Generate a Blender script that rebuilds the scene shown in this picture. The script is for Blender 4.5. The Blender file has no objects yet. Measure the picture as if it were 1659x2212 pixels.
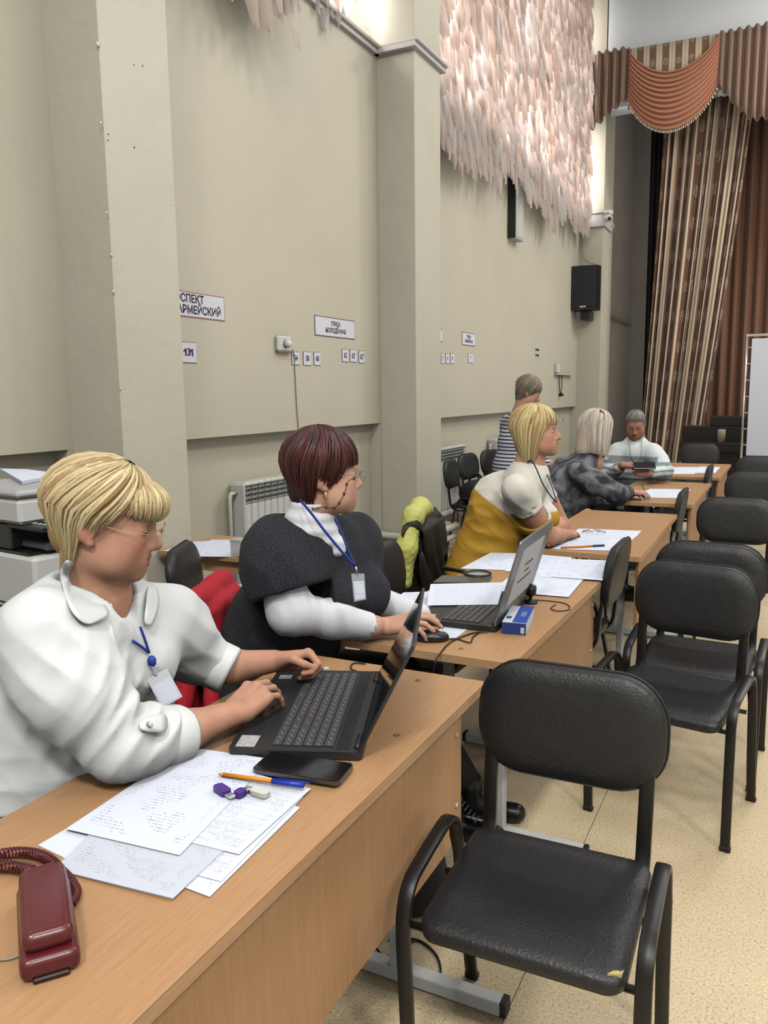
import bpy, math, random
import numpy as np
from mathutils import Vector, Matrix
random.seed(7); np.random.seed(7)
SC = bpy.context.scene
COL = SC.collection
PI = math.pi

# ---------------------------------------------------------------- camera
FPX, CAM_H = 1735.0, 1.55
YAW, PITCH, ROLL = math.radians(26.67), math.radians(8.405), math.radians(-0.771)
_fw = np.array([-math.sin(YAW)*math.cos(PITCH), math.cos(YAW)*math.cos(PITCH), -math.sin(PITCH)])
_r = np.cross(_fw, [0, 0, 1.0]); _r /= np.linalg.norm(_r); _u = np.cross(_r, _fw)
_R = math.cos(ROLL)*_r + math.sin(ROLL)*_u; _U = -math.sin(ROLL)*_r + math.cos(ROLL)*_u
CAMP = np.array([0.0, 0.0, CAM_H])
cam_data = bpy.data.cameras.new('camera'); cam = bpy.data.objects.new('camera', cam_data); COL.objects.link(cam)
cam_data.sensor_fit = 'HORIZONTAL'; cam_data.sensor_width = 36.0; cam_data.lens = FPX/1659.0*36.0
cam_data.clip_start = 0.05; cam_data.clip_end = 100
cam.matrix_world = Matrix(((_R[0], _U[0], -_fw[0], 0), (_R[1], _U[1], -_fw[1], 0), (_R[2], _U[2], -_fw[2], CAM_H), (0, 0, 0, 1)))
SC.camera = cam
# where a sight line from the photographer's position meets a plane of the room (used for surveying only)
def _ray(x, y): return _fw + _R*(x-829.5)/FPX - _U*(y-1106.0)/FPX
def onz(x, y, z): d = _ray(x, y); return CAMP + d*(z-CAM_H)/d[2]
def onx(x, y, X): d = _ray(x, y); return CAMP + d*X/d[0]
def ony(x, y, Y): d = _ray(x, y); return CAMP + d*Y/d[1]
def dep(x, y, D): return CAMP + _ray(x, y)*D

# ---------------------------------------------------------------- world, lights, exposure
SC.view_settings.view_transform = 'Standard'; SC.view_settings.look = 'None'
SC.view_settings.gamma = 1.0; SC.view_settings.use_curve_mapping = False
SC.view_settings.exposure = -0.12
_cy = SC.cycles
_cy.max_bounces = 5; _cy.diffuse_bounces = 3; _cy.glossy_bounces = 2; _cy.transmission_bounces = 3; _cy.transparent_max_bounces = 6
_cy.caustics_reflective = False; _cy.caustics_refractive = False; _cy.sample_clamp_indirect = 4.0; _cy.blur_glossy = 1.0
_cy.use_adaptive_sampling = True; _cy.adaptive_threshold = 0.06; _cy.use_light_tree = False
_cy.use_fast_gi = True; _cy.fast_gi_method = 'REPLACE'; _cy.ao_bounces_render = 1; _cy.ao_bounces = 1
W = bpy.data.worlds.new('hall_ambient'); SC.world = W; W.use_nodes = True
W.node_tree.nodes['Background'].inputs[0].default_value = (1.0, 0.98, 0.95, 1)
W.node_tree.nodes['Background'].inputs[1].default_value = 0.56
W.light_settings.distance = 2.5
LAMP_E = {-3.5: 400.0, -0.5: 80.0, 3.0: 26.0, 7.5: 85.0, 12.0: 240.0}
LAMPS = [(x, y) for y in (-3.5, -0.5, 3.0, 7.5) for x in (0.6, 5.0)]+[(2.4, 12.0), (6.2, 12.0)]
CEIL_Z = 8.2
def area_light(name, loc, sx, sy, energy, color, rot=(0, 0, 0), spread=180):
    l = bpy.data.lights.new(name, 'AREA'); l.shape = 'RECTANGLE'; l.size = sx; l.size_y = sy; l.energy = energy; l.color = color
    l.spread = math.radians(spread)
    o = bpy.data.objects.new(name, l); COL.objects.link(o); o.location = loc; o.rotation_euler = rot; return o
for i, (x, y) in enumerate(LAMPS):
    area_light('ceiling_lamp_light', (x, y, CEIL_Z-0.13), 1.2, 1.2, LAMP_E[y], (1.0, 0.985, 0.955))

# ---------------------------------------------------------------- helpers
def srgb(r, g, b, a=1.0):
    f = lambda c: (c/255.0)/12.92 if c/255.0 <= 0.04045 else ((c/255.0+0.055)/1.055)**2.4
    return (f(r), f(g), f(b), a)
def tag(o, label=None, cat=None, group=None, kind=None):
    if label: o['label'] = label
    if cat: o['category'] = cat
    if group: o['group'] = group
    if kind: o['kind'] = kind
    return o
def thing(name, label, cat, loc=(0, 0, 0), rotz=0.0, group=None):
    o = bpy.data.objects.new(name, None); o.empty_display_size = 0.1; COL.objects.link(o)
    o.location = [float(v) for v in loc]; o.rotation_euler = (0, 0, rotz)
    return tag(o, label, cat, group)
def mesh(name, V, F, smooth=False):
    me = bpy.data.meshes.new(name)
    me.from_pydata([tuple(map(float, v)) for v in V], [], [tuple(map(int, f)) for f in F]); me.update()
    if smooth: me.polygons.foreach_set('use_smooth', [True]*len(me.polygons))
    return me
def obj(name, me, m=None, parent=None, loc=None, rot=None):
    o = bpy.data.objects.new(name, me); COL.objects.link(o)
    if m is not None:
        for mm in (m if isinstance(m, (list, tuple)) else [m]): me.materials.append(mm) if len(me.materials) < (len(m) if isinstance(m, (list, tuple)) else 1) else None
    if parent is not None: o.parent = parent
    if loc is not None: o.location = [float(v) for v in loc]
    if rot is not None: o.rotation_euler = rot
    return o
def dup(root, loc, rotz=0.0, label=None, group=None):
    r = root.copy(); COL.objects.link(r); r.location = [float(v) for v in loc]; r.rotation_euler = (0, 0, rotz)
    if label: r['label'] = label
    if group: r['group'] = group
    for ch in list(root.children):
        c = ch.copy(); COL.objects.link(c); c.parent = r
        for g in list(ch.children):
            d = g.copy(); COL.objects.link(d); d.parent = c
    return r
class MB:
    "collects shapes into one mesh"
    def __init__(s): s.V = []; s.F = []; s.uv = None
    def add(s, V, F):
        n = len(s.V); s.V += [tuple(map(float, v)) for v in V]; s.F += [tuple(i+n for i in f) for f in F]; return s
    def box(s, lo, hi, b=0.0):
        lo = np.array(lo, float); hi = np.array(hi, float)
        lo, hi = np.minimum(lo, hi), np.maximum(lo, hi)
        if b <= 0:
            V = [(x, y, z) for x in (lo[0], hi[0]) for y in (lo[1], hi[1]) for z in (lo[2], hi[2])]
            return s.add(V, [(0, 1, 3, 2), (4, 6, 7, 5), (0, 4, 5, 1), (2, 3, 7, 6), (0, 2, 6, 4), (1, 5, 7, 3)])
        b = min(b, *((hi-lo)*0.49)); V = []; idx = {}
        for ix in (0, 1):
            for iy in (0, 1):
                for iz in (0, 1):
                    for ax in range(3):
                        c = [(lo, hi)[k][j] for j, k in enumerate((ix, iy, iz))]
                        for j, k in enumerate((ix, iy, iz)):
                            if j != ax: c[j] += b if k == 0 else -b
                        idx[(ix, iy, iz, ax)] = len(V); V.append(c)
        F = []
        cyc = [(0, 0), (1, 0), (1, 1), (0, 1)]
        for ax in range(3):
            o1, o2 = [a for a in range(3) if a != ax]
            for k in (0, 1):
                f = []
                for a, b2 in cyc:
                    q = [0, 0, 0]; q[ax] = k; q[o1] = a; q[o2] = b2; f.append(idx[(*q, ax)])
                F.append(f if (k == 1) == (ax != 1) else f[::-1])
        for ax in range(3):
            o1, o2 = [a for a in range(3) if a != ax]
            for a in (0, 1):
                for b2 in (0, 1):
                    q0 = [0, 0, 0]; q0[o1] = a; q0[o2] = b2; q1 = list(q0); q1[ax] = 1
                    f = [idx[(*q0, o1)], idx[(*q1, o1)], idx[(*q1, o2)], idx[(*q0, o2)]]
                    F.append(f)
        for ix in (0, 1):
            for iy in (0, 1):
                for iz in (0, 1): F.append([idx[(ix, iy, iz, a)] for a in range(3)])
        return s.add(V, F)
    def quad(s, a, b, c, d): return s.add([a, b, c, d], [(0, 1, 2, 3)])
    def tube(s, pts, rad, n=8, rad2=None, caps=True, up=None, closed=False):
        P = np.array(pts, float); m = len(P)
        R = np.full(m, rad) if np.isscalar(rad) else np.array(rad, float)
        R2 = R if rad2 is None else (np.full(m, rad2) if np.isscalar(rad2) else np.array(rad2, float))
        T = np.gradient(P, axis=0) if not closed else np.roll(P, -1, 0)-np.roll(P, 1, 0)
        T /= np.maximum(np.linalg.norm(T, axis=1, keepdims=True), 1e-9)
        u = np.array(up if up is not None else ([0, 0, 1.0] if abs(T[0][2]) < 0.9 else [1.0, 0, 0]), float)
        V = []
        for i in range(m):
            u = (u if up is None else np.array(up, float)) - T[i]*(T[i] @ (u if up is None else np.array(up, float)))
            nu = np.linalg.norm(u); u = u/nu if nu > 1e-6 else np.array([1.0, 0, 0]); w = np.cross(T[i], u)
            for k in range(n):
                a = 2*PI*k/n; V.append(P[i]+u*math.cos(a)*R[i]+w*math.sin(a)*R2[i])
        F = []
        for i in range(m-1 if not closed else m):
            j = (i+1) % m
            for k in range(n): F.append((i*n+k, i*n+(k+1) % n, j*n+(k+1) % n, j*n+k))
        if caps and not closed: F += [tuple(range(n-1, -1, -1)), tuple((m-1)*n+k for k in range(n))]
        return s.add(V, F)
    def flat_tube(s, pts, w, t, up, n=None):
        "rounded flat bar: half width w along `side`, half thickness t"
        prof = [(w*math.copysign(abs(math.cos(a))**0.5, math.cos(a)), t*math.copysign(abs(math.sin(a))**0.5, math.sin(a))) for a in [2*PI*k/12 for k in range(12)]]
        P = np.array(pts, float); m = len(P); T = np.gradient(P, axis=0); T /= np.linalg.norm(T, axis=1, keepdims=True)
        side = np.array(up, float); V = []
        for i in range(m):
            sd = side-T[i]*(T[i] @ side); sd /= np.linalg.norm(sd); nn = np.cross(T[i], sd)
            for a, b in prof: V.append(P[i]+sd*a+nn*b)
        k = len(prof); F = []
        for i in range(m-1):
            for j in range(k): F.append((i*k+j, i*k+(j+1) % k, (i+1)*k+(j+1) % k, (i+1)*k+j))
        F += [tuple(range(k-1, -1, -1)), tuple((m-1)*k+j for j in range(k))]
        return s.add(V, F)
    def lathe(s, prof, c=(0, 0, 0), n=24, axis=2):
        V = []; F = []; m = len(prof)
        for r, z in prof:
            for k in range(n):
                a = 2*PI*k/n; q = [r*math.cos(a), r*math.sin(a), z]
                if axis == 0: q = [q[2], q[0], q[1]]
                if axis == 1: q = [q[0], q[2], q[1]]
                V.append([q[i]+c[i] for i in range(3)])
        for i in range(m-1):
            for k in range(n): F.append((i*n+k, i*n+(k+1) % n, (i+1)*n+(k+1) % n, (i+1)*n+k))
        F += [tuple(range(n-1, -1, -1)), tuple((m-1)*n+k for k in range(n))]
        return s.add(V, F)
    def prism(s, poly, lo, hi, axes=(0, 1, 2)):
        "polygon in plane axes[0],axes[1] extruded along axes[2]"
        n = len(poly); V = []
        for h in (lo, hi):
            for a, b in poly:
                q = [0, 0, 0]; q[axes[0]] = a; q[axes[1]] = b; q[axes[2]] = h; V.append(q)
        F = [tuple(range(n-1, -1, -1)), tuple(range(n, 2*n))]+[(i, (i+1) % n, n+(i+1) % n, n+i) for i in range(n)]
        return s.add(V, F)
    def mesh(s, name, smooth=False, fix=True):
        me = mesh(name, s.V, s.F, smooth)
        if fix:
            import bmesh
            bm = bmesh.new(); bm.from_mesh(me); bmesh.ops.recalc_face_normals(bm, faces=bm.faces); bm.to_mesh(me); bm.free()
        return me
    def build(s, name, m, parent=None, smooth=False, auto=None):
        me = s.mesh(name, smooth); o = obj(name, me, m, parent)
        if auto is not None: autosmooth(me, auto)
        return o
    def xf(s, M):
        s.V = [tuple((M @ Vector(v))[:]) for v in s.V]; return s
def autosmooth(me, deg=35):
    me.polygons.foreach_set('use_smooth', [True]*len(me.polygons))
    me.set_sharp_from_angle(angle=math.radians(deg))
def spline(pts, n=8):
    "Catmull-Rom through the points"
    P = np.array(pts, float); P = np.vstack([2*P[0]-P[1], P, 2*P[-1]-P[-2]]); out = []
    for i in range(1, len(P)-2):
        for t in np.linspace(0, 1, n, endpoint=False):
            a, b, c, d = P[i-1], P[i], P[i+1], P[i+2]
            out.append(0.5*((2*b)+(-a+c)*t+(2*a-5*b+4*c-d)*t*t+(-a+3*b-3*c+d)*t**3))
    out.append(P[-2]); return np.array(out)
def rrect(w, h, r, n=5):
    "rounded rectangle outline centred at 0"
    o = []
    for cx, cy, a0 in ((w/2-r, h/2-r, 0), (-w/2+r, h/2-r, PI/2), (-w/2+r, -h/2+r, PI), (w/2-r, -h/2+r, 1.5*PI)):
        for k in range(n+1): a = a0+PI/2*k/n; o.append((cx+r*math.cos(a), cy+r*math.sin(a)))
    return o
def text_mesh(name, body, size, bold=0.0, align='CENTER', extrude=0.0, sx=1.0):
    c = bpy.data.curves.new(name, 'FONT'); c.body = body; c.size = size; c.align_x = align; c.align_y = 'CENTER'; c.offset = bold; c.extrude = extrude
    c.resolution_u = 2
    o = bpy.data.objects.new(name, c); COL.objects.link(o); bpy.context.view_layer.update()
    me = bpy.data.meshes.new_from_object(o.evaluated_get(bpy.context.evaluated_depsgraph_get()))
    bpy.data.objects.remove(o); bpy.data.curves.remove(c)
    if sx != 1.0:
        for v in me.vertices: v.co.x *= sx
    return me

# ---------------------------------------------------------------- materials
MATS = {}
def mat(name, color, rough=0.6, metal=0.0, var=0.0, vscale=8.0, bump=0.0, bscale=60.0, spec=0.5, coat=0.0, sheen=0.0, stretch=(1, 1, 1), sub=0.0, trans=0.0, alpha=1.0, emit=None, estr=0.0):
    if name in MATS: return MATS[name]
    m = bpy.data.materials.new(name); m.use_nodes = True; nt = m.node_tree; N = nt.nodes; L = nt.links
    b = N['Principled BSDF']; MATS[name] = m
    b.inputs['Base Color'].default_value = color; b.inputs['Roughness'].default_value = rough; b.inputs['Metallic'].default_value = metal
    b.inputs['Specular IOR Level'].default_value = spec
    if coat: b.inputs['Coat Weight'].default_value = coat; b.inputs['Coat Roughness'].default_value = 0.15
    if sheen: b.inputs['Sheen Weight'].default_value = sheen; b.inputs['Sheen Roughness'].default_value = 0.5
    if sub: b.inputs['Subsurface Weight'].default_value = sub; b.inputs['Subsurface Radius'].default_value = (0.012, 0.005, 0.003); b.inputs['Subsurface Scale'].default_value = 1.0
    if trans: b.inputs['Transmission Weight'].default_value = trans
    if alpha < 1: b.inputs['Alpha'].default_value = alpha
    if emit: b.inputs['Emission Color'].default_value = emit; b.inputs['Emission Strength'].default_value = estr
    tc = N.new('ShaderNodeTexCoord'); mp = N.new('ShaderNodeMapping'); L.new(tc.outputs['Object'], mp.inputs[0]); mp.inputs['Scale'].default_value = stretch
    m['mp'] = 1
    if var:
        n = N.new('ShaderNodeTexNoise'); n.inputs['Scale'].default_value = vscale; n.inputs['Detail'].default_value = 5; L.new(mp.outputs[0], n.inputs['Vector'])
        mix = N.new('ShaderNodeMix'); mix.data_type = 'RGBA'; mix.blend_type = 'MULTIPLY'; mix.inputs[0].default_value = 1.0
        mix.inputs[6].default_value = color
        cr = N.new('ShaderNodeMapRange'); cr.inputs[1].default_value = 0.3; cr.inputs[2].default_value = 0.7; cr.inputs[3].default_value = 1-var; cr.inputs[4].default_value = 1+var
        L.new(n.outputs[0], cr.inputs[0]); L.new(cr.outputs[0], mix.inputs[7]); L.new(mix.outputs[2], b.inputs['Base Color'])
    if bump:
        n2 = N.new('ShaderNodeTexNoise'); n2.inputs['Scale'].default_value = bscale; n2.inputs['Detail'].default_value = 4; L.new(mp.outputs[0], n2.inputs['Vector'])
        bp = N.new('ShaderNodeBump'); bp.inputs['Strength'].default_value = bump; bp.inputs['Distance'].default_value = 0.01; L.new(n2.outputs[0], bp.inputs['Height']); L.new(bp.outputs[0], b.inputs['Normal'])
    return m
def nodes_of(m): return m.node_tree.nodes, m.node_tree.links, m.node_tree.nodes['Principled BSDF']

M_WALL = mat('wall_paint', srgb(206, 199, 176), 0.55, var=0.035, vscale=1.3, bump=0.10, bscale=26)
M_PIL = mat('pilaster_paint', srgb(207, 201, 180), 0.5, var=0.04, vscale=2.2, bump=0.25, bscale=17)
M_CEIL = mat('ceiling_white', srgb(226, 224, 218), 0.8)
M_TRIM = mat('cornice_white', srgb(208, 202, 192), 0.6, var=0.03)
M_HEAD = mat('proscenium_white', srgb(244, 245, 244), 0.7, var=0.03, vscale=1.0)
M_STAGE = mat('stage_wall_dark', srgb(132, 124, 112), 0.8, var=0.06, vscale=2)
M_BASE = mat('baseboard_brown', srgb(176, 128, 92), 0.5, var=0.08)
M_PIPE = mat('pipe_cream_enamel', srgb(206, 203, 186), 0.35, var=0.03)
M_BLACK = mat('black_enamel', srgb(17, 17, 19), 0.38, spec=0.45)
M_STEEL = mat('leg_grey_enamel', srgb(208, 208, 202), 0.4, var=0.05, vscale=10)
M_WHITEPL = mat('white_plastic', srgb(222, 220, 212), 0.4)
M_CHROME = mat('chrome', srgb(200, 200, 205), 0.2, metal=1.0)
M_RUBBER = mat('black_rubber', srgb(20, 20, 21), 0.6)

def make_leather():
    m = mat('black_leatherette', srgb(30, 31, 34), 0.42, spec=0.5)
    N, L, b = nodes_of(m); mp = [n for n in N if n.type == 'MAPPING'][0]
    v = N.new('ShaderNodeTexVoronoi'); v.inputs['Scale'].default_value = 95; v.feature = 'DISTANCE_TO_EDGE'
    n1 = N.new('ShaderNodeTexNoise'); n1.inputs['Scale'].default_value = 9; n1.inputs['Detail'].default_value = 7; n1.inputs['Distortion'].default_value = 2.2
    L.new(mp.outputs[0], n1.inputs['Vector'])
    r = N.new('ShaderNodeTexNoise'); r.inputs['Scale'].default_value = 3.0; L.new(mp.outputs[0], r.inputs['Vector'])
    ad = N.new('ShaderNodeMix'); ad.data_type = 'VECTOR'; ad.inputs[0].default_value = 0.05; L.new(mp.outputs[0], ad.inputs[4]); L.new(n1.outputs[1], ad.inputs[5]); L.new(ad.outputs[1], v.inputs['Vector'])
    w = N.new('ShaderNodeMath'); w.operation = 'MULTIPLY_ADD'; L.new(v.outputs[0], w.inputs[0]); w.inputs[1].default_value = 0.6; L.new(n1.outputs[0], w.inputs[2])
    bp = N.new('ShaderNodeBump'); bp.inputs['Strength'].default_value = 0.26; bp.inputs['Distance'].default_value = 0.008; L.new(w.outputs[0], bp.inputs['Height']); L.new(bp.outputs[0], b.inputs['Normal'])
    mr = N.new('ShaderNodeMapRange'); mr.inputs[3].default_value = 0.34; mr.inputs[4].default_value = 0.52; L.new(r.outputs[0], mr.inputs[0]); L.new(mr.outputs[0], b.inputs['Roughness'])
    return m
M_LEATHER = make_leather()

def make_wood(name, base, dark, axis_scale, rough=0.38):
    m = mat(name, base, rough, spec=0.5)
    N, L, b = nodes_of(m); mp = [n for n in N if n.type == 'MAPPING'][0]; mp.inputs['Scale'].default_value = axis_scale
    n1 = N.new('ShaderNodeTexNoise'); n1.inputs['Scale'].default_value = 14; n1.inputs['Detail'].default_value = 8; n1.inputs['Roughness'].default_value = 0.65; L.new(mp.outputs[0], n1.inputs['Vector'])
    n2 = N.new('ShaderNodeTexNoise'); n2.inputs['Scale'].default_value = 60; n2.inputs['Detail'].default_value = 3; L.new(mp.outputs[0], n2.inputs['Vector'])
    mx = N.new('ShaderNodeMath'); mx.operation = 'MULTIPLY_ADD'; mx.inputs[1].default_value = 0.45; L.new(n2.outputs[0], mx.inputs[0]); L.new(n1.outputs[0], mx.inputs[2])
    cr = N.new('ShaderNodeValToRGB'); cr.color_ramp.elements[0].position = 0.52; cr.color_ramp.elements[0].color = dark; cr.color_ramp.elements[1].position = 0.86; cr.color_ramp.elements[1].color = base
    L.new(mx.outputs[0], cr.inputs[0]); L.new(cr.outputs[0], b.inputs['Base Color'])
    return m
M_WOOD = make_wood('beech_laminate', srgb(190, 148, 107), srgb(178, 134, 92), (12.0, 0.5, 12.0))
M_WOODV = make_wood('beech_laminate_upright', srgb(196, 150, 106), srgb(184, 137, 93), (1.0, 10.0, 0.4), 0.45)
M_EDGE = make_wood('beech_edge_band', srgb(200, 160, 118), srgb(186, 145, 103), (4.0, 0.5, 4.0), 0.4)

def make_lino():
    m = mat('speckled_linoleum', srgb(205, 182, 142), 0.42, spec=0.4)
    N, L, b = nodes_of(m); mp = [n for n in N if n.type == 'MAPPING'][0]
    n1 = N.new('ShaderNodeTexNoise'); n1.inputs['Scale'].default_value = 130; n1.inputs['Detail'].default_value = 3; n1.inputs['Roughness'].default_value = 0.7; L.new(mp.outputs[0], n1.inputs['Vector'])
    n2 = N.new('ShaderNodeTexNoise'); n2.inputs['Scale'].default_value = 2.2; n2.inputs['Detail'].default_value = 4; L.new(mp.outputs[0], n2.inputs['Vector'])
    cr = N.new('ShaderNodeValToRGB'); E = cr.color_ramp.elements
    E[0].position = 0.30; E[0].color = srgb(150, 122, 86); E[1].position = 0.44; E[1].color = srgb(212, 190, 152)
    e = E.new(0.6); e.color = srgb(222, 204, 168); e = E.new(0.72); e.color = srgb(234, 218, 186)
    L.new(n1.outputs[0], cr.inputs[0])
    mix = N.new('ShaderNodeMix'); mix.data_type = 'RGBA'; mix.blend_type = 'MULTIPLY'; mix.inputs[0].default_value = 1.0
    mr = N.new('ShaderNodeMapRange'); mr.inputs[1].default_value = 0.3; mr.inputs[2].default_value = 0.7; mr.inputs[3].default_value = 0.93; mr.inputs[4].default_value = 1.04
    L.new(n2.outputs[0], mr.inputs[0]); L.new(cr.outputs[0], mix.inputs[6]); L.new(mr.outputs[0], mix.inputs[7]); L.new(mix.outputs[2], b.inputs['Base Color'])
    return m
M_LINO = make_lino()

def make_print(name, pitch=0.0065, ink=(0.05, 0.06, 0.10), paper=srgb(226, 232, 246), dens=0.52, block=0.45, rules=False):
    "white paper with rows of small print, laid out in the sheet's own UV metres"
    m = mat(name, paper, 0.75); N, L, b = nodes_of(m)
    uv = N.new('ShaderNodeUVMap'); sp = N.new('ShaderNodeSeparateXYZ'); L.new(uv.outputs[0], sp.inputs[0])
    def M(op, a, bb=None, c=None):
        n = N.new('ShaderNodeMath'); n.operation = op
        for i, v in enumerate((a, bb, c)):
            if v is None: continue
            if isinstance(v, (int, float)): n.inputs[i].default_value = v
            else: L.new(v, n.inputs[i])
        return n.outputs[0]
    row = M('FLOOR', M('DIVIDE', sp.outputs[1], pitch)); fr = M('FRACT', M('DIVIDE', sp.outputs[1], pitch))
    band = M('MULTIPLY', M('GREATER_THAN', fr, 0.28), M('LESS_THAN', fr, 0.62))
    cv = N.new('ShaderNodeCombineXYZ'); L.new(M('MULTIPLY', sp.outputs[0], 420.0), cv.inputs[0]); L.new(M('MULTIPLY', row, 7.31), cv.inputs[1])
    n1 = N.new('ShaderNodeTexNoise'); n1.inputs['Scale'].default_value = 1.0; n1.inputs['Detail'].default_value = 1; L.new(cv.outputs[0], n1.inputs['Vector'])
    word = M('GREATER_THAN', n1.outputs[0], dens)
    cb = N.new('ShaderNodeCombineXYZ'); L.new(M('MULTIPLY', sp.outputs[0], 16.0), cb.inputs[0]); L.new(M('MULTIPLY', sp.outputs[1], 22.0), cb.inputs[1])
    n2 = N.new('ShaderNodeTexNoise'); n2.inputs['Scale'].default_value = 1.0; n2.inputs['Detail'].default_value = 0; L.new(cb.outputs[0], n2.inputs['Vector'])
    blk = M('GREATER_THAN', n2.outputs[0], block)
    mask = M('MULTIPLY', M('MULTIPLY', band, word), blk)
    mg = M('MULTIPLY', M('MULTIPLY', M('GREATER_THAN', sp.outputs[0], 0.015), M('LESS_THAN', sp.outputs[0], 0.195)), M('MULTIPLY', M('GREATER_THAN', sp.outputs[1], 0.015), M('LESS_THAN', sp.outputs[1], 0.285)))
    mask = M('MULTIPLY', mask, mg)
    if rules:
        ln = M('LESS_THAN', M('FRACT', M('DIVIDE', sp.outputs[1], pitch*4)), 0.05)
        mask = M('MAXIMUM', mask, M('MULTIPLY', M('MULTIPLY', ln, mg), 0.7))
    mask = M('MULTIPLY', mask, 0.5)
    mix = N.new('ShaderNodeMix'); mix.data_type = 'RGBA'; L.new(mask, mix.inputs[0]); mix.inputs[6].default_value = paper; mix.inputs[7].default_value = (*ink, 1); L.new(mix.outputs[2], b.inputs['Base Color'])
    return m
M_PAPER = mat('plain_paper', srgb(226, 232, 246), 0.75)
M_PRINT = make_print('printed_paper')
M_FORM = make_print('printed_form', pitch=0.0055, block=0.40, rules=True)
M_LIST = make_print('printed_list', pitch=0.0075, ink=(0.05, 0.06, 0.2), block=0.5)
# ================================================================ the hall
XB, XP = -3.30, -2.95          # bay wall face, pilaster face
Y0, Y1 = -5.0, 14.0            # rear wall, proscenium
XR = 8.5
def struct(o): o['kind'] = 'structure'; return o
# floor: dark screed with linoleum sheets laid on it, joints open
fl = struct(MB().box((-3.8, Y0-0.2, -0.2), (XR+0.2, 19.0, -0.006)).build('floor', mat('floor_screed', srgb(70, 58, 42), 0.9)))
edges = [-3.8, -2.05, -0.555, 1.0, 2.5, 4.0, 5.5, 7.0, XR+0.2]
for a, b in zip(edges[:-1], edges[1:]):
    for c, d in ((Y0-0.2, 5.88), (5.88, 19.0)):
        MB().box((a+0.0012, c+0.0012, -0.0059), (b-0.0012, d-0.0012, 0.0)).build('linoleum_sheet', M_LINO, fl)
struct(MB().box((-3.8, Y0-0.2, CEIL_Z), (XR+0.2, Y1+0.7, CEIL_Z+0.2)).build('ceiling', M_CEIL))
# left wall: niche below a ledge at z=1.28, wall above, cornice, window zone on top
wl = struct(MB().box((XB-0.5, Y0, 0), (XB-0.10, Y1, 1.30)).box((XB-0.5, Y0, 1.285), (XB, Y1, 4.385)).box((XB-0.5, Y0, 7.7), (XB-0.0, Y1, CEIL_Z)).build('wall_left', M_WALL))
PIL = [(-4.2, -3.72), (-0.60, -0.12), (3.0, 3.475), (6.55, 7.11)]
for a, b in PIL:
    MB().box((XB-0.35, a, 0), (XP, b, CEIL_Z), 0.006).build('pilaster', M_PIL, wl)
    MB().box((XB-0.35, a-0.035, 0), (XB-0.001, a+0.02, 1.29)).build('niche_cheek', M_WALL, wl)
# plaster repairs, chips and plugged holes of the painted wall
chip = mat('plaster_chip', srgb(226, 221, 205), 0.8)
hole = mat('screw_hole', srgb(120, 112, 95), 0.9)
def wall_mark(q, X, r, m, name):
    p = onx(*q, X); MB().lathe([(r*0.2, 0.0), (r, 0.0), (r*0.7, 0.003), (r*0.15, 0.004)], (p[0]-0.001, p[1], p[2]), 9, axis=0).build(name, m, wl, True)
for q, r in (((212, 95), .012), ((218, 265), .008), ((230, 460), .007), ((240, 550), .007), ((245, 630), .008), ((260, 840), .006), ((374, 440), .007), ((383, 585), .006)): wall_mark(q, XP, r, chip, 'plaster_chip')
for q, r in (((290, 318), .006), ((234, 290), .005), ((233, 303), .005), ((308, 142), .005), ((289, 140), .004)): wall_mark(q, XP, r, hole, 'screw_hole')
wall_mark((597, 300), XB, .011, chip, 'plaster_chip'); wall_mark((599, 322), XB, .009, chip, 'plaster_chip'); wall_mark((847, 925), XP-0.17, .008, hole, 'screw_hole') if False else None
# cornice: runs along the bays and around the pilasters
CZ0, CZ1 = 4.385, 4.455
def cornice(a, b, x, n):
    o = MB().box((XB-0.4, a, CZ0), (x+0.035, b, CZ0+0.045), 0.004).box((XB-0.4, a, CZ0+0.04), (x+0.06, b, CZ1), 0.006).build('trim_%d' % n, M_TRIM); return struct(o)
tn = 1
ys = [Y0]+[v for p in PIL for v in p]+[Y1]
for i in range(0, len(ys), 2):
    if ys[i+1]-ys[i] > 0.05: cornice(ys[i], ys[i+1], XB, tn); tn += 1
for a, b in PIL: cornice(a-0.06, b+0.06, XP, tn); tn += 1
# window reveals behind the ruffled curtains
M_GLASSW = mat('window_pane_frosted', srgb(236, 234, 236), 0.35, emit=(1.0, .96, .95, 1), estr=1.6); M_GLASSW.cycles.emission_sampling = 'NONE'  # glow added to the panes so the ruffles are backlit
wn = 1
for a, b in ((Y0, -4.2), (-3.72, -0.6), (-0.12, 3.0), (3.475, 6.55), (7.11, 14.0)):
    if b-a < 1: continue
    w = struct(MB().box((XB-0.5, a, CZ1-0.01), (XB-0.36, b, 7.72)).build('window_%d' % wn, mat('window_reveal', srgb(228, 222, 216), 0.6)))
    k = max(2, round((b-a)/1.2)); st = (b-a)/k
    for i in range(k):
        for z0, z1 in ((CZ1+0.06, 6.1), (6.16, 7.62)):
            MB().box((XB-0.358, a+i*st+0.05, z0), (XB-0.345, a+(i+1)*st-0.05, z1)).build('pane', M_GLASSW, w)
        MB().box((XB-0.36, a+i*st-0.03, CZ1), (XB-0.31, a+i*st+0.03, 7.7)).build('mullion', M_TRIM, w)
    if a > 3: area_light('window_daylight', (XB-0.33, (a+b)/2, 6.1), 3.0, b-a-.2, 34*(b-a), (1.0, .96, .95), (0, -PI/2, 0))  # unseen area light added behind the sheers to brighten them
    wn += 1
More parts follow.
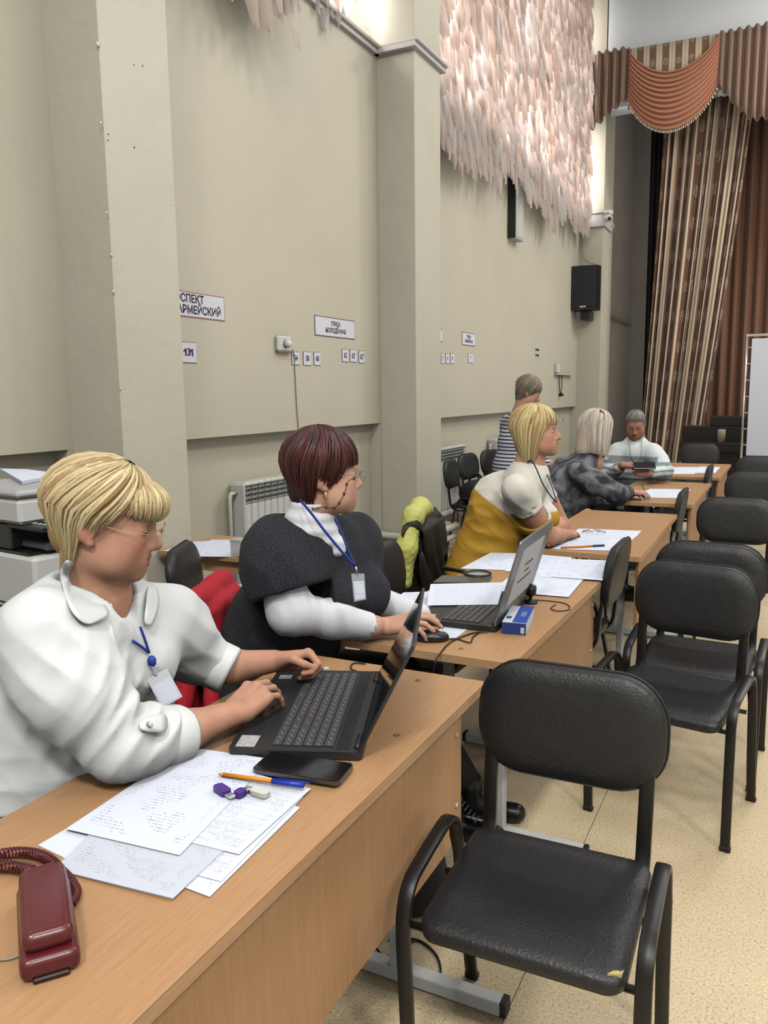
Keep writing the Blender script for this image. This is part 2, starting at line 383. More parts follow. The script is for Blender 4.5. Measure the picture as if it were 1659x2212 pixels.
# proscenium wall with the stage opening
wb = struct(MB().box((-2.92, Y1, 6.05), (XR, Y1+0.4, CEIL_Z)).box((7.4, Y1, 0), (XR, Y1+0.75, CEIL_Z)).build('wall_back', M_HEAD))
jl = MB().box((XB-0.5, Y1, 0), (-2.90, Y1+0.75, CEIL_Z), 0.004).build('jamb', M_WALL, wb)
MB().box((XB-0.02, Y1-0.05, 4.23), (-2.87, Y1+0.6, 4.26)).box((XB-0.02, Y1-0.03, 4.26), (-2.88, Y1+0.6, 4.44)).box((XB-0.02, Y1-0.055, 4.44), (-2.865, Y1+0.6, 4.475)).build('jamb_cornice', M_TRIM, wb)
struct(MB().box((XB-0.5, Y1+0.74, 0), (XB+0.08, 19.0, 7.6)).box((XB-0.5, 18.6, 0), (XR, 19.0, 7.6)).box((XB-0.5, Y1+0.74, 7.4), (XR, 19, 7.6)).box((7.4, Y1+.7, 0), (XR, 19, 7.6)).build('wall_stage', M_STAGE))
MB().tube([(XB+0.12, 15.0, 2.96), (XB+0.12, 18.4, 2.96)], 0.03, 8).build('stage_pipe', mat('stage_pipe_paint', srgb(110, 104, 100), .6), bpy.data.objects['wall_stage'])
struct(MB().box((XR, Y0, 0), (XR+0.2, 19, CEIL_Z)).build('wall_right', M_WALL))
struct(MB().box((XB-0.5, Y0-0.2, 0), (XR, Y0, CEIL_Z)).build('wall_rear', M_WALL))
# skirting along wall and pilasters
bb = MB().box((XB-0.10, Y0, 0.045), (XB-0.085, 14, 0.10))
for a, b in PIL: bb.box((XB, a-0.014, 0.04), (XP+0.014, b+0.014, 0.098))
bb.box((XB, Y1-0.03, .03), (-2.88, Y1-.012, .10))
struct(bb.build('baseboard_left', M_BASE))
# ceiling lamps
M_LAMP = mat('lamp_diffuser', (1, 1, 1, 1), 0.5, emit=(1.0, 0.965, 0.90, 1), estr=4.0)
M_LAMP.cycles.emission_sampling = 'NONE'
lt = thing('ceiling_lamp', 'square white ceiling lamp panel over the hall', 'lamp', (*LAMPS[0], CEIL_Z-0.12), 0, 'square lamps on the hall ceiling')
MB().box((-0.64, -0.64, 0.02), (0.64, 0.64, 0.12), 0.01).build('housing', M_WHITEPL, lt)
MB().box((-0.6, -0.6, 0.004), (0.6, 0.6, 0.03), 0.004).build('diffuser', M_LAMP, lt)
_rows = ['above the rear of the hall', 'overhead behind the nearest desk', 'over the second desk', 'over the fourth desk', 'in front of the stage']
lt['label'] = 'square ceiling lamp '+_rows[0]+', on the desk side'
for i, (x, y) in enumerate(LAMPS[1:], 1): dup(lt, (x, y, CEIL_Z-0.12), 0, 'square ceiling lamp '+_rows[i//2]+(', on the desk side' if i % 2 == 0 else ', on the far side'))

# heating pipes along the wall and around the second pilaster
def pipe(z, off, r, label, bol):
    x1 = XB-0.02+off; xp = XP+off+0.02
    pts = spline([(x1, 3.55, z-.01), (x1, 6.25, z+.01), (x1+0.02, 6.44-off*.3, z+.012), (xp-.04, 6.44-off*.3, z), (xp, 6.5, z-.002), (xp, 7.2, z)], 6)
    if bol: pts = np.vstack([pts, spline([(xp, 7.2, z), (xp-.03, 7.26, z), (x1, 7.3, z), (x1, 8, z), (x1, 13.8, z)], 6)])
    t = thing('heating_pipe', label, 'pipe', (0, 0, 0)); MB().tube(pts, r, 12).build('pipe_run', M_PIPE, t, True)
    for y in (3.9, 5.2): MB().box((XB-0.1, y, z-.012), (x1, y+.02, z+.012)).build('bracket', M_STEEL, t)
    MB().box((xp-.12, 6.38-off*.3, z-r-.004), (xp-.09, 6.55, z+r+.012)).build('bracket', M_STEEL, t)
    return t
pipe(0.262, 0.075, 0.034, 'upper cream heating pipe bending round the second wall pilaster', True)
pipe(0.170, 0.09, 0.028, 'lower cream heating pipe just above the brown skirting at the pilaster', False)

# sectional radiators in the niches
M_RAD = mat('radiator_enamel', srgb(214, 213, 203), 0.35)
M_RADD = mat('radiator_grille', srgb(150, 152, 146), 0.6)
def radiator(y0, n, ztop, label, pitch=0.08):
    t = thing('radiator', label, 'radiator', (XB-0.03, y0, 0.25), 0, 'sectional radiators below the ledge')
    h = ztop-0.25
    MB().box((-0.06, -0.02, 0.0), (0.065, -0.002, h-.01), .008).build('end_panel', M_RAD, t)
    sec = MB().box((-0.045, 0.004, 0.03), (0.05, pitch-0.004, h-.15), 0.008).mesh('section')
    top = MB()
    for k in range(4): top.box((0.03, 0.006, h-.15+k*.034), (0.05, pitch-.006, h-.15+k*.034+.014))
    top.box((-.045, .006, h-.16), (.028, pitch-.006, h-.03)); top = top.mesh('section_grille')
    cap = MB().box((-0.055, 0, h-.03), (0.06, pitch, h), 0.01).mesh('section_cap')
    for i in range(n):
        obj('section', sec, M_RAD, t, (0, i*pitch, 0)); obj('grille', top, M_RADD, t, (0, i*pitch, 0)); obj('section_cap', cap, M_RAD, t, (0, i*pitch, 0))
    MB().tube([(0, -.03, h-.07), (0, -.09, h-.07), (0, -.1, h-.1), (0, -.1, -.1)], .014, 8).build('riser', M_PIPE, t, True)
    MB().box((-.07, -.03, -.02), (.0, n*pitch+.01, .02)).build('bracket', M_STEEL, t)
    for yy in (.1, n*pitch-.12): MB().box((-.01, yy, -.25), (.01, yy+.02, .0)).build('stand', M_STEEL, t)
    return t
radiator(4.42, 14, 0.962, 'white sectional radiator behind the woman with dark red hair')
radiator(7.75, 11, 0.965, 'white radiator behind the pair of black chairs by the wall')
radiator(9.72, 14, 0.962, 'white radiator just left of the standing woman in stripes')

# ---------------------------------------------------------------- things on the wall
M_SIGN = mat('sign_paper', srgb(226, 224, 232), 0.6); M_SFR = mat('sign_border_dark', srgb(92, 70, 78), 0.6); M_INK = mat('sign_ink', srgb(48, 46, 58), 0.7)
M_SFR2 = mat('sign_border_red', srgb(176, 108, 106), 0.6)
ROT_WALL = (PI/2, 0, PI/2)     # text plane facing +X, reading along +Y
def sign(y0, y1, z0, z1, lines, label, cat='sign', size=0.08, group=None, bord=0.006, fr=None, ofs=0.0, sx=0.82, gap=1.12):
    t = thing('street_sign' if cat == 'sign' else 'number_plate', label, cat, (XB, (y0+y1)/2, (z0+z1)/2), 0, group)
    w, h = (y1-y0)/2, (z1-z0)/2
    MB().box((0.0, -w, -h), (0.004, w, h)).build('border', fr or M_SFR, t)
    MB().box((0.001, -w+bord, -h+bord), (0.0052, w-bord, h-bord)).build('sheet', M_SIGN, t)
    for i, s in enumerate(lines):
        if s == '131':
            for c in (-0.036*size/.075, 0.036*size/.075):
                mb = MB(); q = size*.36; mb.box((c-.007, -q, 0), (c+.007, q, .0006)); mb.prism([(c-.006, q), (c-.022, q-.014), (c-.022, q-.024), (c-.006, q-.014)], 0, .0006)
                me = mb.mesh('lettering'); o = obj('lettering', me, M_INK, t, (0.0056, 0, 0), ROT_WALL)
            me3 = text_mesh('lettering', '3', size*.98, 0.003); obj('lettering', me3, M_INK, t, (0.0056, 0, 0), ROT_WALL)
            continue
        me = text_mesh('lettering', s, size, 0.0022, sx=sx)
        obj('lettering', me, M_INK, t, (0.0056, ofs, (len(lines)-1)*size*gap/2-i*size*gap), ROT_WALL)
    return t
sign(3.50, 4.305, 2.025, 2.176, ['ПРОСПЕКТ', 'КРАСНОАРМЕЙСКИЙ'], 'large white street-name sign half hidden behind the first pilaster', size=0.066, fr=M_SFR2, ofs=0.02, sx=0.98, gap=1.0)
sign(5.42, 6.06, 2.0, 2.152, ['УЛИЦА', 'МОЛОДЁЖНАЯ'], 'white street-name sign high on the wall left of the second pilaster', size=0.048, sx=.9)
sign(8.56, 8.97, 2.075, 2.215, ['УЛИЦА', 'АРМЕЙСКАЯ'], 'small white street-name sign on the wall beyond the second pilaster', size=0.044, sx=.9)
sign(7.35, 7.99, 2.075, 2.205, ['УЛИЦА'], 'white street-name sign mostly hidden right behind the second pilaster edge', size=0.044, ofs=-.1)
sign(3.865, 4.01, 1.75, 1.875, ['131'], 'white number plate 131 under the large street sign', 'number plate', 0.062, bord=.003)
def plate(px0, px1, py0, py1, txt, lab):
    a = onx(px0, py0, XB); b = onx(px1, py1, XB); sign(a[1], b[1], b[2], a[2], [txt], lab, 'number plate', 0.058, bord=.003, sx=.85)
plate(629, 647, 759, 789, '54', 'number plate 54, nearest the wall socket in its row')
plate(654, 672, 759, 790, '58', 'number plate 58, second of three beside the wall socket')
plate(677, 692, 760, 790, '60', 'number plate 60, third of three beside the wall socket')
plate(738, 752, 754, 782, '62', 'number plate 62 under the right end of the street sign')
plate(755, 770, 755, 783, '62\'', 'second number plate in the row under the street sign')
plate(774, 787, 757, 785, '62"', 'last number plate in the row, nearest the second pilaster')
plate(1011, 1021, 763, 784, '7', 'tiny faded plate below the small far street sign')
for i, (a, b) in enumerate(((952, 959), (962, 970), (972, 981))): plate(a, b, 763, 786, '748'[i], ['tiny number plate touching the second pilaster edge', 'tiny number plate, middle of three by the pilaster edge', 'tiny number plate, rightmost of three by the pilaster edge'][i])
# socket with a plug and its cable
p = onx(608, 743, XB)
t = thing('wall_socket', 'white double socket box with plug and a cable hanging down', 'socket', (XB, p[1], p[2]))
MB().box((0, -.085, -.055), (.035, .085, .055), .01).build('box', M_WHITEPL, t)
MB().lathe([(.0, 0), (.03, 0), (.028, .03), (.018, .045), (0.0, .046)], (.035, .0, -.0), 14, axis=0).build('plug', mat('plug_cream', srgb(226, 222, 206), .4), t, True)
MB().box((.0, -.085, -.062), (.03, .09, -.055)).build('base_strip', mat('socket_strip', srgb(170, 110, 96), .6), t)
MB().tube(spline([(.03, .07, -.03), (.012, .14, -.06), (.006, .16, -.2), (.006, .17, -.45), (.006, .185, -.62), (.004, .17, -.72)], 6), .004, 6).build('cable', mat('cable_grey', srgb(158, 152, 132), .6), t, True)
# framed slim panel high on the far wall
a = onx(1099, 392, XB); b = onx(1120, 520, XB)
t = thing('wall_panel', 'tall narrow framed panel standing off the far wall under the ruffles', 'panel', (XB, 10.15, 3.47))
MB().box((0.0, 0, 0), (0.10, .02, .8)).build('dark_edge', M_BLACK, t)
MB().box((0.0, .02, 0), (0.10, .36, .8), .004).build('board', mat('panel_grey', srgb(186, 184, 176), .5), t)
MB().box((0.1, .05, .03), (0.104, .33, .77)).build('inset', mat('panel_pale', srgb(205, 203, 196), .5), t)
# green evacuation plate
p = onx(1160, 762, XB)
t = thing('safety_sign', 'tiny plate with two green bars on the far wall', 'sign', (XB, p[1], p[2]))
MB().box((0, -.1, -.075), (.004, .1, .075)).build('plate', mat('sign_cream', srgb(200, 200, 180), .6), t)
for z in (-.052, .026): MB().box((.004, -.09, z), (.006, .09, z+.03)).build('green_bar', mat('sign_green', srgb(34, 92, 62), .5), t)
# thermostat shelf with a hanging cord
p = onx(1200, 797, XB)
t = thing('wall_telephone_shelf', 'little white box with ledge and hanging black cord by the proscenium', 'wall box', (XB, p[1], p[2]))
MB().box((0, -.08, -.06), (.05, .1, .07), .006).build('box', M_WHITEPL, t)
MB().box((0, -.1, -.09), (.06, 0.95, -.065)).build('ledge', mat('ledge_cream', srgb(205, 200, 178), .6), t)
MB().tube(spline([(.03, .1, -.08), (.03, .13, -.25), (.03, .18, -.36), (.03, .2, -.4)], 5), .007, 6).tube(spline([(.03, .28, -.09), (.03, .29, -.28), (.03, .24, -.37)], 5), .007, 6).lathe([(.0, -.03), (.035, -.02), (.035, .02), (0, .03)], (.04, .23, -.4), 8).build('cord', M_RUBBER, t, True)
# loudspeaker with bracket on the proscenium jamb
t = thing('loudspeaker', 'black loudspeaker mounted high on the jamb beside the stage', 'loudspeaker', (-3.10, Y1-0.3, 2.86))
MB().prism([(-.27, -.19), (.20, -.17), (.24, .0), (.2, .17), (-.2, .17), (-.27, .0)], 0.0, .70, (0, 1, 2)).build('cabinet', mat('speaker_black', srgb(20, 21, 24), .55), t)
MB().box((-.25, -.197, .04), (.19, -.18, .67), .006).build('grille', mat('speaker_grille', srgb(26, 27, 31), .7, bump=.2, bscale=300), t)
MB().box((-.05, -.2, .035), (.05, -.196, .06)).build('badge', M_STEEL, t)
MB().box((-.07, -.05, -.15), (.07, .3, .0), .006).build('bracket', M_BLACK, t)
MB().tube(spline([(.1, .1, .7), (.1, .1, .76), (.02, .12, .78), (-.1, .2, .9), (-.14, .28, 1.2), (-.16, .28, 1.36)], 5), .006, 6).build('cable', mat('cable_grey', srgb(158, 152, 132), .6), t, True)
# dome camera under the jamb cornice
p = ony(1314, 470, Y1-0.12)
t = thing('security_camera', 'small white dome camera on the jamb corner above the loudspeaker', 'camera', (p[0], Y1-0.1, p[2]))
MB().lathe([(0, .11), (.07, .11), (.075, .06), (.05, .03), (.0, .03)], n=16).build('mount', M_WHITEPL, t, True)
bm_ = MB(); bm_.lathe([(.065*math.sin(a), .065*math.cos(a)) for a in np.linspace(.05, PI-.05, 10)], (0, -.02, -.01), 16); bm_.build('ball', M_WHITEPL, t, True)
MB().lathe([(0, 0), (.028, 0), (.028, .03), (0, .03)], (.035, -.095, -.03), 12, axis=1).build('lens', M_BLACK, t, True)
MB().tube(spline([(.02, .03, .0), (.06, .02, -.08), (.08, .05, -.14), (.05, .09, -.18)], 5), .008, 6).build('cable', M_WHITEPL, t, True)
# ================================================================ stage curtains, ruffles, whiteboard
def make_stripe(name, base, stripe, period, duty, motif=True):
    m = mat(name, base, 0.75, sheen=0.2); N, L, b = nodes_of(m)
    uv = N.new('ShaderNodeUVMap'); sp = N.new('ShaderNodeSeparateXYZ'); L.new(uv.outputs[0], sp.inputs[0])
    def M(op, a, bb=None):
        n = N.new('ShaderNodeMath'); n.operation = op
        for i, v in enumerate((a, bb)):
            if v is None: continue
            if isinstance(v, (int, float)): n.inputs[i].default_value = v
            else: L.new(v, n.inputs[i])
        return n.outputs[0]
    fr = M('FRACT', M('DIVIDE', sp.outputs[0], period))
    cr = N.new('ShaderNodeValToRGB'); E = cr.color_ramp.elements; cr.color_ramp.interpolation = 'LINEAR'
    d = duty
    E[0].position = 0.0; E[0].color = base; E[1].position = 1.0; E[1].color = base
    for pos, c in ((0.49-d/2, base), (0.5-d/2, stripe), (0.5-d*0.12, stripe), (0.5, tuple(0.75*x for x in stripe[:3])+(1,)), (0.5+d*0.12, stripe), (0.5+d/2, stripe), (0.51+d/2, base)):
        e = E.new(pos); e.color = c
    L.new(fr, cr.inputs[0])
    col = cr.outputs[0]
    if motif:
        cv = N.new('ShaderNodeCombineXYZ'); L.new(M('DIVIDE', sp.outputs[0], period), cv.inputs[0]); L.new(M('DIVIDE', sp.outputs[1], period*1.6), cv.inputs[1])
        v = N.new('ShaderNodeTexVoronoi'); v.inputs['Scale'].default_value = 1.0; v.inputs['Randomness'].default_value = 0.0; L.new(cv.outputs[0], v.inputs['Vector'])
        g = M('LESS_THAN', v.outputs[0], 0.2); n = N.new('ShaderNodeTexNoise'); n.inputs['Scale'].default_value = 9; L.new(cv.outputs[0], n.inputs['Vector'])
        g = M('MULTIPLY', M('MULTIPLY', g, M('GREATER_THAN', n.outputs[0], 0.45)), 0.35)
        mx = N.new('ShaderNodeMix'); mx.data_type = 'RGBA'; L.new(g, mx.inputs[0]); L.new(col, mx.inputs[6]); mx.inputs[7].default_value = stripe; col = mx.outputs[2]
    L.new(col, b.inputs['Base Color'])
    return m
BROWN, CREAM = srgb(124, 88, 68), srgb(222, 196, 164)
M_CURT = make_stripe('striped_curtain_cloth', BROWN, CREAM, 0.30, 0.42)
M_PELM = make_stripe('striped_pelmet_cloth', srgb(134, 104, 84), srgb(160, 128, 106), 0.085, 0.4)
M_PELC = make_stripe('striped_panel_cloth', srgb(132, 100, 78), srgb(224, 206, 172), 0.19, 0.46)
M_BACKC = make_stripe('brown_backdrop_cloth', srgb(112, 74, 50), srgb(132, 92, 66), 0.055, 0.4)
M_SWAG = mat('copper_satin', srgb(208, 138, 104), 0.42, sheen=0.2, spec=0.5)
M_FRINGE = mat('bead_fringe', srgb(214, 200, 174), 0.4)
def sheet(name, nu, nv, fn, m, parent=None, thick=0.004, uvfn=None, smooth=True):
    "grid surface fn(u,v) with UV; solidified"
    V = [fn(i/(nu-1), j/(nv-1)) for j in range(nv) for i in range(nu)]
    F = [(j*nu+i, j*nu+i+1, (j+1)*nu+i+1, (j+1)*nu+i) for j in range(nv-1) for i in range(nu-1)]
    me = mesh(name, V, F, smooth); uv = me.uv_layers.new(name='UVMap')
    for p in me.polygons:
        for li in p.loop_indices:
            k = me.loops[li].vertex_index; i, j = k % nu, k//nu
            uv.data[li].uv = uvfn(i/(nu-1), j/(nv-1)) if uvfn else (i/(nu-1), j/(nv-1))
    o = obj(name, me, m, parent)
    if thick:
        s = o.modifiers.new('thick', 'SOLIDIFY'); s.thickness = thick; s.offset = 0
    return o
# main stage curtain, gathered and pulled a little to the left at the bottom
t = thing('stage_curtain', 'tall brown and cream striped stage curtain hanging left of the backdrop', 'curtain', (-1.6, 14.3, 0.05))
def fc(u, v):
    z = 0.05+6.1*(1-v)
    xa, xb = -2.03+(-2.30+2.03)*v**1.2, -0.70+(-1.32+0.70)*v**1.15
    k = 9.5; ph = 2*PI*k*(u+0.012*math.sin(9*u)); amp = 0.075*(0.75+0.4*math.sin(5*u+1))*(0.7+0.3*v)
    return (xa+(xb-xa)*u+1.6+0.02*math.sin(ph*0.5+v), amp*math.sin(ph)+0.03*math.sin(2.3*ph+1+v*2), z-0.05)
sheet('drape', 200, 24, fc, M_CURT, t, 0.006, lambda u, v: (u*2.75, v*6))
MB().tube([(-0.6, 0, 6.16), (1.1, 0, 6.16)], .02, 8).build('rail', M_BLACK, t)
t = thing('backdrop_curtain', 'plain brown pleated backdrop curtain behind the whiteboard', 'curtain', (-1.4, 15.2, 0.05))
sheet('drape', 420, 6, lambda u, v: (8.0*u, 0.05*math.sin(2*PI*46*u)+0.02*math.sin(2*PI*19*u), 6.3*(1-v)), M_BACKC, t, 0.006, lambda u, v: (u*11, v*6))
t = thing('black_side_curtain', 'narrow black curtain edge left of the striped stage curtain', 'curtain', (-2.30, 14.75, 0.02))
sheet('drape', 40, 6, lambda u, v: (0.4*u, 0.04*math.sin(2*PI*5*u), 6.3*(1-v)), mat('black_velvet', srgb(16, 15, 15), .9), t, .006)
# pelmet
PY = 13.86
pt = thing('stage_pelmet', 'brown pleated pelmet with copper swag and bead fringe over the stage', 'pelmet', (-1.88, PY, 5.5))
def pleats(xa, xb, ztop, zbot, k, seed):
    def f(u, v):
        x = xa+(xb-xa)*u; zb = zbot(u)+0.022*math.sin(2*PI*k*u+1); zt = ztop+0.018*math.sin(2*PI*k*u*1.0+seed)
        y = PY-0.05-0.05*math.sin(2*PI*k*u+0.5*math.sin(4*u))*(0.5+0.5*v)
        return (x+1.88, y-PY, zt+(zb-zt)*v-5.5)
    return sheet('pleated_tail', int(abs(k)*14), 8, f, M_PELM, pt, 0.008, lambda u, v: (u*(xb-xa)*2.2, v))
sw_x = [(-2.54, -1.21)]
pleats(-3.27, -2.54, 6.86, lambda u: 5.62+0.50*u**1.1, 6, 0.3)
def tail(xa, xb):
    def zb(u):
        w = abs(2*u-1); return 5.50+0.57*max(0, (w-0.25)/0.75)**1.2
    pleats(xa, xb, 6.81, zb, 11, 1.1)
def swag(xa, xb):
    sheet('striped_panel', 30, 4, lambda u, v: (xa+(xb-xa)*u+1.88, -0.01, 6.84-0.03*u-0.9*v-5.5), M_PELC, pt, 0.006, lambda u, v: (u*1.33+0.02, v))
    def f(u, v):
        s = 4*u*(1-u); s = s**0.82
        zt = 6.83-0.44*s; zb = 6.08-0.55*s
        vv = v; z = zt+(zb-zt)*vv
        fold = math.sin(2*PI*11.5*v+0.6*math.sin(3*u))
        return (xa+(xb-xa)*u+1.88, -0.06-0.09*s*math.sin(PI*min(1, v*1.02))-0.022*fold*(0.35+0.65*s), z-0.008*fold*s-5.5)
    sheet('swag', 40, 130, f, M_SWAG, pt, 0.006)
    mb = MB()
    for i in range(46):
        u = (i+0.5)/46; p = f(u, 1.0); s = 0.016 if i % 2 else 0.011
        mb.lathe([(0.002, -0.05), (s, -0.04), (s*0.9, -0.02), (0.004, 0.0)], (p[0], p[1]-0.012, p[2]), 6)
    tag(mb.build('fringe', M_FRINGE, pt, True), kind='stuff')
for x in (-2.54, 0.12, 2.78, 5.44): swag(x, x+1.33); tail(x+1.33, x+2.66)
MB().box((-1.42, 0.01, 1.15), (8.8, 0.12, 1.28)).build('pelmet_board', M_HEAD, pt)

# ruffled sheer curtains in the window bays
def make_ruffle():
    m = bpy.data.materials.new('ruffled_sheer'); m.use_nodes = True; N = m.node_tree.nodes; L = m.node_tree.links; MATS['ruffled_sheer'] = m
    b = N['Principled BSDF']; b.inputs['Roughness'].default_value = 0.7; out = N['Material Output']
    gi = N.new('ShaderNodeNewGeometry'); cr = N.new('ShaderNodeValToRGB'); E = cr.color_ramp.elements
    E[0].color = srgb(240, 216, 200); E[1].color = srgb(253, 246, 242); L.new(gi.outputs['Random Per Island'], cr.inputs[0]); L.new(cr.outputs[0], b.inputs['Base Color'])
    tr = N.new('ShaderNodeBsdfTranslucent'); L.new(cr.outputs[0], tr.inputs[0]); mx = N.new('ShaderNodeMixShader'); mx.inputs[0].default_value = 0.55
    L.new(b.outputs[0], mx.inputs[1]); L.new(tr.outputs[0], mx.inputs[2])
    tp = N.new('ShaderNodeBsdfTransparent'); m2 = N.new('ShaderNodeMixShader'); m2.inputs[0].default_value = 0.30     # sheer weave
    L.new(mx.outputs[0], m2.inputs[1]); L.new(tp.outputs[0], m2.inputs[2]); L.new(m2.outputs[0], out.inputs[0]); return m
M_RUF = make_ruffle()
rng = np.random.default_rng(3)
def petal(w, h, bulge, tw):
    V = []; nu, nv = 6, 7
    for j in range(nv):
        t_ = j/(nv-1); ww = w*(0.5+0.65*math.sin(PI*min(1, t_*0.8+0.1)))*(1-0.6*t_**5)
        for i in range(nu):
            s = -1+2*i/(nu-1)
            V.append((0.012+bulge*(math.sin(PI*0.55*t_))**1.2*(1-0.8*s*s)+0.014*math.cos(3.2*PI*s+tw)*t_, s*ww*0.5+0.025*math.sin(tw+3*t_), -h*t_*(1-0.16*abs(s)**1.5)))
    F = [(j*nu+i, j*nu+i+1, (j+1)*nu+i+1, (j+1)*nu+i) for j in range(nv-1) for i in range(nu-1)]
    return np.array(V), F
def ruffle_panel(parent, ya, yb, zbot, ztop, x0, name='ruffled_panel', step=0.085, rowh=0.155):
    mb = MB(); off = np.array(parent.location)
    rows = int((ztop-zbot)/rowh)+1; cols = max(2, int((yb-ya)/step))
    for r in range(rows):
        for c in range(cols):
            y = ya+(c+0.5*(r % 2)+rng.uniform(-.35, .35))*(yb-ya)/cols; zb = zbot+0.10*math.sin(y*2.1)+0.06*math.sin(y*5.3)
            z = zb+0.34+r*rowh+rng.uniform(-.07, .07)
            V, F = petal(rng.uniform(.10, .19), rng.uniform(.40, .62), rng.uniform(.035, .08), rng.uniform(0, 6.3))
            V = V+np.array([x0+rng.uniform(-.02, .02), y, z])-off; mb.add(V, F)
    me = mesh(name, mb.V, mb.F, True); o = obj(name, me, M_RUF, parent); o['kind'] = 'stuff'
    return o
M_TUBE = mat('fluorescent_tube', (1, 1, 1, 1), .4, emit=(1.0, .95, .95, 1), estr=6.0); M_TUBE.cycles.emission_sampling = 'NONE'
def sill_lamp(ya, yb, label, energy, z=4.62):
    t = thing('sill_lamp', label, 'lamp', (XB-0.2, (ya+yb)/2, CZ1), 0, 'strip lamps on the window sills')
    h = (yb-ya)/2
    MB().box((-.05, -h, 0), (.05, h, .05), .006).build('housing', M_WHITEPL, t)
    MB().tube([(0, -h+.03, .075), (0, h-.03, .075)], .018, 10).build('tube', M_TUBE, t, True)
    area_light('sill_lamp_light', (XB-0.17, (ya+yb)/2, z+.12), .25, yb-ya-.1, energy, (1.0, .93, .93), (0, math.radians(-115), 0))
t = thing('ruffled_curtain', 'long cascading cream ruffled curtain in the far window bay', 'curtain', (-3.12, 10.5, 4.1))
for ya, yb, zb in ((7.16, 8.6, 4.02), (8.6, 10.25, 4.05), (10.3, 12.0, 4.1), (12.0, 13.72, 4.14)): ruffle_panel(t, ya, yb, zb, 7.6, -3.13)
MB().tube([(-.02, -3.4, 3.95), (-.02, 3.4, 3.95)], .02, 8).build('rail', M_WHITEPL, t)
t = thing('ruffled_curtain', 'cream ruffled curtain at the top edge between the two pilasters', 'curtain', (-3.2, 5.0, 4.5))
ruffle_panel(t, 5.5, 6.40, 4.60, 7.6, -3.30, step=.1)
ruffle_panel(t, 3.55, 5.0, 4.06, 7.6, -3.12, step=.1)
sill_lamp(7.3, 13.9, 'strip lamp on the sill behind the far ruffled curtain', 70)
sill_lamp(3.6, 6.45, 'strip lamp on the sill behind the ruffles between the pilasters', 18)

# mobile whiteboard
wy = 11.0
t = thing('whiteboard', 'white projection board in a thin metal frame at the right edge', 'whiteboard', (0.0, wy, 0))
MB().box((-.45, -.012, .72), (1.25, .012, 2.15), .004).build('board', mat('board_white', srgb(222, 224, 230), .35), t)
MB().box((-.52, .02, 2.18), (1.32, .05, 2.21)).build('top_rail', M_CHROME, t)
for x in (-.505, 1.305): MB().tube([(x, .03, 0.03), (x, .03, 2.2)], .014, 8).build('post', M_CHROME, t, True)
for x in (-.505, 1.305): MB().box((x-.025, -.25, 0), (x+.025, .30, .03)).build('foot', M_CHROME, t)
for k in range(7): MB().tube([(-.5, .03, .85+k*.2), (-.44, .0, .85+k*.2)], .006, 6).build('clip', M_STEEL, t)
for k in range(7): MB().tube([(1.3, .03, .85+k*.2), (1.24, .0, .85+k*.2)], .006, 6).build('clip', M_STEEL, t)
# dark piano in the gloom
t = thing('piano', 'dark upright piano in shadow in front of the backdrop', 'piano', (-0.75, 12.6, 0))
M_PIANO = mat('piano_black', srgb(24, 21, 20), .35)
MB().box((-.62, -.2, .12), (.75, .3, 1.02), .01).build('case', M_PIANO, t)
MB().box((-.25, -.16, 1.02), (.75, .28, 1.16), .01).build('top_lid', M_PIANO, t)
MB().box((-.62, -.42, .68), (.75, -.2, .80), .01).build('key_lid', M_PIANO, t)
for x in (-.58, .66): MB().box((x, -.4, 0), (x+.06, -.33, .68)).build('leg', M_PIANO, t)
MB().box((-.62, -.2, 0), (.75, .3, .12)).build('plinth', M_PIANO, t)
t = thing('waste_bin', 'small pale cylinder standing on the piano shelf', 'canister', (-0.83, 12.28, 0.801))  # plain beige cylinder, its use not known
MB().lathe([(0, 0), (.05, 0), (.055, .16), (.05, .165), (0, .165)], n=14).build('can', mat('can_beige', srgb(150, 136, 112), .5), t, True)
MB().lathe([(0, .165), (.052, .165), (.052, .18), (0, .18)], n=14).build('lid', M_STEEL, t, True)

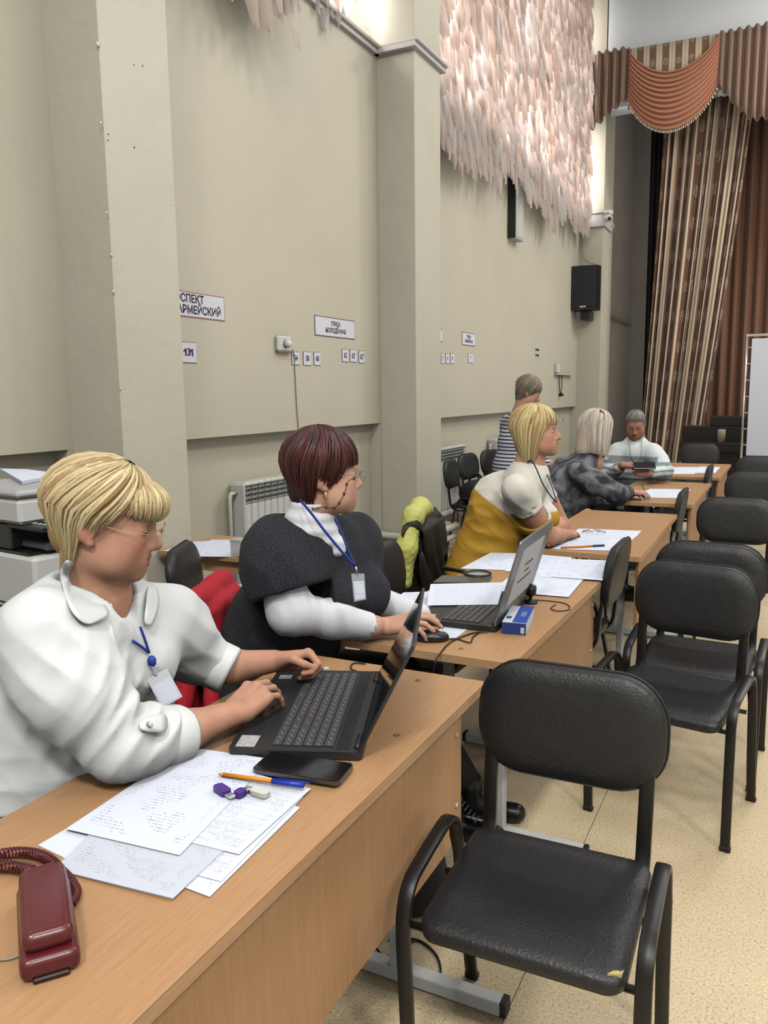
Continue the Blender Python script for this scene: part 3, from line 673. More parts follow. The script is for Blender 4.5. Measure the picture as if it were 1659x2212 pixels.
# ================================================================ desks
M_SCREW = mat('screw_cap', srgb(196, 186, 170), .4)
def make_desk(label, L, w, ht, grp='beech desks in the row', inset=0.12, pz0=0.35, feet=0.30):
    "local: long side along +Y from 0..L, aisle edge at x=0, sitter's edge at x=-w"
    t = thing('desk', label, 'desk', group=grp)
    mb = MB(); poly = [(x-w/2, y+L/2) for x, y in rrect(w, L, 0.012, 3)]
    mb.prism(poly, ht-0.025, ht); tt = mb.build('tabletop', [M_WOOD], t)
    b2 = MB(); pe = [(x-w/2, y+L/2) for x, y in rrect(w+.0016, L+.0016, 0.0128, 3)]
    n = len(pe); b2.add([(*q, ht-.0245) for q in pe]+[(*q, ht-.0008) for q in pe], [(i, (i+1) % n, n+(i+1) % n, n+i) for i in range(n)]); b2.build('edge_band', M_EDGE, tt)
    pn = MB().box((-0.045, inset, pz0), (-0.028, L-inset, ht-.025), .001).build('front_panel', M_WOODV, t)
    for y in (inset+.035, L-inset-.035):
        for z in (pz0+.10, ht-.10): MB().lathe([(0, .0), (.008, 0), (.0075, .003), (0, .0035)], (-0.0285, y, z), 10, axis=0).build('screw_cap', M_SCREW, pn, True)
    for y in (feet, L-feet):
        fr = MB().box((-w-.0+.06, y-.02, 0.008), (0.16-.0, y+.02, .045), .003).build('foot', M_STEEL, t)
        for xx in (-w+.055, .155): MB().box((xx-.006, y-.021, .006), (xx+.012, y+.021, .047), .003).build('end_cap', M_RUBBER, fr)
        for xx in (-.155, -.35 if w < .62 else -.37): MB().box((xx, y-.018, .044), (xx+.032, y+.018, ht-.055), .003).build('post', M_STEEL, t)
        MB().box((-w+.06, y-.018, ht-.06), (-.05, y+.018, ht-.0255), .003).build('top_bar', M_STEEL, t)
    return t
d1 = make_desk('nearest beech desk with the first laptop and red telephone', 1.62, 0.60, 0.75)
d1.location = (-0.715, 0.425, 0)
d2 = make_desk('second beech desk with laptop, mouse and spread papers', 1.29, 0.60, 0.75); d2.location = (-0.69, 2.215, 0); d2.rotation_euler.z = math.radians(-0.8)
d3 = make_desk('third beech desk, where the woman in yellow sits', 1.49, 0.60, 0.75); d3.location = (-0.60, 3.95, 0); d3.rotation_euler.z = math.radians(0.3)
d4 = make_desk('fourth beech desk, where the woman in grey writes', 1.46, 0.62, 0.75); d4.location = (-0.56, 5.93, 0)
d5 = make_desk('farthest beech desk of the row, before the man', 1.48, 0.62, 0.75); d5.location = (-0.52, 7.84, 0)
# cable hole plugs in the desk tops
for q, pr_ in (((903, 1470), d1), ((858, 1588), d1), ((995, 1402), d2)):
    p = onz(*q, .75); loc = np.array(pr_.location)
    MB().lathe([(.0, 0.0), (.0085, 0.0), (.008, .0012), (.004, .0012), (.0035, .0004), (0, .0004)], p-loc, 14).build('dowel_cap', mat('dowel_brown', srgb(142, 102, 66), .6), pr_, True)

# ================================================================ chairs
def chair_parts(t, seat_m=None, light=False):
    sm = seat_m or M_LEATHER
    for s in (-1, 1):
        x = s*0.245
        pts = [(x*0.985, -.175, 0.004), (x*0.99, -.185, .2), (x, -.195, .40)]
        pts += [(x, -.195+.075*(1-math.cos(a)), .435+.085*math.sin(a)) for a in np.linspace(0.1, PI/2-.08, 6)]
        pts += [(x, -.06, .530), (x, .03, .540)]
        pts += [(x, .05+.075*math.sin(a), .467+.075*math.cos(a)) for a in np.linspace(.15, PI/2, 6)]
        pts += [(x, .145, .42), (x*0.99, .19, .2), (x*.985, .235, .004)]
        leg = MB().flat_tube(pts, .0165, .0085, (1, 0, 0)).build('leg_loop', M_BLACK, t, auto=40)
        for yy in (-.175, .235): MB().box((x*.985-.018, yy-.011, 0), (x*.985+.018, yy+.011, .02), .004).build('foot_cap', M_RUBBER, leg)
        up = [(s*.185, -.15, .412), (s*.185, .10, .408)]+[(s*.187, .12+.095*math.sin(a), .503-.095*math.cos(a)) for a in np.linspace(.1, PI/2, 7)]
        up += [(s*.188, .222, .58), (s*.188, .243, .72), (s*.188, .262, .83)]
        MB().flat_tube(up, .0175, .0085, (1, 0, 0)).build('back_upright', M_BLACK, t, auto=40)
    for y, z in ((-.165, .405), (.05, .405)):
        MB().tube([(-.243, y, z+.012), (.243, y, z+.012)], .0085, 8).build('cross_bar', M_BLACK, t, True)
    # seat cushion: slightly dished, rounded rim
    out = rrect(.425, .395, .040, 5); n = len(out); V = []; F = []
    rings = [(0.96, -.022, 0), (1.0, -.014, 0), (1.008, .0, 0), (0.995, .010, 0), (0.96, .016, 0), (0.8, .0165, 0), (.5, .011, 0), (.25, .008, 0)]
    for k, (f, z, _) in enumerate(rings):
        for x, y in out:
            xx, yy = x*f, y*f; zz = z+(-.018*max(0, (-yy-.10)/.1)**2 if k > 0 else -.018*max(0, (-yy-.10)/.1)**2)+.010*max(0, (yy-.08)/.1)
            V.append((xx, yy-.005, .447+zz))
    for k in range(len(rings)-1):
        for i in range(n): F.append((k*n+i, k*n+(i+1) % n, (k+1)*n+(i+1) % n, (k+1)*n+i))
    F += [tuple(range(n-1, -1, -1)), tuple((len(rings)-1)*n+i for i in range(n))]
    me = mesh('seat', V, F, True); seat = obj('seat', me, sm, t)
    # backrest: oval pad bent round the sitter
    out = rrect(.455, .275, .115, 8); n = len(out); V = []; F = []
    rings = [(0.90, .018), (0.985, .016), (1.0, .004), (0.985, -.012), (.93, -.021), (.7, -.027), (.35, -.028)]
    for f, d in rings:
        for x, z in out:
            xx, zz = x*f, z*f; yy = d-1.1*0.35*xx*xx*0.9*-1
            V.append((xx, .243+.13*zz+yy*1.0+.012-.40*xx*xx, .748+zz))
    for k in range(len(rings)-1):
        for i in range(n): F.append((k*n+i, k*n+(i+1) % n, (k+1)*n+(i+1) % n, (k+1)*n+i))
    F += [tuple(range(n-1, -1, -1)), tuple((len(rings)-1)*n+i for i in range(n))]
    me = mesh('backrest', V, F, True); bk = obj('backrest', me, sm, t)
    pip = [(x*1.004, .243+.13*z+.012+.006-.05*x*x, .748+z*1.004) for x, z in out]
    MB().tube(pip, .004, 6, closed=True).build('piping', M_RUBBER, bk, True)
    return t
GRP_A = 'black leatherette chairs along the aisle'
ch1 = thing('stacking_chair', 'nearest black leatherette chair with a torn seat corner, facing the camera', 'chair', (-0.432, 1.605, 0), math.radians(1.0), GRP_A)
chair_parts(ch1)
proto = dup(ch1, (-0.325, 2.975, 0), math.radians(-9), 'black chair behind the nearest one, beside the second desk')
M_FOAM = mat('torn_foam', srgb(206, 180, 120), .9)
tear = MB().prism([(.178, -.19), (.203, -.182), (.206, -.16), (.196, -.172), (.186, -.178)], .4335, .4545).build('torn_foam', M_FOAM, ch1)
def chair(x, y, deg, label, group=GRP_A): return dup(proto, (x, y, 0), math.radians(deg), label, group)
chair(-0.285, 3.44, -3, 'black chair tucked right behind the second aisle chair')
chair(-0.255, 5.06, -1, 'black chair, fourth in the aisle row, beside the third desk')
chair(-0.205, 6.80, 0, 'black chair, fifth in the aisle row, beside the fourth desk')
chair(-0.215, 8.45, 0, 'black chair, farthest of the aisle row, beside the last desk')
GRP_B = 'black chairs pushed in between the desks'
chair(-0.905, 3.61, -90, 'black chair side-on in the gap between second and third desks', GRP_B)
chair(-0.87, 5.68, -90, 'black chair side-on in the gap between third and fourth desks', GRP_B)
chair(-0.86, 7.58, -90, 'black chair side-on in the gap before the farthest desk', GRP_B)
GRP_C = 'black chairs along the wall and stage'
p = onz(1512, 958, .885); chair(p[0], p[1]-.28, 0, 'black chair alone in front of the dark piano', GRP_C)
chair(-2.85, 8.22, 83, 'black chair by the far radiator, left of the pair', GRP_C)
chair(-2.80, 8.80, 80, 'black chair by the wall holding the white backpack', GRP_C)
chair(-2.72, 7.45, 95, 'black chair with dark bags just past the second pilaster', GRP_C)
chair(-2.55, 12.4, 20, 'black chair in the dark corner behind the man', GRP_C)
# ================================================================ sculpting kit for figures (implicit surfaces -> mesh)
def _n(v): v = np.array(v, float); return v/np.linalg.norm(v)
def smin(a, b, k):
    if k <= 0: return np.minimum(a, b)
    h = np.clip(0.5+0.5*(b-a)/k, 0, 1); return b+(a-b)*h-k*h*(1-h)
class Blob:
    def __init__(s): s.ops = []; s.bb = []
    def _a(s, op, f, k, lo, hi):
        s.ops.append((op, f, k))
        if op == 1: s.bb.append((np.array(lo, float), np.array(hi, float)))
        return s
    def sph(s, c, r, k=0.02, op=1):
        c = np.array(c, float); return s._a(op, lambda p: np.sqrt(((p-c)**2).sum(1))-r, k, c-r, c+r)
    def ell(s, c, r, k=0.02, op=1, rot=None):
        c = np.array(c, float); r = np.array(r, float) if not np.isscalar(r) else np.full(3, r); R_ = None if rot is None else np.array(rot, float)
        def f(p):
            q = p-c
            if R_ is not None: q = q @ R_
            a = np.sqrt(((q/r)**2).sum(1)); b = np.sqrt(((q/(r*r))**2).sum(1)); return a*(a-1)/np.maximum(b, 1e-6)
        m = r.max(); return s._a(op, f, k, c-m, c+m)
    def cap(s, a, b, ra, rb=None, k=0.02, op=1, flat=None, fs=1.0):
        "tapered capsule; flat = unit axis along which it is flattened by fs"
        a = np.array(a, float); b = np.array(b, float); rb = ra if rb is None else rb; ab = b-a; L2 = max(ab @ ab, 1e-12)
        fx = None if flat is None else _n(flat)
        def f(p):
            q = p-a; t = np.clip((q @ ab)/L2, 0, 1); d = q-t[:, None]*ab
            if fx is not None:
                d = d+((1.0/fs-1.0)*(d @ fx))[:, None]*fx
                return (np.sqrt((d**2).sum(1))-(ra+(rb-ra)*t))*min(1.0, 0.5+0.5*fs)
            return np.sqrt((d**2).sum(1))-(ra+(rb-ra)*t)
        m = max(ra, rb)*max(1.0, fs); return s._a(op, f, k, np.minimum(a, b)-m, np.maximum(a, b)+m)
    def chain(s, pts, rad, k=0.02, **kw):
        for i in range(len(pts)-1): s.cap(pts[i], pts[i+1], rad[i], rad[i+1], k, **kw)
        return s
    def sub(s, other, M, scale=1.0, k=0.02):
        "include another blob modelled in local space: world = M @ local"
        Rm = np.array(M.to_3x3().normalized()) if False else np.array(M)[:3, :3]; T = np.array(M)[:3, 3]; inv = np.linalg.inv(Rm); sc = abs(np.linalg.det(Rm))**(1/3)
        f = lambda p: other.eval((p-T) @ inv.T)*sc
        lo = np.min([b[0] for b in other.bb], 0); hi = np.max([b[1] for b in other.bb], 0)
        cs = np.array([[x, y, z] for x in (lo[0], hi[0]) for y in (lo[1], hi[1]) for z in (lo[2], hi[2])]) @ Rm.T+T
        return s._a(1, f, k, cs.min(0), cs.max(0))
    def warp(s, f): s.ops.append((2, f, 0)); return s     # add displacement field f(p) to the distance
    def eval(s, p):
        d = None
        for op, f, k in s.ops:
            if op == 2: d = d+f(p); continue
            v = f(p)
            if d is None: d = v
            elif op == 1: d = smin(d, v, k)
            else: d = -smin(-d, v, k)
        return d
    def mesh(s, h, clip=None, pad=None):
        lo = np.min([b[0] for b in s.bb], 0)-(pad or 4*h); hi = np.max([b[1] for b in s.bb], 0)+(pad or 4*h)
        if clip is not None: lo = np.maximum(lo, clip[0]); hi = np.minimum(hi, clip[1])
        B = 4; nb = np.maximum(np.ceil((hi-lo)/(h*B)).astype(int), 1); n = nb*B+1
        g = [lo[i]+h*B*(np.arange(nb[i])+0.5) for i in range(3)]
        cc = np.stack(np.meshgrid(*g, indexing='ij'), -1).reshape(-1, 3)
        dv = s.eval(cc); act = np.abs(dv) < h*B*1.35+0.012
        val = np.repeat(np.repeat(np.repeat(dv.reshape(nb), B, 0), B, 1), B, 2)
        full = np.full(n, 1.0); full[:nb[0]*B, :nb[1]*B, :nb[2]*B] = val
        need = np.zeros(n, bool); a3 = act.reshape(nb)
        m = np.repeat(np.repeat(np.repeat(a3, B, 0), B, 1), B, 2)
        need[:-1, :-1, :-1] |= m; need[1:, 1:, 1:] |= m; need[1:, :-1, :-1] |= m; need[:-1, 1:, :-1] |= m; need[:-1, :-1, 1:] |= m; need[1:, 1:, :-1] |= m; need[1:, :-1, 1:] |= m; need[:-1, 1:, 1:] |= m
        idx = np.argwhere(need); pts = lo+idx*h
        for i in range(0, len(pts), 200000): full[tuple(idx[i:i+200000].T)] = s.eval(pts[i:i+200000])
        return surf_nets(full, lo, h)
def surf_nets(D, lo, h):
    S = D < 0; nx, ny, nz = D.shape
    c = [D[i:nx-1+i, j:ny-1+j, k:nz-1+k] for i in (0, 1) for j in (0, 1) for k in (0, 1)]
    sc = sum((x < 0).astype(np.int8) for x in c); active = (sc > 0) & (sc < 8)
    cells = np.argwhere(active); vid = -np.ones(active.shape, np.int64); vid[active] = np.arange(len(cells))
    corner = np.array([(i, j, k) for i in (0, 1) for j in (0, 1) for k in (0, 1)])
    vals = np.stack([x[active] for x in c], 1); acc = np.zeros((len(cells), 3)); cnt = np.zeros(len(cells))
    for a in range(8):
        for ax in range(3):
            if corner[a][ax] == 0:
                b = a+(4, 2, 1)[ax]; va, vb = vals[:, a], vals[:, b]; m = (va < 0) != (vb < 0)
                t = va[m]/(va[m]-vb[m]); acc[m] += corner[a]+t[:, None]*(corner[b]-corner[a]); cnt[m] += 1
    V = lo+h*(cells+acc/np.maximum(cnt, 1)[:, None]); F = []
    for ax in range(3):
        o1, o2 = [(1, 2), (2, 0), (0, 1)][ax]
        sl0 = [slice(None)]*3; sl1 = [slice(None)]*3; sl0[ax] = slice(0, -1); sl1[ax] = slice(1, None)
        A, Bv = S[tuple(sl0)], S[tuple(sl1)]; e = np.argwhere(A != Bv)
        ok = (e[:, o1] > 0) & (e[:, o2] > 0) & (e[:, o1] < active.shape[o1]) & (e[:, o2] < active.shape[o2]); e = e[ok]
        d1 = np.zeros(3, int); d1[o1] = 1; d2 = np.zeros(3, int); d2[o2] = 1
        q = [vid[tuple((e-d1-d2).T)], vid[tuple((e-d2).T)], vid[tuple(e.T)], vid[tuple((e-d1).T)]]
        Q = np.stack(q, 1); fl = A[tuple(e.T)]; Q[~fl] = Q[~fl][:, ::-1]; F.append(Q[(Q >= 0).all(1)])
    return V, np.vstack(F)
def on_surface(B, x, y, lift=.004, d0=.8, d1=12.0):
    "point of a blob's surface met by the sight line (x, y), lifted off a little"
    r = _ray(x, y); d = d0; n = np.linalg.norm(r)
    for _ in range(400):
        v = float(B.eval((CAMP+r*d)[None])[0])
        if v < .0008 or d > d1: break
        d += max(v*.7, .0008)/n
    return CAMP+r*(d-lift/n)
def relax(V, F, it=1, w=0.5):
    n = len(V)
    for _ in range(it):
        acc = np.zeros_like(V); cnt = np.zeros(n)
        for a in range(F.shape[1]):
            b = (a+1) % F.shape[1]
            np.add.at(acc, F[:, a], V[F[:, b]]); np.add.at(acc, F[:, b], V[F[:, a]]); np.add.at(cnt, F[:, a], 1); np.add.at(cnt, F[:, b], 1)
        V = V*(1-w)+w*acc/np.maximum(cnt, 1)[:, None]
    return V
def blob_obj(name, parts, m, parent, colfn=None):
    "parts: list of (V,F); world coordinates -> parent's local"
    off = np.array(parent.matrix_basis.translation) if parent is not None else np.zeros(3)
    if parent is not None and parent.parent is not None: off = off+np.array(parent.parent.matrix_basis.translation)
    Vs = []; Fs = []; n = 0
    for V, F in parts: Vs.append(V); Fs.append(F+n); n += len(V)
    V = np.vstack(Vs); F = np.vstack(Fs)
    me = bpy.data.meshes.new(name); me.vertices.add(len(V)); me.vertices.foreach_set('co', (V-off).astype(np.float32).ravel())
    me.loops.add(F.size); me.loops.foreach_set('vertex_index', F.astype(np.int32).ravel())
    me.polygons.add(len(F)); me.polygons.foreach_set('loop_start', np.arange(0, F.size, 4, dtype=np.int32)); me.polygons.foreach_set('loop_total', np.full(len(F), 4, np.int32))
    me.polygons.foreach_set('use_smooth', np.ones(len(F), bool)); me.update(calc_edges=True); me.validate()
    if colfn is not None:
        ca = me.color_attributes.new('Col', 'FLOAT_COLOR', 'POINT'); c = np.ones((len(V), 4), np.float32); c[:, :3] = colfn(V); ca.data.foreach_set('color', c.ravel())
    return obj(name, me, m, parent)
def hash_noise(p, s, seed=0):
    "cheap smooth pseudo noise, about -1..1"
    q = p*s; a = seed*1.7
    return (np.sin(q[:, 0]*1.0+2.1*np.sin(q[:, 1]*0.9+a)+a)+np.sin(q[:, 1]*1.1+1.9*np.sin(q[:, 2]*0.8+1.3+a))+np.sin(q[:, 2]*1.05+2.0*np.sin(q[:, 0]*0.85+2.7+a)))/3.0

# ---------------------------------------------------------------- head
def head_blob(o):
    j = o.get('jowl', 0.0); nl = o.get('nose', 1.0)
    B = Blob()
    B.ell((-.008, 0, .035), (.092, .074, .080), 0)
    B.ell((.022, 0, -.012), (.067, .063, .088), .03)
    B.ell((.028, 0, -.066), (.056+.004*j, .052+.006*j, .048), .03)
    B.sph((.074, 0, -.096), .020, .028)
    for s in (-1, 1):
        B.sph((.050, s*.036, -.028), .030, .03)
        B.sph((.034, s*.040, -.070), .024+.008*j, .03)
    B.cap((.079, -.030, .021), (.079, .030, .021), .012, .012, .022)
    for s in (-1, 1):
        B.ell((.103, s*.034, .003), (.019, .019, .011), .014, -1)
        B.ell((.070, s*.033, .001), (.0175, .0175, .0125), .006)
    B.cap((.084, 0, .010), (.104*nl, 0, -.026), .0085, .0115, .014)
    B.sph((.1065*nl, 0, -.031), .0120, .008)
    for s in (-1, 1): B.sph((.095, s*.0125, -.036), .0085, .008)
    B.ell((.076, 0, -.064), (.020, .031, .023), .02)
    B.ell((.0915, 0, -.0585), (.009, .021, .0055), .004); B.ell((.0905, 0, -.0715), (.009, .018, .0066), .004)
    B.ell((.104, 0, -.0650), (.0125, .025, .0017), .003, -1)
    ca, sa = math.cos(.2), math.sin(.2); R_ = [[ca, 0, sa], [0, 1, 0], [-sa, 0, ca]]
    for s in (-1, 1):
        B.ell((-.012, s*.075, -.004), (.0185, .0105, .033), .008, 1, R_)
        B.ell((-.004, s*.0865, -.006), (.0095, .0075, .018), .005, -1, R_)
        B.sph((-.004, s*.073, -.036), .008, .008)
    return B
def head_frame(c, yaw, pitch, roll=0.0, sc=(1, 1, 1)):
    "local x forward, y left, z up; yaw from +X, pitch>0 looks down"
    M = Matrix.Translation(Vector(c)) @ Matrix.Rotation(yaw, 4, 'Z') @ Matrix.Rotation(pitch, 4, 'Y') @ Matrix.Rotation(roll, 4, 'X') @ Matrix.Diagonal((sc[0], sc[1], sc[2], 1))
    return M
def xf(M, pts): P = np.atleast_2d(np.array(pts, float)); A = np.array(M); return P @ A[:3, :3].T+A[:3, 3]
def inv_xf(M, pts): return xf(M.inverted(), pts)
def skin_cols(M, base, lip, brow=None, browz=.027, ruddy=0.0, hairfn=None, hairc=None):
    base = np.array(base[:3]); lip = np.array(lip[:3])
    def f(V):
        q = inv_xf(M, V); c = np.tile(base, (len(V), 1))
        red = base*np.array([1.0, .72, .70])
        w = np.zeros(len(V))
        for s in (-1, 1):
            w = np.maximum(w, 0.55*np.exp(-(((q-np.array([.07, s*.042, -.03]))/np.array([.04, .022, .022]))**2).sum(1)))
            w = np.maximum(w, 0.75*np.exp(-(((q-np.array([-.01, s*.08, -.004]))/np.array([.022, .012, .034]))**2).sum(1)))
        w = np.maximum(w, 0.5*np.exp(-(((q-np.array([.112, 0, -.032]))/np.array([.016, .016, .014]))**2).sum(1)))
        w = np.clip(w+ruddy, 0, 1)[:, None]; c = c*(1-w)+red*w
        d = np.minimum((((q-np.array([.0945, 0, -.0585]))/np.array([.011, .0225, .0065]))**2).sum(1), (((q-np.array([.0935, 0, -.0715]))/np.array([.011, .0195, .0075]))**2).sum(1))
        w = np.clip((1.25-d)/0.4, 0, 1)[:, None]*.9; c = c*(1-w)+lip*w
        if brow is not None:
            zz = browz+.004*np.cos((np.abs(q[:, 1])-.032)*60); w = np.exp(-((q[:, 2]-zz)/.0042)**2)*np.clip((.058-np.abs(q[:, 1]))/.012, 0, 1)*np.clip((np.abs(q[:, 1])-.008)/.008, 0, 1)*(q[:, 0] > .03)
            w = (0.8*w)[:, None]; c = c*(1-w)+np.array(brow[:3])*w
        if hairfn is not None:
            w = np.clip(hairfn(q), 0, 1)[:, None]; c = c*(1-w)+np.array(hairc[:3])*w
        return c
    return f
def make_skin(name, rough=0.5):
    m = mat(name, (1, 1, 1, 1), rough, sub=0.12, spec=0.35); N, L, b = nodes_of(m)
    a = N.new('ShaderNodeVertexColor'); a.layer_name = 'Col'
    mp = [n for n in N if n.type == 'MAPPING'][0]
    n1 = N.new('ShaderNodeTexNoise'); n1.inputs['Scale'].default_value = 35; n1.inputs['Detail'].default_value = 4; L.new(mp.outputs[0], n1.inputs['Vector'])
    mr = N.new('ShaderNodeMapRange'); mr.inputs[1].default_value = .3; mr.inputs[2].default_value = .7; mr.inputs[3].default_value = .92; mr.inputs[4].default_value = 1.06; L.new(n1.outputs[0], mr.inputs[0])
    mx = N.new('ShaderNodeMix'); mx.data_type = 'RGBA'; mx.blend_type = 'MULTIPLY'; mx.inputs[0].default_value = 1; L.new(a.outputs[0], mx.inputs[6]); L.new(mr.outputs[0], mx.inputs[7]); L.new(mx.outputs[2], b.inputs['Base Color'])
    n2 = N.new('ShaderNodeTexNoise'); n2.inputs['Scale'].default_value = 260; L.new(mp.outputs[0], n2.inputs['Vector'])
    bp = N.new('ShaderNodeBump'); bp.inputs['Strength'].default_value = .12; bp.inputs['Distance'].default_value = .002; L.new(n2.outputs[0], bp.inputs['Height']); L.new(bp.outputs[0], b.inputs['Normal'])
    return m
M_SKIN = make_skin('skin')
M_EYEW = mat('eye_white', srgb(222, 216, 210), .3); M_IRIS = mat('eye_iris', srgb(70, 62, 52), .2)
def eyes(M, parent, half=1.0):
    for s in (-1, 1):
        mb = MB(); prof = [(math.sin(a), -math.cos(a)) for a in np.linspace(.02, PI-.02, 9)]
        mb.lathe(prof, n=14, axis=0); mb.V = [tuple(v) for v in xf(M, np.array(mb.V)*np.array([.0170, .0125, .0052*half])+np.array([.0732, s*.0335, .0002]))]
        off = np.array(parent.matrix_basis.translation); mb.V = [tuple(np.array(v)-off) for v in mb.V]; e = mb.build('eye', M_EYEW, parent, True)
        mb = MB(); mb.lathe(prof, n=12, axis=0); mb.V = [tuple(v-off) for v in xf(M, np.array(mb.V)*np.array([.004, .0055, .005*half])+np.array([.0875, s*.0315, .0002]))]; mb.build('iris', M_IRIS, e, True)

# ---------------------------------------------------------------- hair from locks
def make_hair(name, dark, light, rough=.42):
    m = mat(name, dark, rough, spec=.45); N, L, b = nodes_of(m)
    gi = N.new('ShaderNodeNewGeometry'); cr = N.new('ShaderNodeValToRGB'); E = cr.color_ramp.elements; E[0].color = dark; E[1].color = light
    mid = E.new(.45); mid.color = tuple((a+c)/2 for a, c in zip(dark, light))
    L.new(gi.outputs['Random Per Island'], cr.inputs[0]); L.new(cr.outputs[0], b.inputs['Base Color']); return m
def hair(M, parent, m, o, name='hair'):
    "fine locks combed over an ellipsoid from the crown axis (head space); cut where zcut(x) says, falling free below freez"
    rg = np.random.default_rng(o.get('seed', 1)); c = np.array(o['c']); r = np.array(o['r']); ax = _n(o.get('axis', (0, 0, 1)))
    e1 = _n(np.cross([0, 1, 0], ax)); e2 = np.cross(ax, e1)      # e1 forward, e2 left
    zx, zz = np.array(o['zcut']).T; off = np.array(parent.matrix_basis.translation); S = 26; VV = []; FF = []; base = 0; nn = 5
    for lay, frac in o.get('layers', ((1.0, 1.0), (.97, .8))):
        N_ = int(o.get('n', 260)*frac); ph = 2*PI*(np.arange(N_)+rg.uniform(-.5, .5, N_))/N_; ph = (ph+PI) % (2*PI)-PI
        if 'arc' in o: ph = ph*o['arc']
        sw = o.get('sweep', 0.0)*np.sin(ph)+rg.uniform(-.10, .10, N_); wob = rg.uniform(0, 6.3, N_); k = rg.uniform(.985, 1.03, N_)*lay
        zr = rg.uniform(-1, 1, N_)*o.get('rag', .008); th = o.get('th0', .05)+rg.uniform(0, .12, N_)
        pts = []; free = np.zeros(N_, bool); dead = np.zeros(N_, bool); fd = np.zeros((N_, 3)); prev = None; cnt = np.zeros(N_, int); fz = o.get('freez', -9); fg = o.get('fall', (.3, .3, .06))
        for st in range(90):
            an = ph+sw*(th/1.5)
            d = ax*np.cos(th)[:, None]+(e1*np.cos(an)[:, None]+e2*np.sin(an)[:, None])*np.sin(th)[:, None]
            q = c+d*r*(k*(1+.012*np.sin(5*th+wob)))[:, None]
            if prev is not None:
                nf = (~free) & (d[:, 2] < fz); fd[nf] = (q-prev)[nf]/np.maximum(np.linalg.norm((q-prev)[nf], axis=1, keepdims=True), 1e-9); free |= nf
                tgt = np.stack([-fg[0]*(prev[:, 0]-o.get('fx', -.03)), -fg[1]*prev[:, 1], np.full(N_, -fg[2])], 1)+.004*np.sin(np.outer(wob, [3, 5, 1])+st*.5)
                tgt /= np.linalg.norm(tgt, axis=1, keepdims=True); f2 = fd*.7+.3*tgt; f2 /= np.maximum(np.linalg.norm(f2, axis=1, keepdims=True), 1e-9); fd = np.where(free[:, None], f2, fd)
                q = np.where(free[:, None], prev+fd*.008, q); q = np.where(dead[:, None], prev, q)
            pts.append(q); cnt += ~dead; prev = q
            dead |= ((q[:, 2] < np.interp(q[:, 0], zx, zz)+zr) & (st > 3)) | (th > 2.9)
            th = th+.055
            if dead.all(): break
        P = np.stack(pts, 1); t = np.linspace(0, 1, o.get('seg', 12))
        idx = t[None]*(cnt[:, None]-1); i0 = np.minimum(idx.astype(int), P.shape[1]-2); fr = (idx-i0)[..., None]
        ar = np.arange(N_)[:, None]; Q = P[ar, i0]*(1-fr)+P[ar, i0+1]*fr; ok = cnt > 4; Q = Q[ok]; n1 = len(Q)
        Q = Q+(t[None, :, None]**3)*np.array(o.get('tip', (0, 0, 0)))
        W = xf(M, Q.reshape(-1, 3)).reshape(Q.shape)-off; cen = xf(M, [c])[0]-off
        w = rg.uniform(.7, 1.3, n1)*o.get('w', .005); prof = w[:, None]*np.clip(np.minimum(t*5+.35, (1.02-t)*2.4), .10, 1); thk = prof*.45+.0005
        T = np.gradient(W, axis=1); T /= np.maximum(np.linalg.norm(T, axis=2, keepdims=True), 1e-9); out = W-cen; out -= T*(out*T).sum(2, keepdims=True); out /= np.maximum(np.linalg.norm(out, axis=2, keepdims=True), 1e-6); sd = np.cross(T, out)
        tw = rg.uniform(-.7, .7, n1)[:, None, None]; sd, out = sd*np.cos(tw)+out*np.sin(tw), out*np.cos(tw)-sd*np.sin(tw)
        al = 2*PI*np.arange(nn)/nn
        V = W[:, :, None]+sd[:, :, None]*(np.cos(al)[None, None, :, None]*prof[:, :, None, None])+out[:, :, None]*(np.sin(al)[None, None, :, None]*thk[:, :, None, None])
        sg = len(t); I = base+(np.arange(n1)[:, None, None]*sg+np.arange(sg-1)[None, :, None])*nn; kk = np.arange(nn)[None, None]
        F = np.stack([I+kk, I+(kk+1) % nn, I+nn+(kk+1) % nn, I+nn+kk], -1).reshape(-1, 4); VV.append(V.reshape(-1, 3)); FF.append(F); base += V.size//3
    return blob_raw(name, np.vstack(VV), np.vstack(FF), m, parent)
def blob_raw(name, V, F, m, parent):
    me = bpy.data.meshes.new(name); me.vertices.add(len(V)); me.vertices.foreach_set('co', V.astype(np.float32).ravel())
    me.loops.add(F.size); me.loops.foreach_set('vertex_index', F.astype(np.int32).ravel())
    me.polygons.add(len(F)); me.polygons.foreach_set('loop_start', np.arange(0, F.size, 4, dtype=np.int32)); me.polygons.foreach_set('loop_total', np.full(len(F), 4, np.int32))
    me.polygons.foreach_set('use_smooth', np.ones(len(F), bool)); me.update(calc_edges=True); return obj(name, me, m, parent)
def lashes(M, parent, m, z=-.006):
    off = np.array(parent.matrix_basis.translation)
    for s in (-1, 1): MB().tube(xf(M, [(.0885-.55*abs(y-.002)**1.35*4.0*.5, s*(.0335+y), z+.10*abs(y)-.0) for y in np.linspace(-.014, .015, 7)])-off, .0011, 5).build('eyelash', m, parent, True)

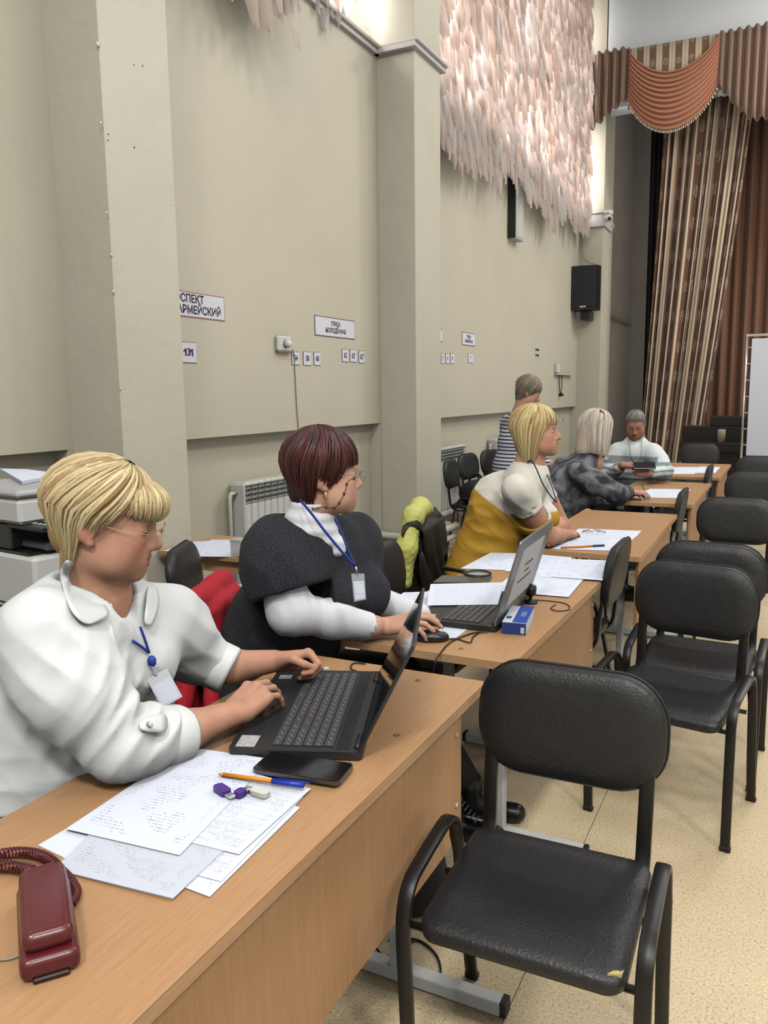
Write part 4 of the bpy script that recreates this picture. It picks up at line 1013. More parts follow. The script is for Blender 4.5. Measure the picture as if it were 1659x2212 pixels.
# ---------------------------------------------------------------- hands
def hand_blob(B, M, pose, thumb=None, sc=1.0, k=.0035):
    "M: hand frame, x towards fingers, y towards the thumb, z back of hand; pose: 4 x (mcp, pip, dip, splay) index..little"
    mcp = np.array([(.088, .027, .000), (.092, .006, .003), (.087, -.015, .001), (.078, -.033, -.005)])*sc
    Ls = np.array([(.040, .025, .020), (.044, .028, .021), (.040, .026, .021), (.031, .019, .018)])*sc
    Rs = np.array([(.0098, .0086, .0076), (.0100, .0088, .0078), (.0094, .0083, .0074), (.0084, .0074, .0066)])*sc
    W = lambda q: xf(M, [q])[0]
    wr = [W((0.0, .014*sc, 0)), W((0.0, -.014*sc, 0))]
    for i in range(4):
        B.cap(W((.004, (.018, .007, -.006, -.016)[i]*sc, 0)), W(mcp[i]+np.array([-.004, 0, -.004])), .0145*sc, .0115*sc, .012)
    B.cap(W((.018*sc, .016*sc, -.009*sc)), W((.052*sc, .026*sc, -.012*sc)), .0155*sc, .0135*sc, .016)
    B.cap(W((.015*sc, -.018*sc, -.009*sc)), W((.055*sc, -.026*sc, -.012*sc)), .0145*sc, .0115*sc, .016)
    tips = []
    for i in range(4):
        p = mcp[i].copy(); a = 0.0; sp = pose[i][3]; pr = p
        for j in range(3):
            a += pose[i][j]; d = np.array([math.cos(a)*math.cos(sp), math.sin(sp)*math.cos(a), -math.sin(a)])
            q = p+d*Ls[i][j]; B.cap(W(p), W(q), Rs[i][j], Rs[i][min(2, j+1)]*(0.92 if j == 2 else 1), k if j else .007)
            p = q
        tips.append((p, d, a))
    th = np.array(thumb if thumb is not None else [(.020, .026, -.008), (.050, .050, -.014), (.078, .062, -.018), (.100, .066, -.022)])*sc
    B.cap(W(th[0]), W(th[1]), .0145*sc, .0115*sc, .012); B.cap(W(th[1]), W(th[2]), .0110*sc, .0098*sc, .004); B.cap(W(th[2]), W(th[3]), .0098*sc, .0078*sc, .003)
    tips.append((th[3], _n(th[3]-th[2]), 0))
    return tips
def hand_frame(wrist, fwd, up):
    x = _n(fwd); z = np.array(up, float); z = _n(z-x*(x @ z)); y = np.cross(z, x)
    return x, y, z
def mframe(wrist, fwd, up, mirror=False, sc=1.0):
    x, y, z = hand_frame(wrist, fwd, up)
    if mirror: y = -y
    M = Matrix(((x[0], y[0], z[0], wrist[0]), (x[1], y[1], z[1], wrist[1]), (x[2], y[2], z[2], wrist[2]), (0, 0, 0, 1))); return M
def wtube(pts, r, name, m, parent, n=6, closed=False, rad2=None, up=None):
    off = np.array(parent.matrix_basis.translation)
    if parent.parent is not None: off = off+np.array(parent.parent.matrix_basis.translation)
    return MB().tube(np.array(pts)-off, r, n, closed=closed, rad2=rad2, up=up).build(name, m, parent, True)
def folds_field(centers, amp, freq, axis, rad):
    "sharp-crested creases around a few points"
    ax = _n(axis); u = _n(np.cross(ax, [.3, .2, .93])); v = np.cross(ax, u)
    def f(p):
        d = np.zeros(len(p))
        for i, c in enumerate(centers):
            q = p-np.array(c); w = np.exp(-((q/rad)**2).sum(1))
            x = (q @ ax)*freq+1.7*np.sin((q @ u)*19+i*2.1)+1.1*np.sin((q @ v)*23+i)+i*1.3
            d += w*(np.abs(np.sin(x*.5))**.8*2-1)*(0.65+0.35*np.sin((q @ u)*31+(q @ v)*17+i))
        return amp*d
    return f
# ---------------------------------------------------------------- spectacles
def glasses(M, parent, m, w=.027, hgt=.017, zc=-.002, xf_=.104, tilt=.0, rim=.0009, arms=True, name='glasses', full=True, gap=.0355):
    off = np.array(parent.matrix_basis.translation)
    g = MB(); lens = []
    for s in (-1, 1):
        out = [(xf_-.10*abs(0)-.16*max(0, abs(s*gap+x)-.02)**1.0*0.35, s*gap+x, zc+y) for x, y in rrect(2*w, 2*hgt, hgt*.75, 6)]
        P = xf(M, out)-off; lens.append((P, s))
        if full: g.tube(P, rim, 5, closed=True)
        else:
            hi = [p for p, o_ in zip(P, out) if o_[2] > zc-.002]; g.tube(P, rim*.45, 4, closed=True); g.tube(sorted(hi, key=lambda v: v[0]+v[1]), rim*1.2, 5)
        side = [(xf_-.004-.012, s*(gap+w), zc+.006), (xf_-.03, s*(gap+w+.006), zc+.006), (.05, s*.076, zc+.007), (.01, s*.079, zc+.010), (-.012, s*.080, zc+.004)]
        if arms: g.tube(xf(M, spline(side, 4))-off, rim*1.1, 5)
    g.tube(xf(M, spline([(xf_, -gap+w, zc+.003), (xf_+.004, 0, zc+.007), (xf_, gap-w, zc+.003)], 4))-off, rim, 5)
    o = g.build(name, m, parent, True)
    for P, s in lens:
        V = list(P)+[P.mean(0)]; n = len(P)
        obj('lens', mesh('lens', V, [(i, (i+1) % n, n) for i in range(n)], False), M_LENS, o)
    return o
M_LENS = mat('spectacle_lens', srgb(240, 246, 246), .05, alpha=.14, spec=.8)
M_GOLD = mat('gold_wire', srgb(206, 170, 120), .25, metal=1.0); M_WIRE = mat('silver_wire', srgb(150, 150, 150), .25, metal=1.0)
# ================================================================ first woman: white blouse, at the first laptop
M_BLOUSE = mat('white_blouse_cloth', srgb(232, 234, 233), .7, sheen=.15, bump=.06, bscale=240)
M_TROUS = mat('black_trouser_cloth', srgb(22, 22, 26), .85)
M_LANY = mat('blue_lanyard', srgb(38, 62, 160), .6)
M_BADGE = mat('badge_clear_sleeve', srgb(214, 218, 228), .3)
SK1 = srgb(196, 148, 122)
def person(label, loc): return thing('person', label, 'person', loc)
def up_vec(*a): return np.array(a, float)
def seated_legs(hip, knee_l, knee_r, foot_l, foot_r, r=.085):
    B = Blob()
    for s, k, f in ((1, knee_l, foot_l), (-1, knee_r, foot_r)):
        h = hip[0] if s == 1 else hip[1]
        B.cap(h, k, r, r*.78, .04); B.cap(k, f, r*.76, r*.5, .04)
    B.cap(hip[0], hip[1], r*1.2, r*1.2, .06)
    return B
def shoe(ankle, fwd, m, parent, s=1.0):
    f = _n(fwd); B = Blob(); a = np.array(ankle, float); g = np.array([a[0], a[1], .035])
    B.cap(a, g+[0, 0, .02], .048*s, .045*s, .03); B.cap(g-f*.03, g+f*.15*s, .036*s, .032*s, .03, flat=(0, 0, 1), fs=.95); B.ops.append((1, lambda p: np.abs(p[:, 2]-.01)*0+np.full(len(p), 9.0), 0))
    B.ops.append((-1, lambda p: p[:, 2]-.004, .004))
    return blob_obj('shoe', [B.mesh(.008)], m, parent)
def lerp(a, b, t): return np.array(a)*(1-t)+np.array(b)*t

p1 = person('woman with short blonde hair and glasses in a white blouse typing on the nearest laptop', (-1.5, 1.27, 0))
yaw = math.radians(35); fw = np.array([math.cos(yaw), math.sin(yaw), 0]); lf = np.array([-math.sin(yaw), math.cos(yaw), 0])
c1 = dep(190, 1138, 1.66)+lf*.084+fw*.014
H1 = head_frame(c1, yaw, math.radians(13), math.radians(0), (1.13, 1.08, 1.05))
hb = head_blob({'jowl': 1.0, 'nose': .99})
SR, SL = dep(88, 1352, 1.60), dep(376, 1318, 1.98)
ER, CR, WR = onz(258, 1606, .835), onz(366, 1590, .80), onz(508, 1540, .812)
CL, WL = onz(482, 1442, .84), onz(592, 1428, .828)
EL = lerp(SL, CL, .62)+np.array([-.06, .02, -.03])
NB = np.array([c1[0]-.045, c1[1]+.0, c1[2]-.175])
B = Blob(); B.sub(hb, H1, k=0)
B.cap(xf(H1, [(-.022, 0, -.055)])[0], NB, .056, .066, .035)
B.cap(NB+[.0, 0, -.02], NB+[.022, .015, -.11], .074, .055, .05, flat=(0, 1, 0), fs=1.2)
parts = [B.mesh(.0036)]
A = Blob(); A.chain([lerp(ER, CR, -.1)+[0, 0, .0], lerp(CR, WR, .25), WR], [.050, .046, .031], .02, flat=(0, 0, 1), fs=.93)
HR = mframe(WR, onz(572, 1470, .848)-WR, (.12, -.10, 1.0))
pose = [(.62, .42, .22, .06), (.50, .45, .25, .0), (.52, .48, .25, -.06), (.55, .5, .25, -.16)]
hand_blob(A, HR, pose, [(.02, .024, -.010), (.048, .046, -.024), (.075, .052, -.040), (.096, .048, -.050)], 1.13)
parts.append(A.mesh(.0026))
A = Blob(); A.chain([EL, lerp(CL, WL, .15), WL], [.050, .045, .032], .02, flat=(0, 0, 1), fs=.95)
HL = mframe(WL, np.array([.80, .52, .10]), (-.62, .35, .75), mirror=True)
pose = [(1.05, 1.35, .7, .05), (1.15, 1.35, .7, 0), (1.2, 1.35, .7, -.04), (1.25, 1.35, .7, -.08)]
hand_blob(A, HL, pose, [(.02, .024, -.006), (.048, .042, -.018), (.076, .040, -.036), (.098, .028, -.044)], 1.10)
parts.append(A.mesh(.0028))
blob_obj('body', parts, M_SKIN, p1, skin_cols(H1, SK1, srgb(160, 96, 86), srgb(168, 130, 96), ruddy=.10))
eyes(H1, p1, .35)
# blouse
B = Blob(); YF = (0, 1, 0)
B.cap((-1.555, 1.27, .58), (-1.44, 1.275, .95), .165, .140, .05, flat=YF, fs=1.25)
B.cap((-1.44, 1.275, .95), (-1.385, 1.275, 1.05), .145, .105, .06, flat=YF, fs=1.3)
B.sph((-1.46, 1.25, .74), .165, .08); B.cap((-1.53, 1.17, .66), (-1.43, 1.15, 1.02), .125, .10, .09)
for y, z in ((1.185, .945), (1.365, .935)): B.sph((-1.335, y, z), .088, .07)
B.cap(SR+[-.02,.02,-.03], NB+[-.02, -.03, -.035], .062, .074, .09); B.cap(SL+[-.02,-.02,-.03], NB+[-.02, .03, -.035], .062, .074, .09)
B.chain([SR, lerp(SR, ER, .5)+np.array([-.012, -.018, .01]), ER], [.060, .078, .076], .085)
B.chain([ER, lerp(ER, CR, .55), CR], [.076, .072, .062], .03)
B.chain([SL, lerp(SL, EL, .5), EL, CL], [.062, .070, .066, .056], .06)
# open V neck
B0 = Blob(); B0.ops = list(B.ops); B0.bb = list(B.bb)
VP = [xf(H1, [(.035, .005, -.150)])[0]]+[on_surface(B0, x, y, .0) for x, y in ((262, 1260), (274, 1302), (300, 1358))]
for i_, (ra, rb) in enumerate(((.056, .046), (.046, .032), (.032, .008))): B.cap(VP[i_], VP[i_+1], ra, rb, .010, -1)
B.sph(NB+[.0, 0, .06], .075, .015, -1)
axR = _n(CR-ER)
B.ops.append((-1, lambda p: -((p-CR) @ axR+0.0) if False else np.where(((p-CR)**2).sum(1) < .012, ((CR-p) @ axR), 9.0)*-1.0*-1.0, .004))
B.ops.pop()
def cutend(B, P, ax, rr):
    P = np.array(P); ax = _n(ax)
    B.ops.append((-1, lambda p: np.maximum(-((p-P) @ ax), np.sqrt(((p-P)**2).sum(1))-rr), .003))
cutend(B, CR, CR-ER, .14); cutend(B, CL, CL-EL, .14)
cutend(B, (-1.53, 1.27, .69), (-.15, 0, -1), .6)
B.warp(folds_field([ER+[0, 0, .05], lerp(SR, ER, .6), lerp(ER, CR, .5)], .0085, 115, _n(ER-SR)+np.array([.5, .5, .2]), .11))
B.warp(folds_field([SR+[.03, .02, -.06], lerp(SL, EL, .5), EL], .0075, 105, (.4, .5, .9), .10))
B.warp(folds_field([(-1.4, 1.2, .72), (-1.36, 1.3, .82), (-1.5, 1.15, .7)], .006, 75, (.5, .2, .9), .16))
B.warp(lambda p: .0028*hash_noise(p, 26, 2))
# shell: hollow near the cuffs so the arm comes out of an opening
for P, Q, r in ((CR, ER, .050), (CL, EL, .046)): B.cap(P+_n(P-Q)*.02, P-_n(P-Q)*.03, r, r*.95, .004, -1)
bl = blob_obj('blouse', [B.mesh(.0062)], M_BLOUSE, p1)
# rolled cuffs with tab and button
def ring(P, ax, r, w, name, parent, m, th=.004, flatz=.95, segs=28):
    ax = _n(ax); u = _n(np.cross(ax, [0, 0, 1])); v = np.cross(u, ax); off = np.array(p1.location); mb = MB(); V = []; F = []
    prof = [(r, -w), (r+th*1.3, -w*.6), (r+th*1.4, w*.7), (r+th*.6, w), (r-th*.8, w*.9), (r-th, -w*.3)]
    for rr, a in prof:
        for k in range(segs):
            t = 2*PI*k/segs; q = P+ax*a+u*rr*math.cos(t)+v*rr*flatz*math.sin(t)*(1+.03*math.sin(3*t)); V.append(q-off)
    n = segs; np_ = len(prof)
    for i in range(np_-1):
        for k in range(n): F.append((i*n+k, i*n+(k+1) % n, (i+1)*n+(k+1) % n, (i+1)*n+k))
    return obj(name, mesh(name, V, F, True), m, parent)
ring(CR-_n(CR-ER)*.004, CR-ER, .068, .032, 'cuff', bl, M_BLOUSE); ring(CL-_n(CL-EL)*.008, CL-EL, .062, .030, 'cuff', bl, M_BLOUSE)
def world_sheet(name, pts2d, m, parent, thick=.002, sub=2):
    "grid of world points (rows x cols x 3)"
    P = np.array(pts2d, float); nr, nc = P.shape[:2]; off = np.array(p1.location) if parent in (p1, bl) else np.array(parent.location)
    V = (P-off).reshape(-1, 3); F = [(r*nc+c, r*nc+c+1, (r+1)*nc+c+1, (r+1)*nc+c) for r in range(nr-1) for c in range(nc-1)]
    o = obj(name, mesh(name, V, F, True), m, parent)
    if sub: mm = o.modifiers.new('s', 'SUBSURF'); mm.levels = sub; mm.render_levels = sub
    s = o.modifiers.new('t', 'SOLIDIFY'); s.thickness = thick; s.offset = 0; return o
# tab across the right cuff
a_ = dep(296, 1566, 1.66); b_ = dep(345, 1553, 1.70)
# collar: folded band round the neck, running into two lapel points
rows = [[], [], [], []]
fwc = np.array([.80, .60, 0]); lfc = np.array([-.60, .80, 0])
for k, a in enumerate(np.linspace(-1.78, 1.78, 19)):      # from right front round the back to left front
    ang = PI-a if False else a; dirv = -fwc*math.cos(ang)+lfc*math.sin(ang)*-1.0
    fr = max(0.0, (abs(a)-1.0)/.78); lift = .052-.050*fr
    base = NB+np.array([.008, 0, 0])
    rows[0].append(base+dirv*(.078+.012*fr)+fwc*.02*fr+np.array([0, 0, lift-.035-.045*fr]))
    rows[1].append(base+dirv*(.081+.014*fr)+fwc*.025*fr+np.array([0, 0, lift+.004-.03*fr]))
    rows[2].append(base+dirv*(.098+.022*fr)+fwc*.028*fr+np.array([0, 0, lift-.018-.045*fr]))
    rows[3].append(base+dirv*(.118+.040*fr*(1 if fr < .8 else .8))+fwc*.03*fr+np.array([0, 0, lift-.052-.075*fr]))
world_sheet('collar', rows, M_BLOUSE, bl, .003)
BLS = B
def S1(x, y, l=.006):
    q = on_surface(BLS, x, y, l)
    return q if (q-CAMP) @ _fw < 2.1 else dep(x, y, 1.66-l)
inn = [(150, 1203), (182, 1240), (208, 1275), (226, 1306), (240, 1330)]; mid = [(138, 1218), (160, 1260), (180, 1296), (198, 1322), (216, 1340)]; outr = [(126, 1236), (138, 1280), (152, 1318), (172, 1342), (192, 1352)]
world_sheet('lapel', [[S1(*q, .014) for q in inn], [S1(*q, .026) for q in mid], [S1(*q, .016) for q in outr]], M_BLOUSE, bl, .003)
inn = [(318, 1262), (316, 1290), (314, 1320), (310, 1350)]; outr = [(340, 1268), (346, 1296), (340, 1326), (326, 1356)]
world_sheet('lapel', [[S1(*q, .016) for q in inn], [S1(*q, .016) for q in outr]], M_BLOUSE, bl, .003)
world_sheet('cuff_tab', [[S1(*q, .018) for q in ((306, 1553), (330, 1545), (360, 1540))], [S1(*q, .020) for q in ((298, 1566), (330, 1563), (362, 1562))], [S1(*q, .018) for q in ((306, 1580), (332, 1582), (360, 1585))]], M_BLOUSE, bl, .003, 1)
q_ = S1(324, 1564, .024)-np.array(p1.location); MB().lathe([(0, -.002), (.0075, -.002), (.0075, .001), (.005, .002), (0, .001)], q_, 14, axis=1).build('button', mat('button_pearl', srgb(226, 226, 224), .25), bl, True)
# trousers and shoes
HL_, HR_ = np.array([-1.56, 1.37, .52]), np.array([-1.56, 1.17, .52])
KL, KR = np.array([-1.12, 1.40, .53]), np.array([-1.12, 1.16, .53]); FL, FR = np.array([-1.10, 1.42, .09]), np.array([-1.12, 1.14, .09])
tr = seated_legs((HL_, HR_), KL, KR, FL, FR, .095); tr.cap((-1.56, 1.27, .56), (-1.54, 1.27, .72), .165, .152, .05, flat=YF, fs=1.15)
blob_obj('trousers', [tr.mesh(.012)], M_TROUS, p1)
M_SHOE = mat('black_shoe_leather', srgb(18, 18, 20), .35)
shoe(FL, (1, 0.1, 0), M_SHOE, p1); shoe(FR, (1, -.1, 0), M_SHOE, p1)
# hair: swept from a whorl above the forehead
M_H1 = make_hair('blonde_hair', srgb(150, 118, 72), srgb(232, 212, 164))
ZC1 = [(-.12, -.104), (-.045, -.100), (-.030, -.070), (-.022, -.020), (.002, -.002), (.05, .040), (.06, .043), (.2, .043)]
vb = Blob(); vb.ell((-.012, 0, .043), (.096, .082, .082), 0); vb.ell((-.045, 0, -.02), (.052, .062, .070), .03)
vb.ell((.085, 0, -.025), (.085, .10, .078), .012, -1); vb.ell((.028, -.09, -.035), (.045, .045, .045), .012, -1); vb.ell((.028, .09, -.035), (.045, .045, .045), .012, -1)
V_, F_ = vb.mesh(.006); hr = blob_obj('hair', [(xf(H1, V_), F_)], mat('hair_underlayer_blonde', srgb(168, 138, 92), .6), p1)
def sub_hair(M, root, m, o, hairobj):
    h2 = hair(M, root, m, o, 'locks'); h2.parent = hairobj; return h2
o1 = dict(c=(-.012, 0, .036), r=(.104, .091, .096), axis=(.42, 0, 1), zcut=ZC1, n=620, w=.0046, rag=.012, th0=.10, seed=4, sweep=.30, freez=-.10, fall=(.55, .28, .06), layers=((1.0, 1.0), (.97, .9), (1.035, .4)))
sub_hair(H1, p1, M_H1, o1, hr)
# fringe rolled forward over the forehead
o1b = dict(c=(.052, 0, .050), r=(.064, .070, .050), axis=(-.1, 0, 1), zcut=[(-.1, .05), (.03, .05), (.06, .028), (.2, .024)], n=330, w=.0044, rag=.008, th0=.15, seed=9, arc=.6, layers=((1.0, 1.0), (.93, .6)))
sub_hair(H1, p1, M_H1, o1b, hr)
lashes(H1, p1, mat('eyelash_dark', srgb(58, 42, 34), .7))
glasses(H1, p1, M_GOLD, w=.026, hgt=.016, zc=-.006, xf_=.112, full=False)
# lanyard and badge on the chest
BL1 = B
L0, L1 = S1(303, 1354, .012), S1(322, 1410, .010)
wtube(spline([S1(286, 1384, .008), S1(304, 1396, .010), L1], 4), .0035, 'lanyard', M_LANY, p1, rad2=.0012)
wtube(spline([L0, S1(313, 1382, .012), L1], 4), .0042, 'lanyard', M_LANY, p1, rad2=.0015)
def at_p(parent, V): return V-np.array(parent.location)
MB().lathe([(0, -.012), (.009, -.008), (.010, .004), (.006, .011), (0, .012)], at_p(p1, S1(328, 1428, .014)), 12).build('clip_bead', M_LANY, p1, True)
q_ = at_p(p1, S1(334, 1448, .012)); MB().box(q_-[.006, .003, .012], q_+[.006, .003, .012], .002).build('clip', M_CHROME, p1)
def badge(corners, parent, m=None, inner=True, thick=.0015):
    "corners: tl, tr, br, bl world points"
    C_ = [np.array(q) for q in corners]; off = np.array(parent.location); n_ = _n(np.cross(C_[1]-C_[0], C_[3]-C_[0]))*thick
    V = [q-off for q in C_]+[q-off+n_ for q in C_]; F = [(0, 1, 2, 3), (7, 6, 5, 4), (0, 4, 5, 1), (1, 5, 6, 2), (2, 6, 7, 3), (3, 7, 4, 0)]
    o = obj('badge', mesh('badge', V, F), m or M_BADGE, parent)
    if inner:
        g = lambda u, v: lerp(lerp(C_[0], C_[1], u), lerp(C_[3], C_[2], u), v)-off
        sgn = 1 if (n_ @ (CAMP-C_[0])) > 0 else -1
        w = (n_ if sgn > 0 else 0*n_)+sgn*n_*.4
        me = mesh('badge_card', [g(.08, .28)+w, g(.92, .28)+w, g(.92, .95)+w, g(.08, .95)+w], [(0, 1, 2, 3)]); uv = me.uv_layers.new(name='UVMap')
        for i, q in enumerate(((.02, .10), (.10, .10), (.10, .02), (.02, .02))): uv.data[i].uv = q
        obj('badge_card', me, inner if not isinstance(inner, bool) else M_PAPER, o)
    return o
D0 = float((S1(336, 1452, .014)-CAMP) @ _fw); badge((dep(316, 1467, D0), dep(360, 1443, D0+.004), dep(394, 1505, D0-.002), dep(350, 1530, D0-.006)), p1)
# ================================================================ second woman: dark red hair, charcoal top over white turtleneck
M_CHAR = mat('charcoal_boucle', srgb(40, 42, 50), .95, var=.55, vscale=150, bump=.5, bscale=170)
M_TURT = mat('white_turtleneck_knit', srgb(226, 226, 230), .8, bump=.1, bscale=200)
SK2 = srgb(206, 160, 134)
p2 = person('woman with short dark red hair and charcoal top using a mouse', (-1.62, 2.2, 0))
yaw = math.radians(53); fw = np.array([math.cos(yaw), math.sin(yaw), 0]); lf = np.array([-math.sin(yaw), math.cos(yaw), 0])
yaw = math.radians(43); fw = np.array([math.cos(yaw), math.sin(yaw), 0]); lf = np.array([-math.sin(yaw), math.cos(yaw), 0])
c2 = dep(693, 1030, 2.42)+lf*.082+fw*.018
H2 = head_frame(c2, yaw, math.radians(2), 0, (1.16, 1.08, 1.08))
SR, SL = dep(585, 1175, 2.46), dep(770, 1160, 2.82)
ER, CR, WR = dep(628, 1322, 2.44), dep(800, 1352, 2.60), onz(828, 1352, .795)
NB = xf(H2, [(-.04, 0, -.165)])[0]
CH = lerp(SR, SL, .5)+np.array([-.03, -.01, -.09]); PV = np.array([-1.62, 2.26, .55])
B = Blob(); B.sub(head_blob({'jowl': 1.3, 'nose': .97}), H2, k=0)
B.cap(xf(H2, [(-.02, 0, -.055)])[0], NB, .060, .066, .035)
parts = [B.mesh(.0042)]
A = Blob(); A.chain([lerp(ER, CR, .6), CR, WR], [.045, .036, .031], .02, flat=(0, 0, 1), fs=.92)
HR = mframe(WR, onz(893, 1336, .822)-WR, (.05, -.20, 1.0))
pose = [(.35, .42, .25, .12), (.38, .45, .28, .02), (.48, .5, .3, -.10), (.55, .55, .3, -.2)]
tips = hand_blob(A, HR, pose, [(.02, .024, -.010), (.050, .050, -.016), (.078, .058, -.028), (.098, .056, -.036)], 1.12)
parts.append(A.mesh(.0032))
blob_obj('body', parts, M_SKIN, p2, skin_cols(H2, SK2, srgb(170, 96, 92), srgb(110, 70, 60), ruddy=.05))
M_NAIL = mat('plum_nail_polish', srgb(74, 20, 46), .2, coat=.5)
for (tp, d, a) in tips[:4]:
    n_ = np.array([math.sin(a), 0, math.cos(a)]); c_ = tp*1.0+n_*.0052-d*.002; mb = MB(); prof = [(math.sin(t), -math.cos(t)) for t in np.linspace(.05, PI-.05, 7)]
    mb.lathe(prof, n=10); R_ = np.stack([d, np.cross(n_, d), n_], 1); mb.V = [tuple(v-np.array(p2.location)) for v in xf(HR, (np.array(mb.V)*np.array([.0085, .0055, .0022])) @ R_.T+c_)]; mb.build('fingernail', M_NAIL, p2, True)
eyes(H2, p2, .8)
# charcoal top
axw = _n(SL-SR)
B = Blob()
B.cap(PV+[.02, 0, .05], CH, .185, .155, .06, flat=axw, fs=1.22)
B.cap(CH, lerp(SR, SL, .5)+[0, 0, -.02], .155, .10, .07, flat=axw, fs=1.3)
B.sph(PV+[.10, 0, .20], .17, .10)
for t in (.27, .73): B.sph(lerp(SR, SL, t)+np.array([.085, .035, -.19]), .095, .08)
for S_ in (SR, SL): B.cap(lerp(S_, NB, .05)+[0, 0, -.03], NB+[-.02, 0, -.045], .068, .078, .09)
MR = lerp(SR, ER, .72)
B.chain([SR, lerp(SR, ER, .45), MR], [.064, .080, .082], .10); B.chain([SL, SL+[-.02, .06, -.16]], [.08, .085], .08)
B.sph(NB+[.0, 0, .045], .078, .012, -1)
cutend(B, MR, ER-SR, .15); cutend(B, PV+[0, 0, .02], (-.1, 0, -1), .7)
B.cap(MR, MR-_n(ER-SR)*.03, .062, .062, .004, -1)
B.warp(folds_field([lerp(SR, ER, .4), CH+[.05, 0, -.1], PV+[.1, -.1, .25]], .006, 70, (.5, .3, .8), .15)); B.warp(lambda p: .003*hash_noise(p, 30, 5))
tp2 = blob_obj('sweater', [B.mesh(.0075)], M_CHAR, p2)
# turtleneck: sleeves and collar
B = Blob(); B.chain([lerp(SR, ER, .45), ER, lerp(ER, CR, .5), CR], [.066, .066, .056, .043], .04)
B.warp(folds_field([ER, lerp(ER, MR, .7), lerp(ER, CR, .3)], .004, 150, _n(CR-ER)+np.array([.2, .2, .6]), .07)); cutend(B, CR, CR-ER, .08)
B.cap(CR+_n(CR-ER)*.02, CR-_n(CR-ER)*.02, .036, .036, .003, -1)
blob_obj('turtleneck_sleeve', [B.mesh(.006)], M_TURT, p2)
B = Blob(); EL2 = SL+[-.02, .08, -.24]; B.chain([SL+[-.02, .06, -.14], EL2, EL2+[.22, .0, -.04]], [.062, .062, .045], .04)
blob_obj('turtleneck_sleeve', [B.mesh(.007)], M_TURT, p2)
B = Blob(); NT = xf(H2, [(-.02, 0, -.085)])[0]; B.cap(NT, NB+[.004, 0, .005], .068, .080, .02); B.cap(NB+[.02, .012, .0], NB+[.075, .04, -.05], .06, .04, .04)
B.cap(NT+[0, 0, .1], NT+[0.0, 0, -.004], .08, .066, .006, -1); B.warp(lambda p: .002*np.sin(p[:, 2]*160+6*p[:, 0]))
blob_obj('turtleneck_collar', [B.mesh(.005)], M_TURT, p2)
# legs stretched forward below the desk
tr = seated_legs((PV+[0, .11, 0], PV+[0, -.11, 0]), np.array([-1.20, 2.50, .54]), np.array([-1.18, 2.27, .54]), np.array([-.98, 2.62, .12]), np.array([-1.0, 2.46, .12]), .10)
blob_obj('trousers', [tr.mesh(.012)], M_TROUS, p2)
for a_, d_ in (((-.98, 2.62, .12), (1, .15, 0)), ((-1.0, 2.46, .12), (1, .05, 0))):
    sh = shoe(a_, d_, M_SHOE, p2, 1.15)
    mb = MB()
    for k in range(6): q = np.array(a_)+_n(d_)*(.045+.012*k)+np.array([0, 0, .02-.012*k])-np.array(p2.location); mb.tube([q+[0, -.02, 0], q+[0, .02, 0]], .003, 5)
    l_ = mb.build('lace', mat('boot_lace', srgb(120, 118, 116), .6), p2, True); l_['kind'] = 'stuff'
# hair
M_H2 = make_hair('dark_red_hair', srgb(36, 13, 15), srgb(84, 34, 32), .42)
ZC2 = [(-.12, -.112), (-.045, -.110), (-.032, -.080), (-.022, -.022), (.0, -.022), (.022, -.030), (.05, .018), (.065, .034), (.2, .034)]
vb = Blob(); vb.ell((-.006, 0, .040), (.094, .084, .084), 0); vb.ell((-.042, 0, -.03), (.050, .062, .074), .03)
vb.ell((.088, 0, -.03), (.085, .11, .078), .012, -1); vb.ell((.030, -.09, -.04), (.042, .045, .048), .012, -1); vb.ell((.030, .09, -.04), (.042, .045, .048), .012, -1)
V_, F_ = vb.mesh(.007); hr = blob_obj('hair', [(xf(H2, V_), F_)], mat('hair_underlayer_red', srgb(44, 16, 16), .6), p2)
o2 = dict(c=(-.006, 0, .036), r=(.101, .092, .100), axis=(-.10, 0, 1), zcut=ZC2, n=520, w=.0050, rag=.012, th0=.08, seed=14, sweep=.5, freez=-.10, fall=(.45, .25, .06), layers=((1.0, 1.0), (.97, .8), (1.03, .35)))
sub_hair(H2, p2, M_H2, o2, hr)
lashes(H2, p2, MATS['eyelash_dark'], .004)
gl2 = glasses(H2, p2, M_WIRE, w=.025, hgt=.015, zc=-.004, xf_=.108)
# spectacle chain hanging past the cheek
ch_ = spline([xf(H2, [(.085, -.062, -.004)])[0], dep(752, 1040, 2.345), dep(746, 1060, 2.34), dep(737, 1080, 2.34), dep(722, 1097, 2.345), dep(695, 1095, 2.36)], 6)
M_CHAIN = mat('bead_chain', srgb(70, 50, 34), .4)
wtube(ch_, .0014, 'glasses_chain', M_CHAIN, p2)
for k in (2, 8, 14, 20, 24, 28):
    mb = MB().lathe([(.0005, -.006), (.0042, -.003), (.0042, .003), (.0005, .006)], ch_[min(k, len(ch_)-1)]-np.array(p2.location), 8); mb.build('chain_bead', M_CHAIN, p2, True)
e_ = xf(H2, [(-.004, -.083, -.048)])[0]; MB().lathe([(.001, -.022), (.007, -.012), (.005, .004), (.001, .008)], e_-np.array(p2.location), 8).build('earring', M_GOLD, p2, True)
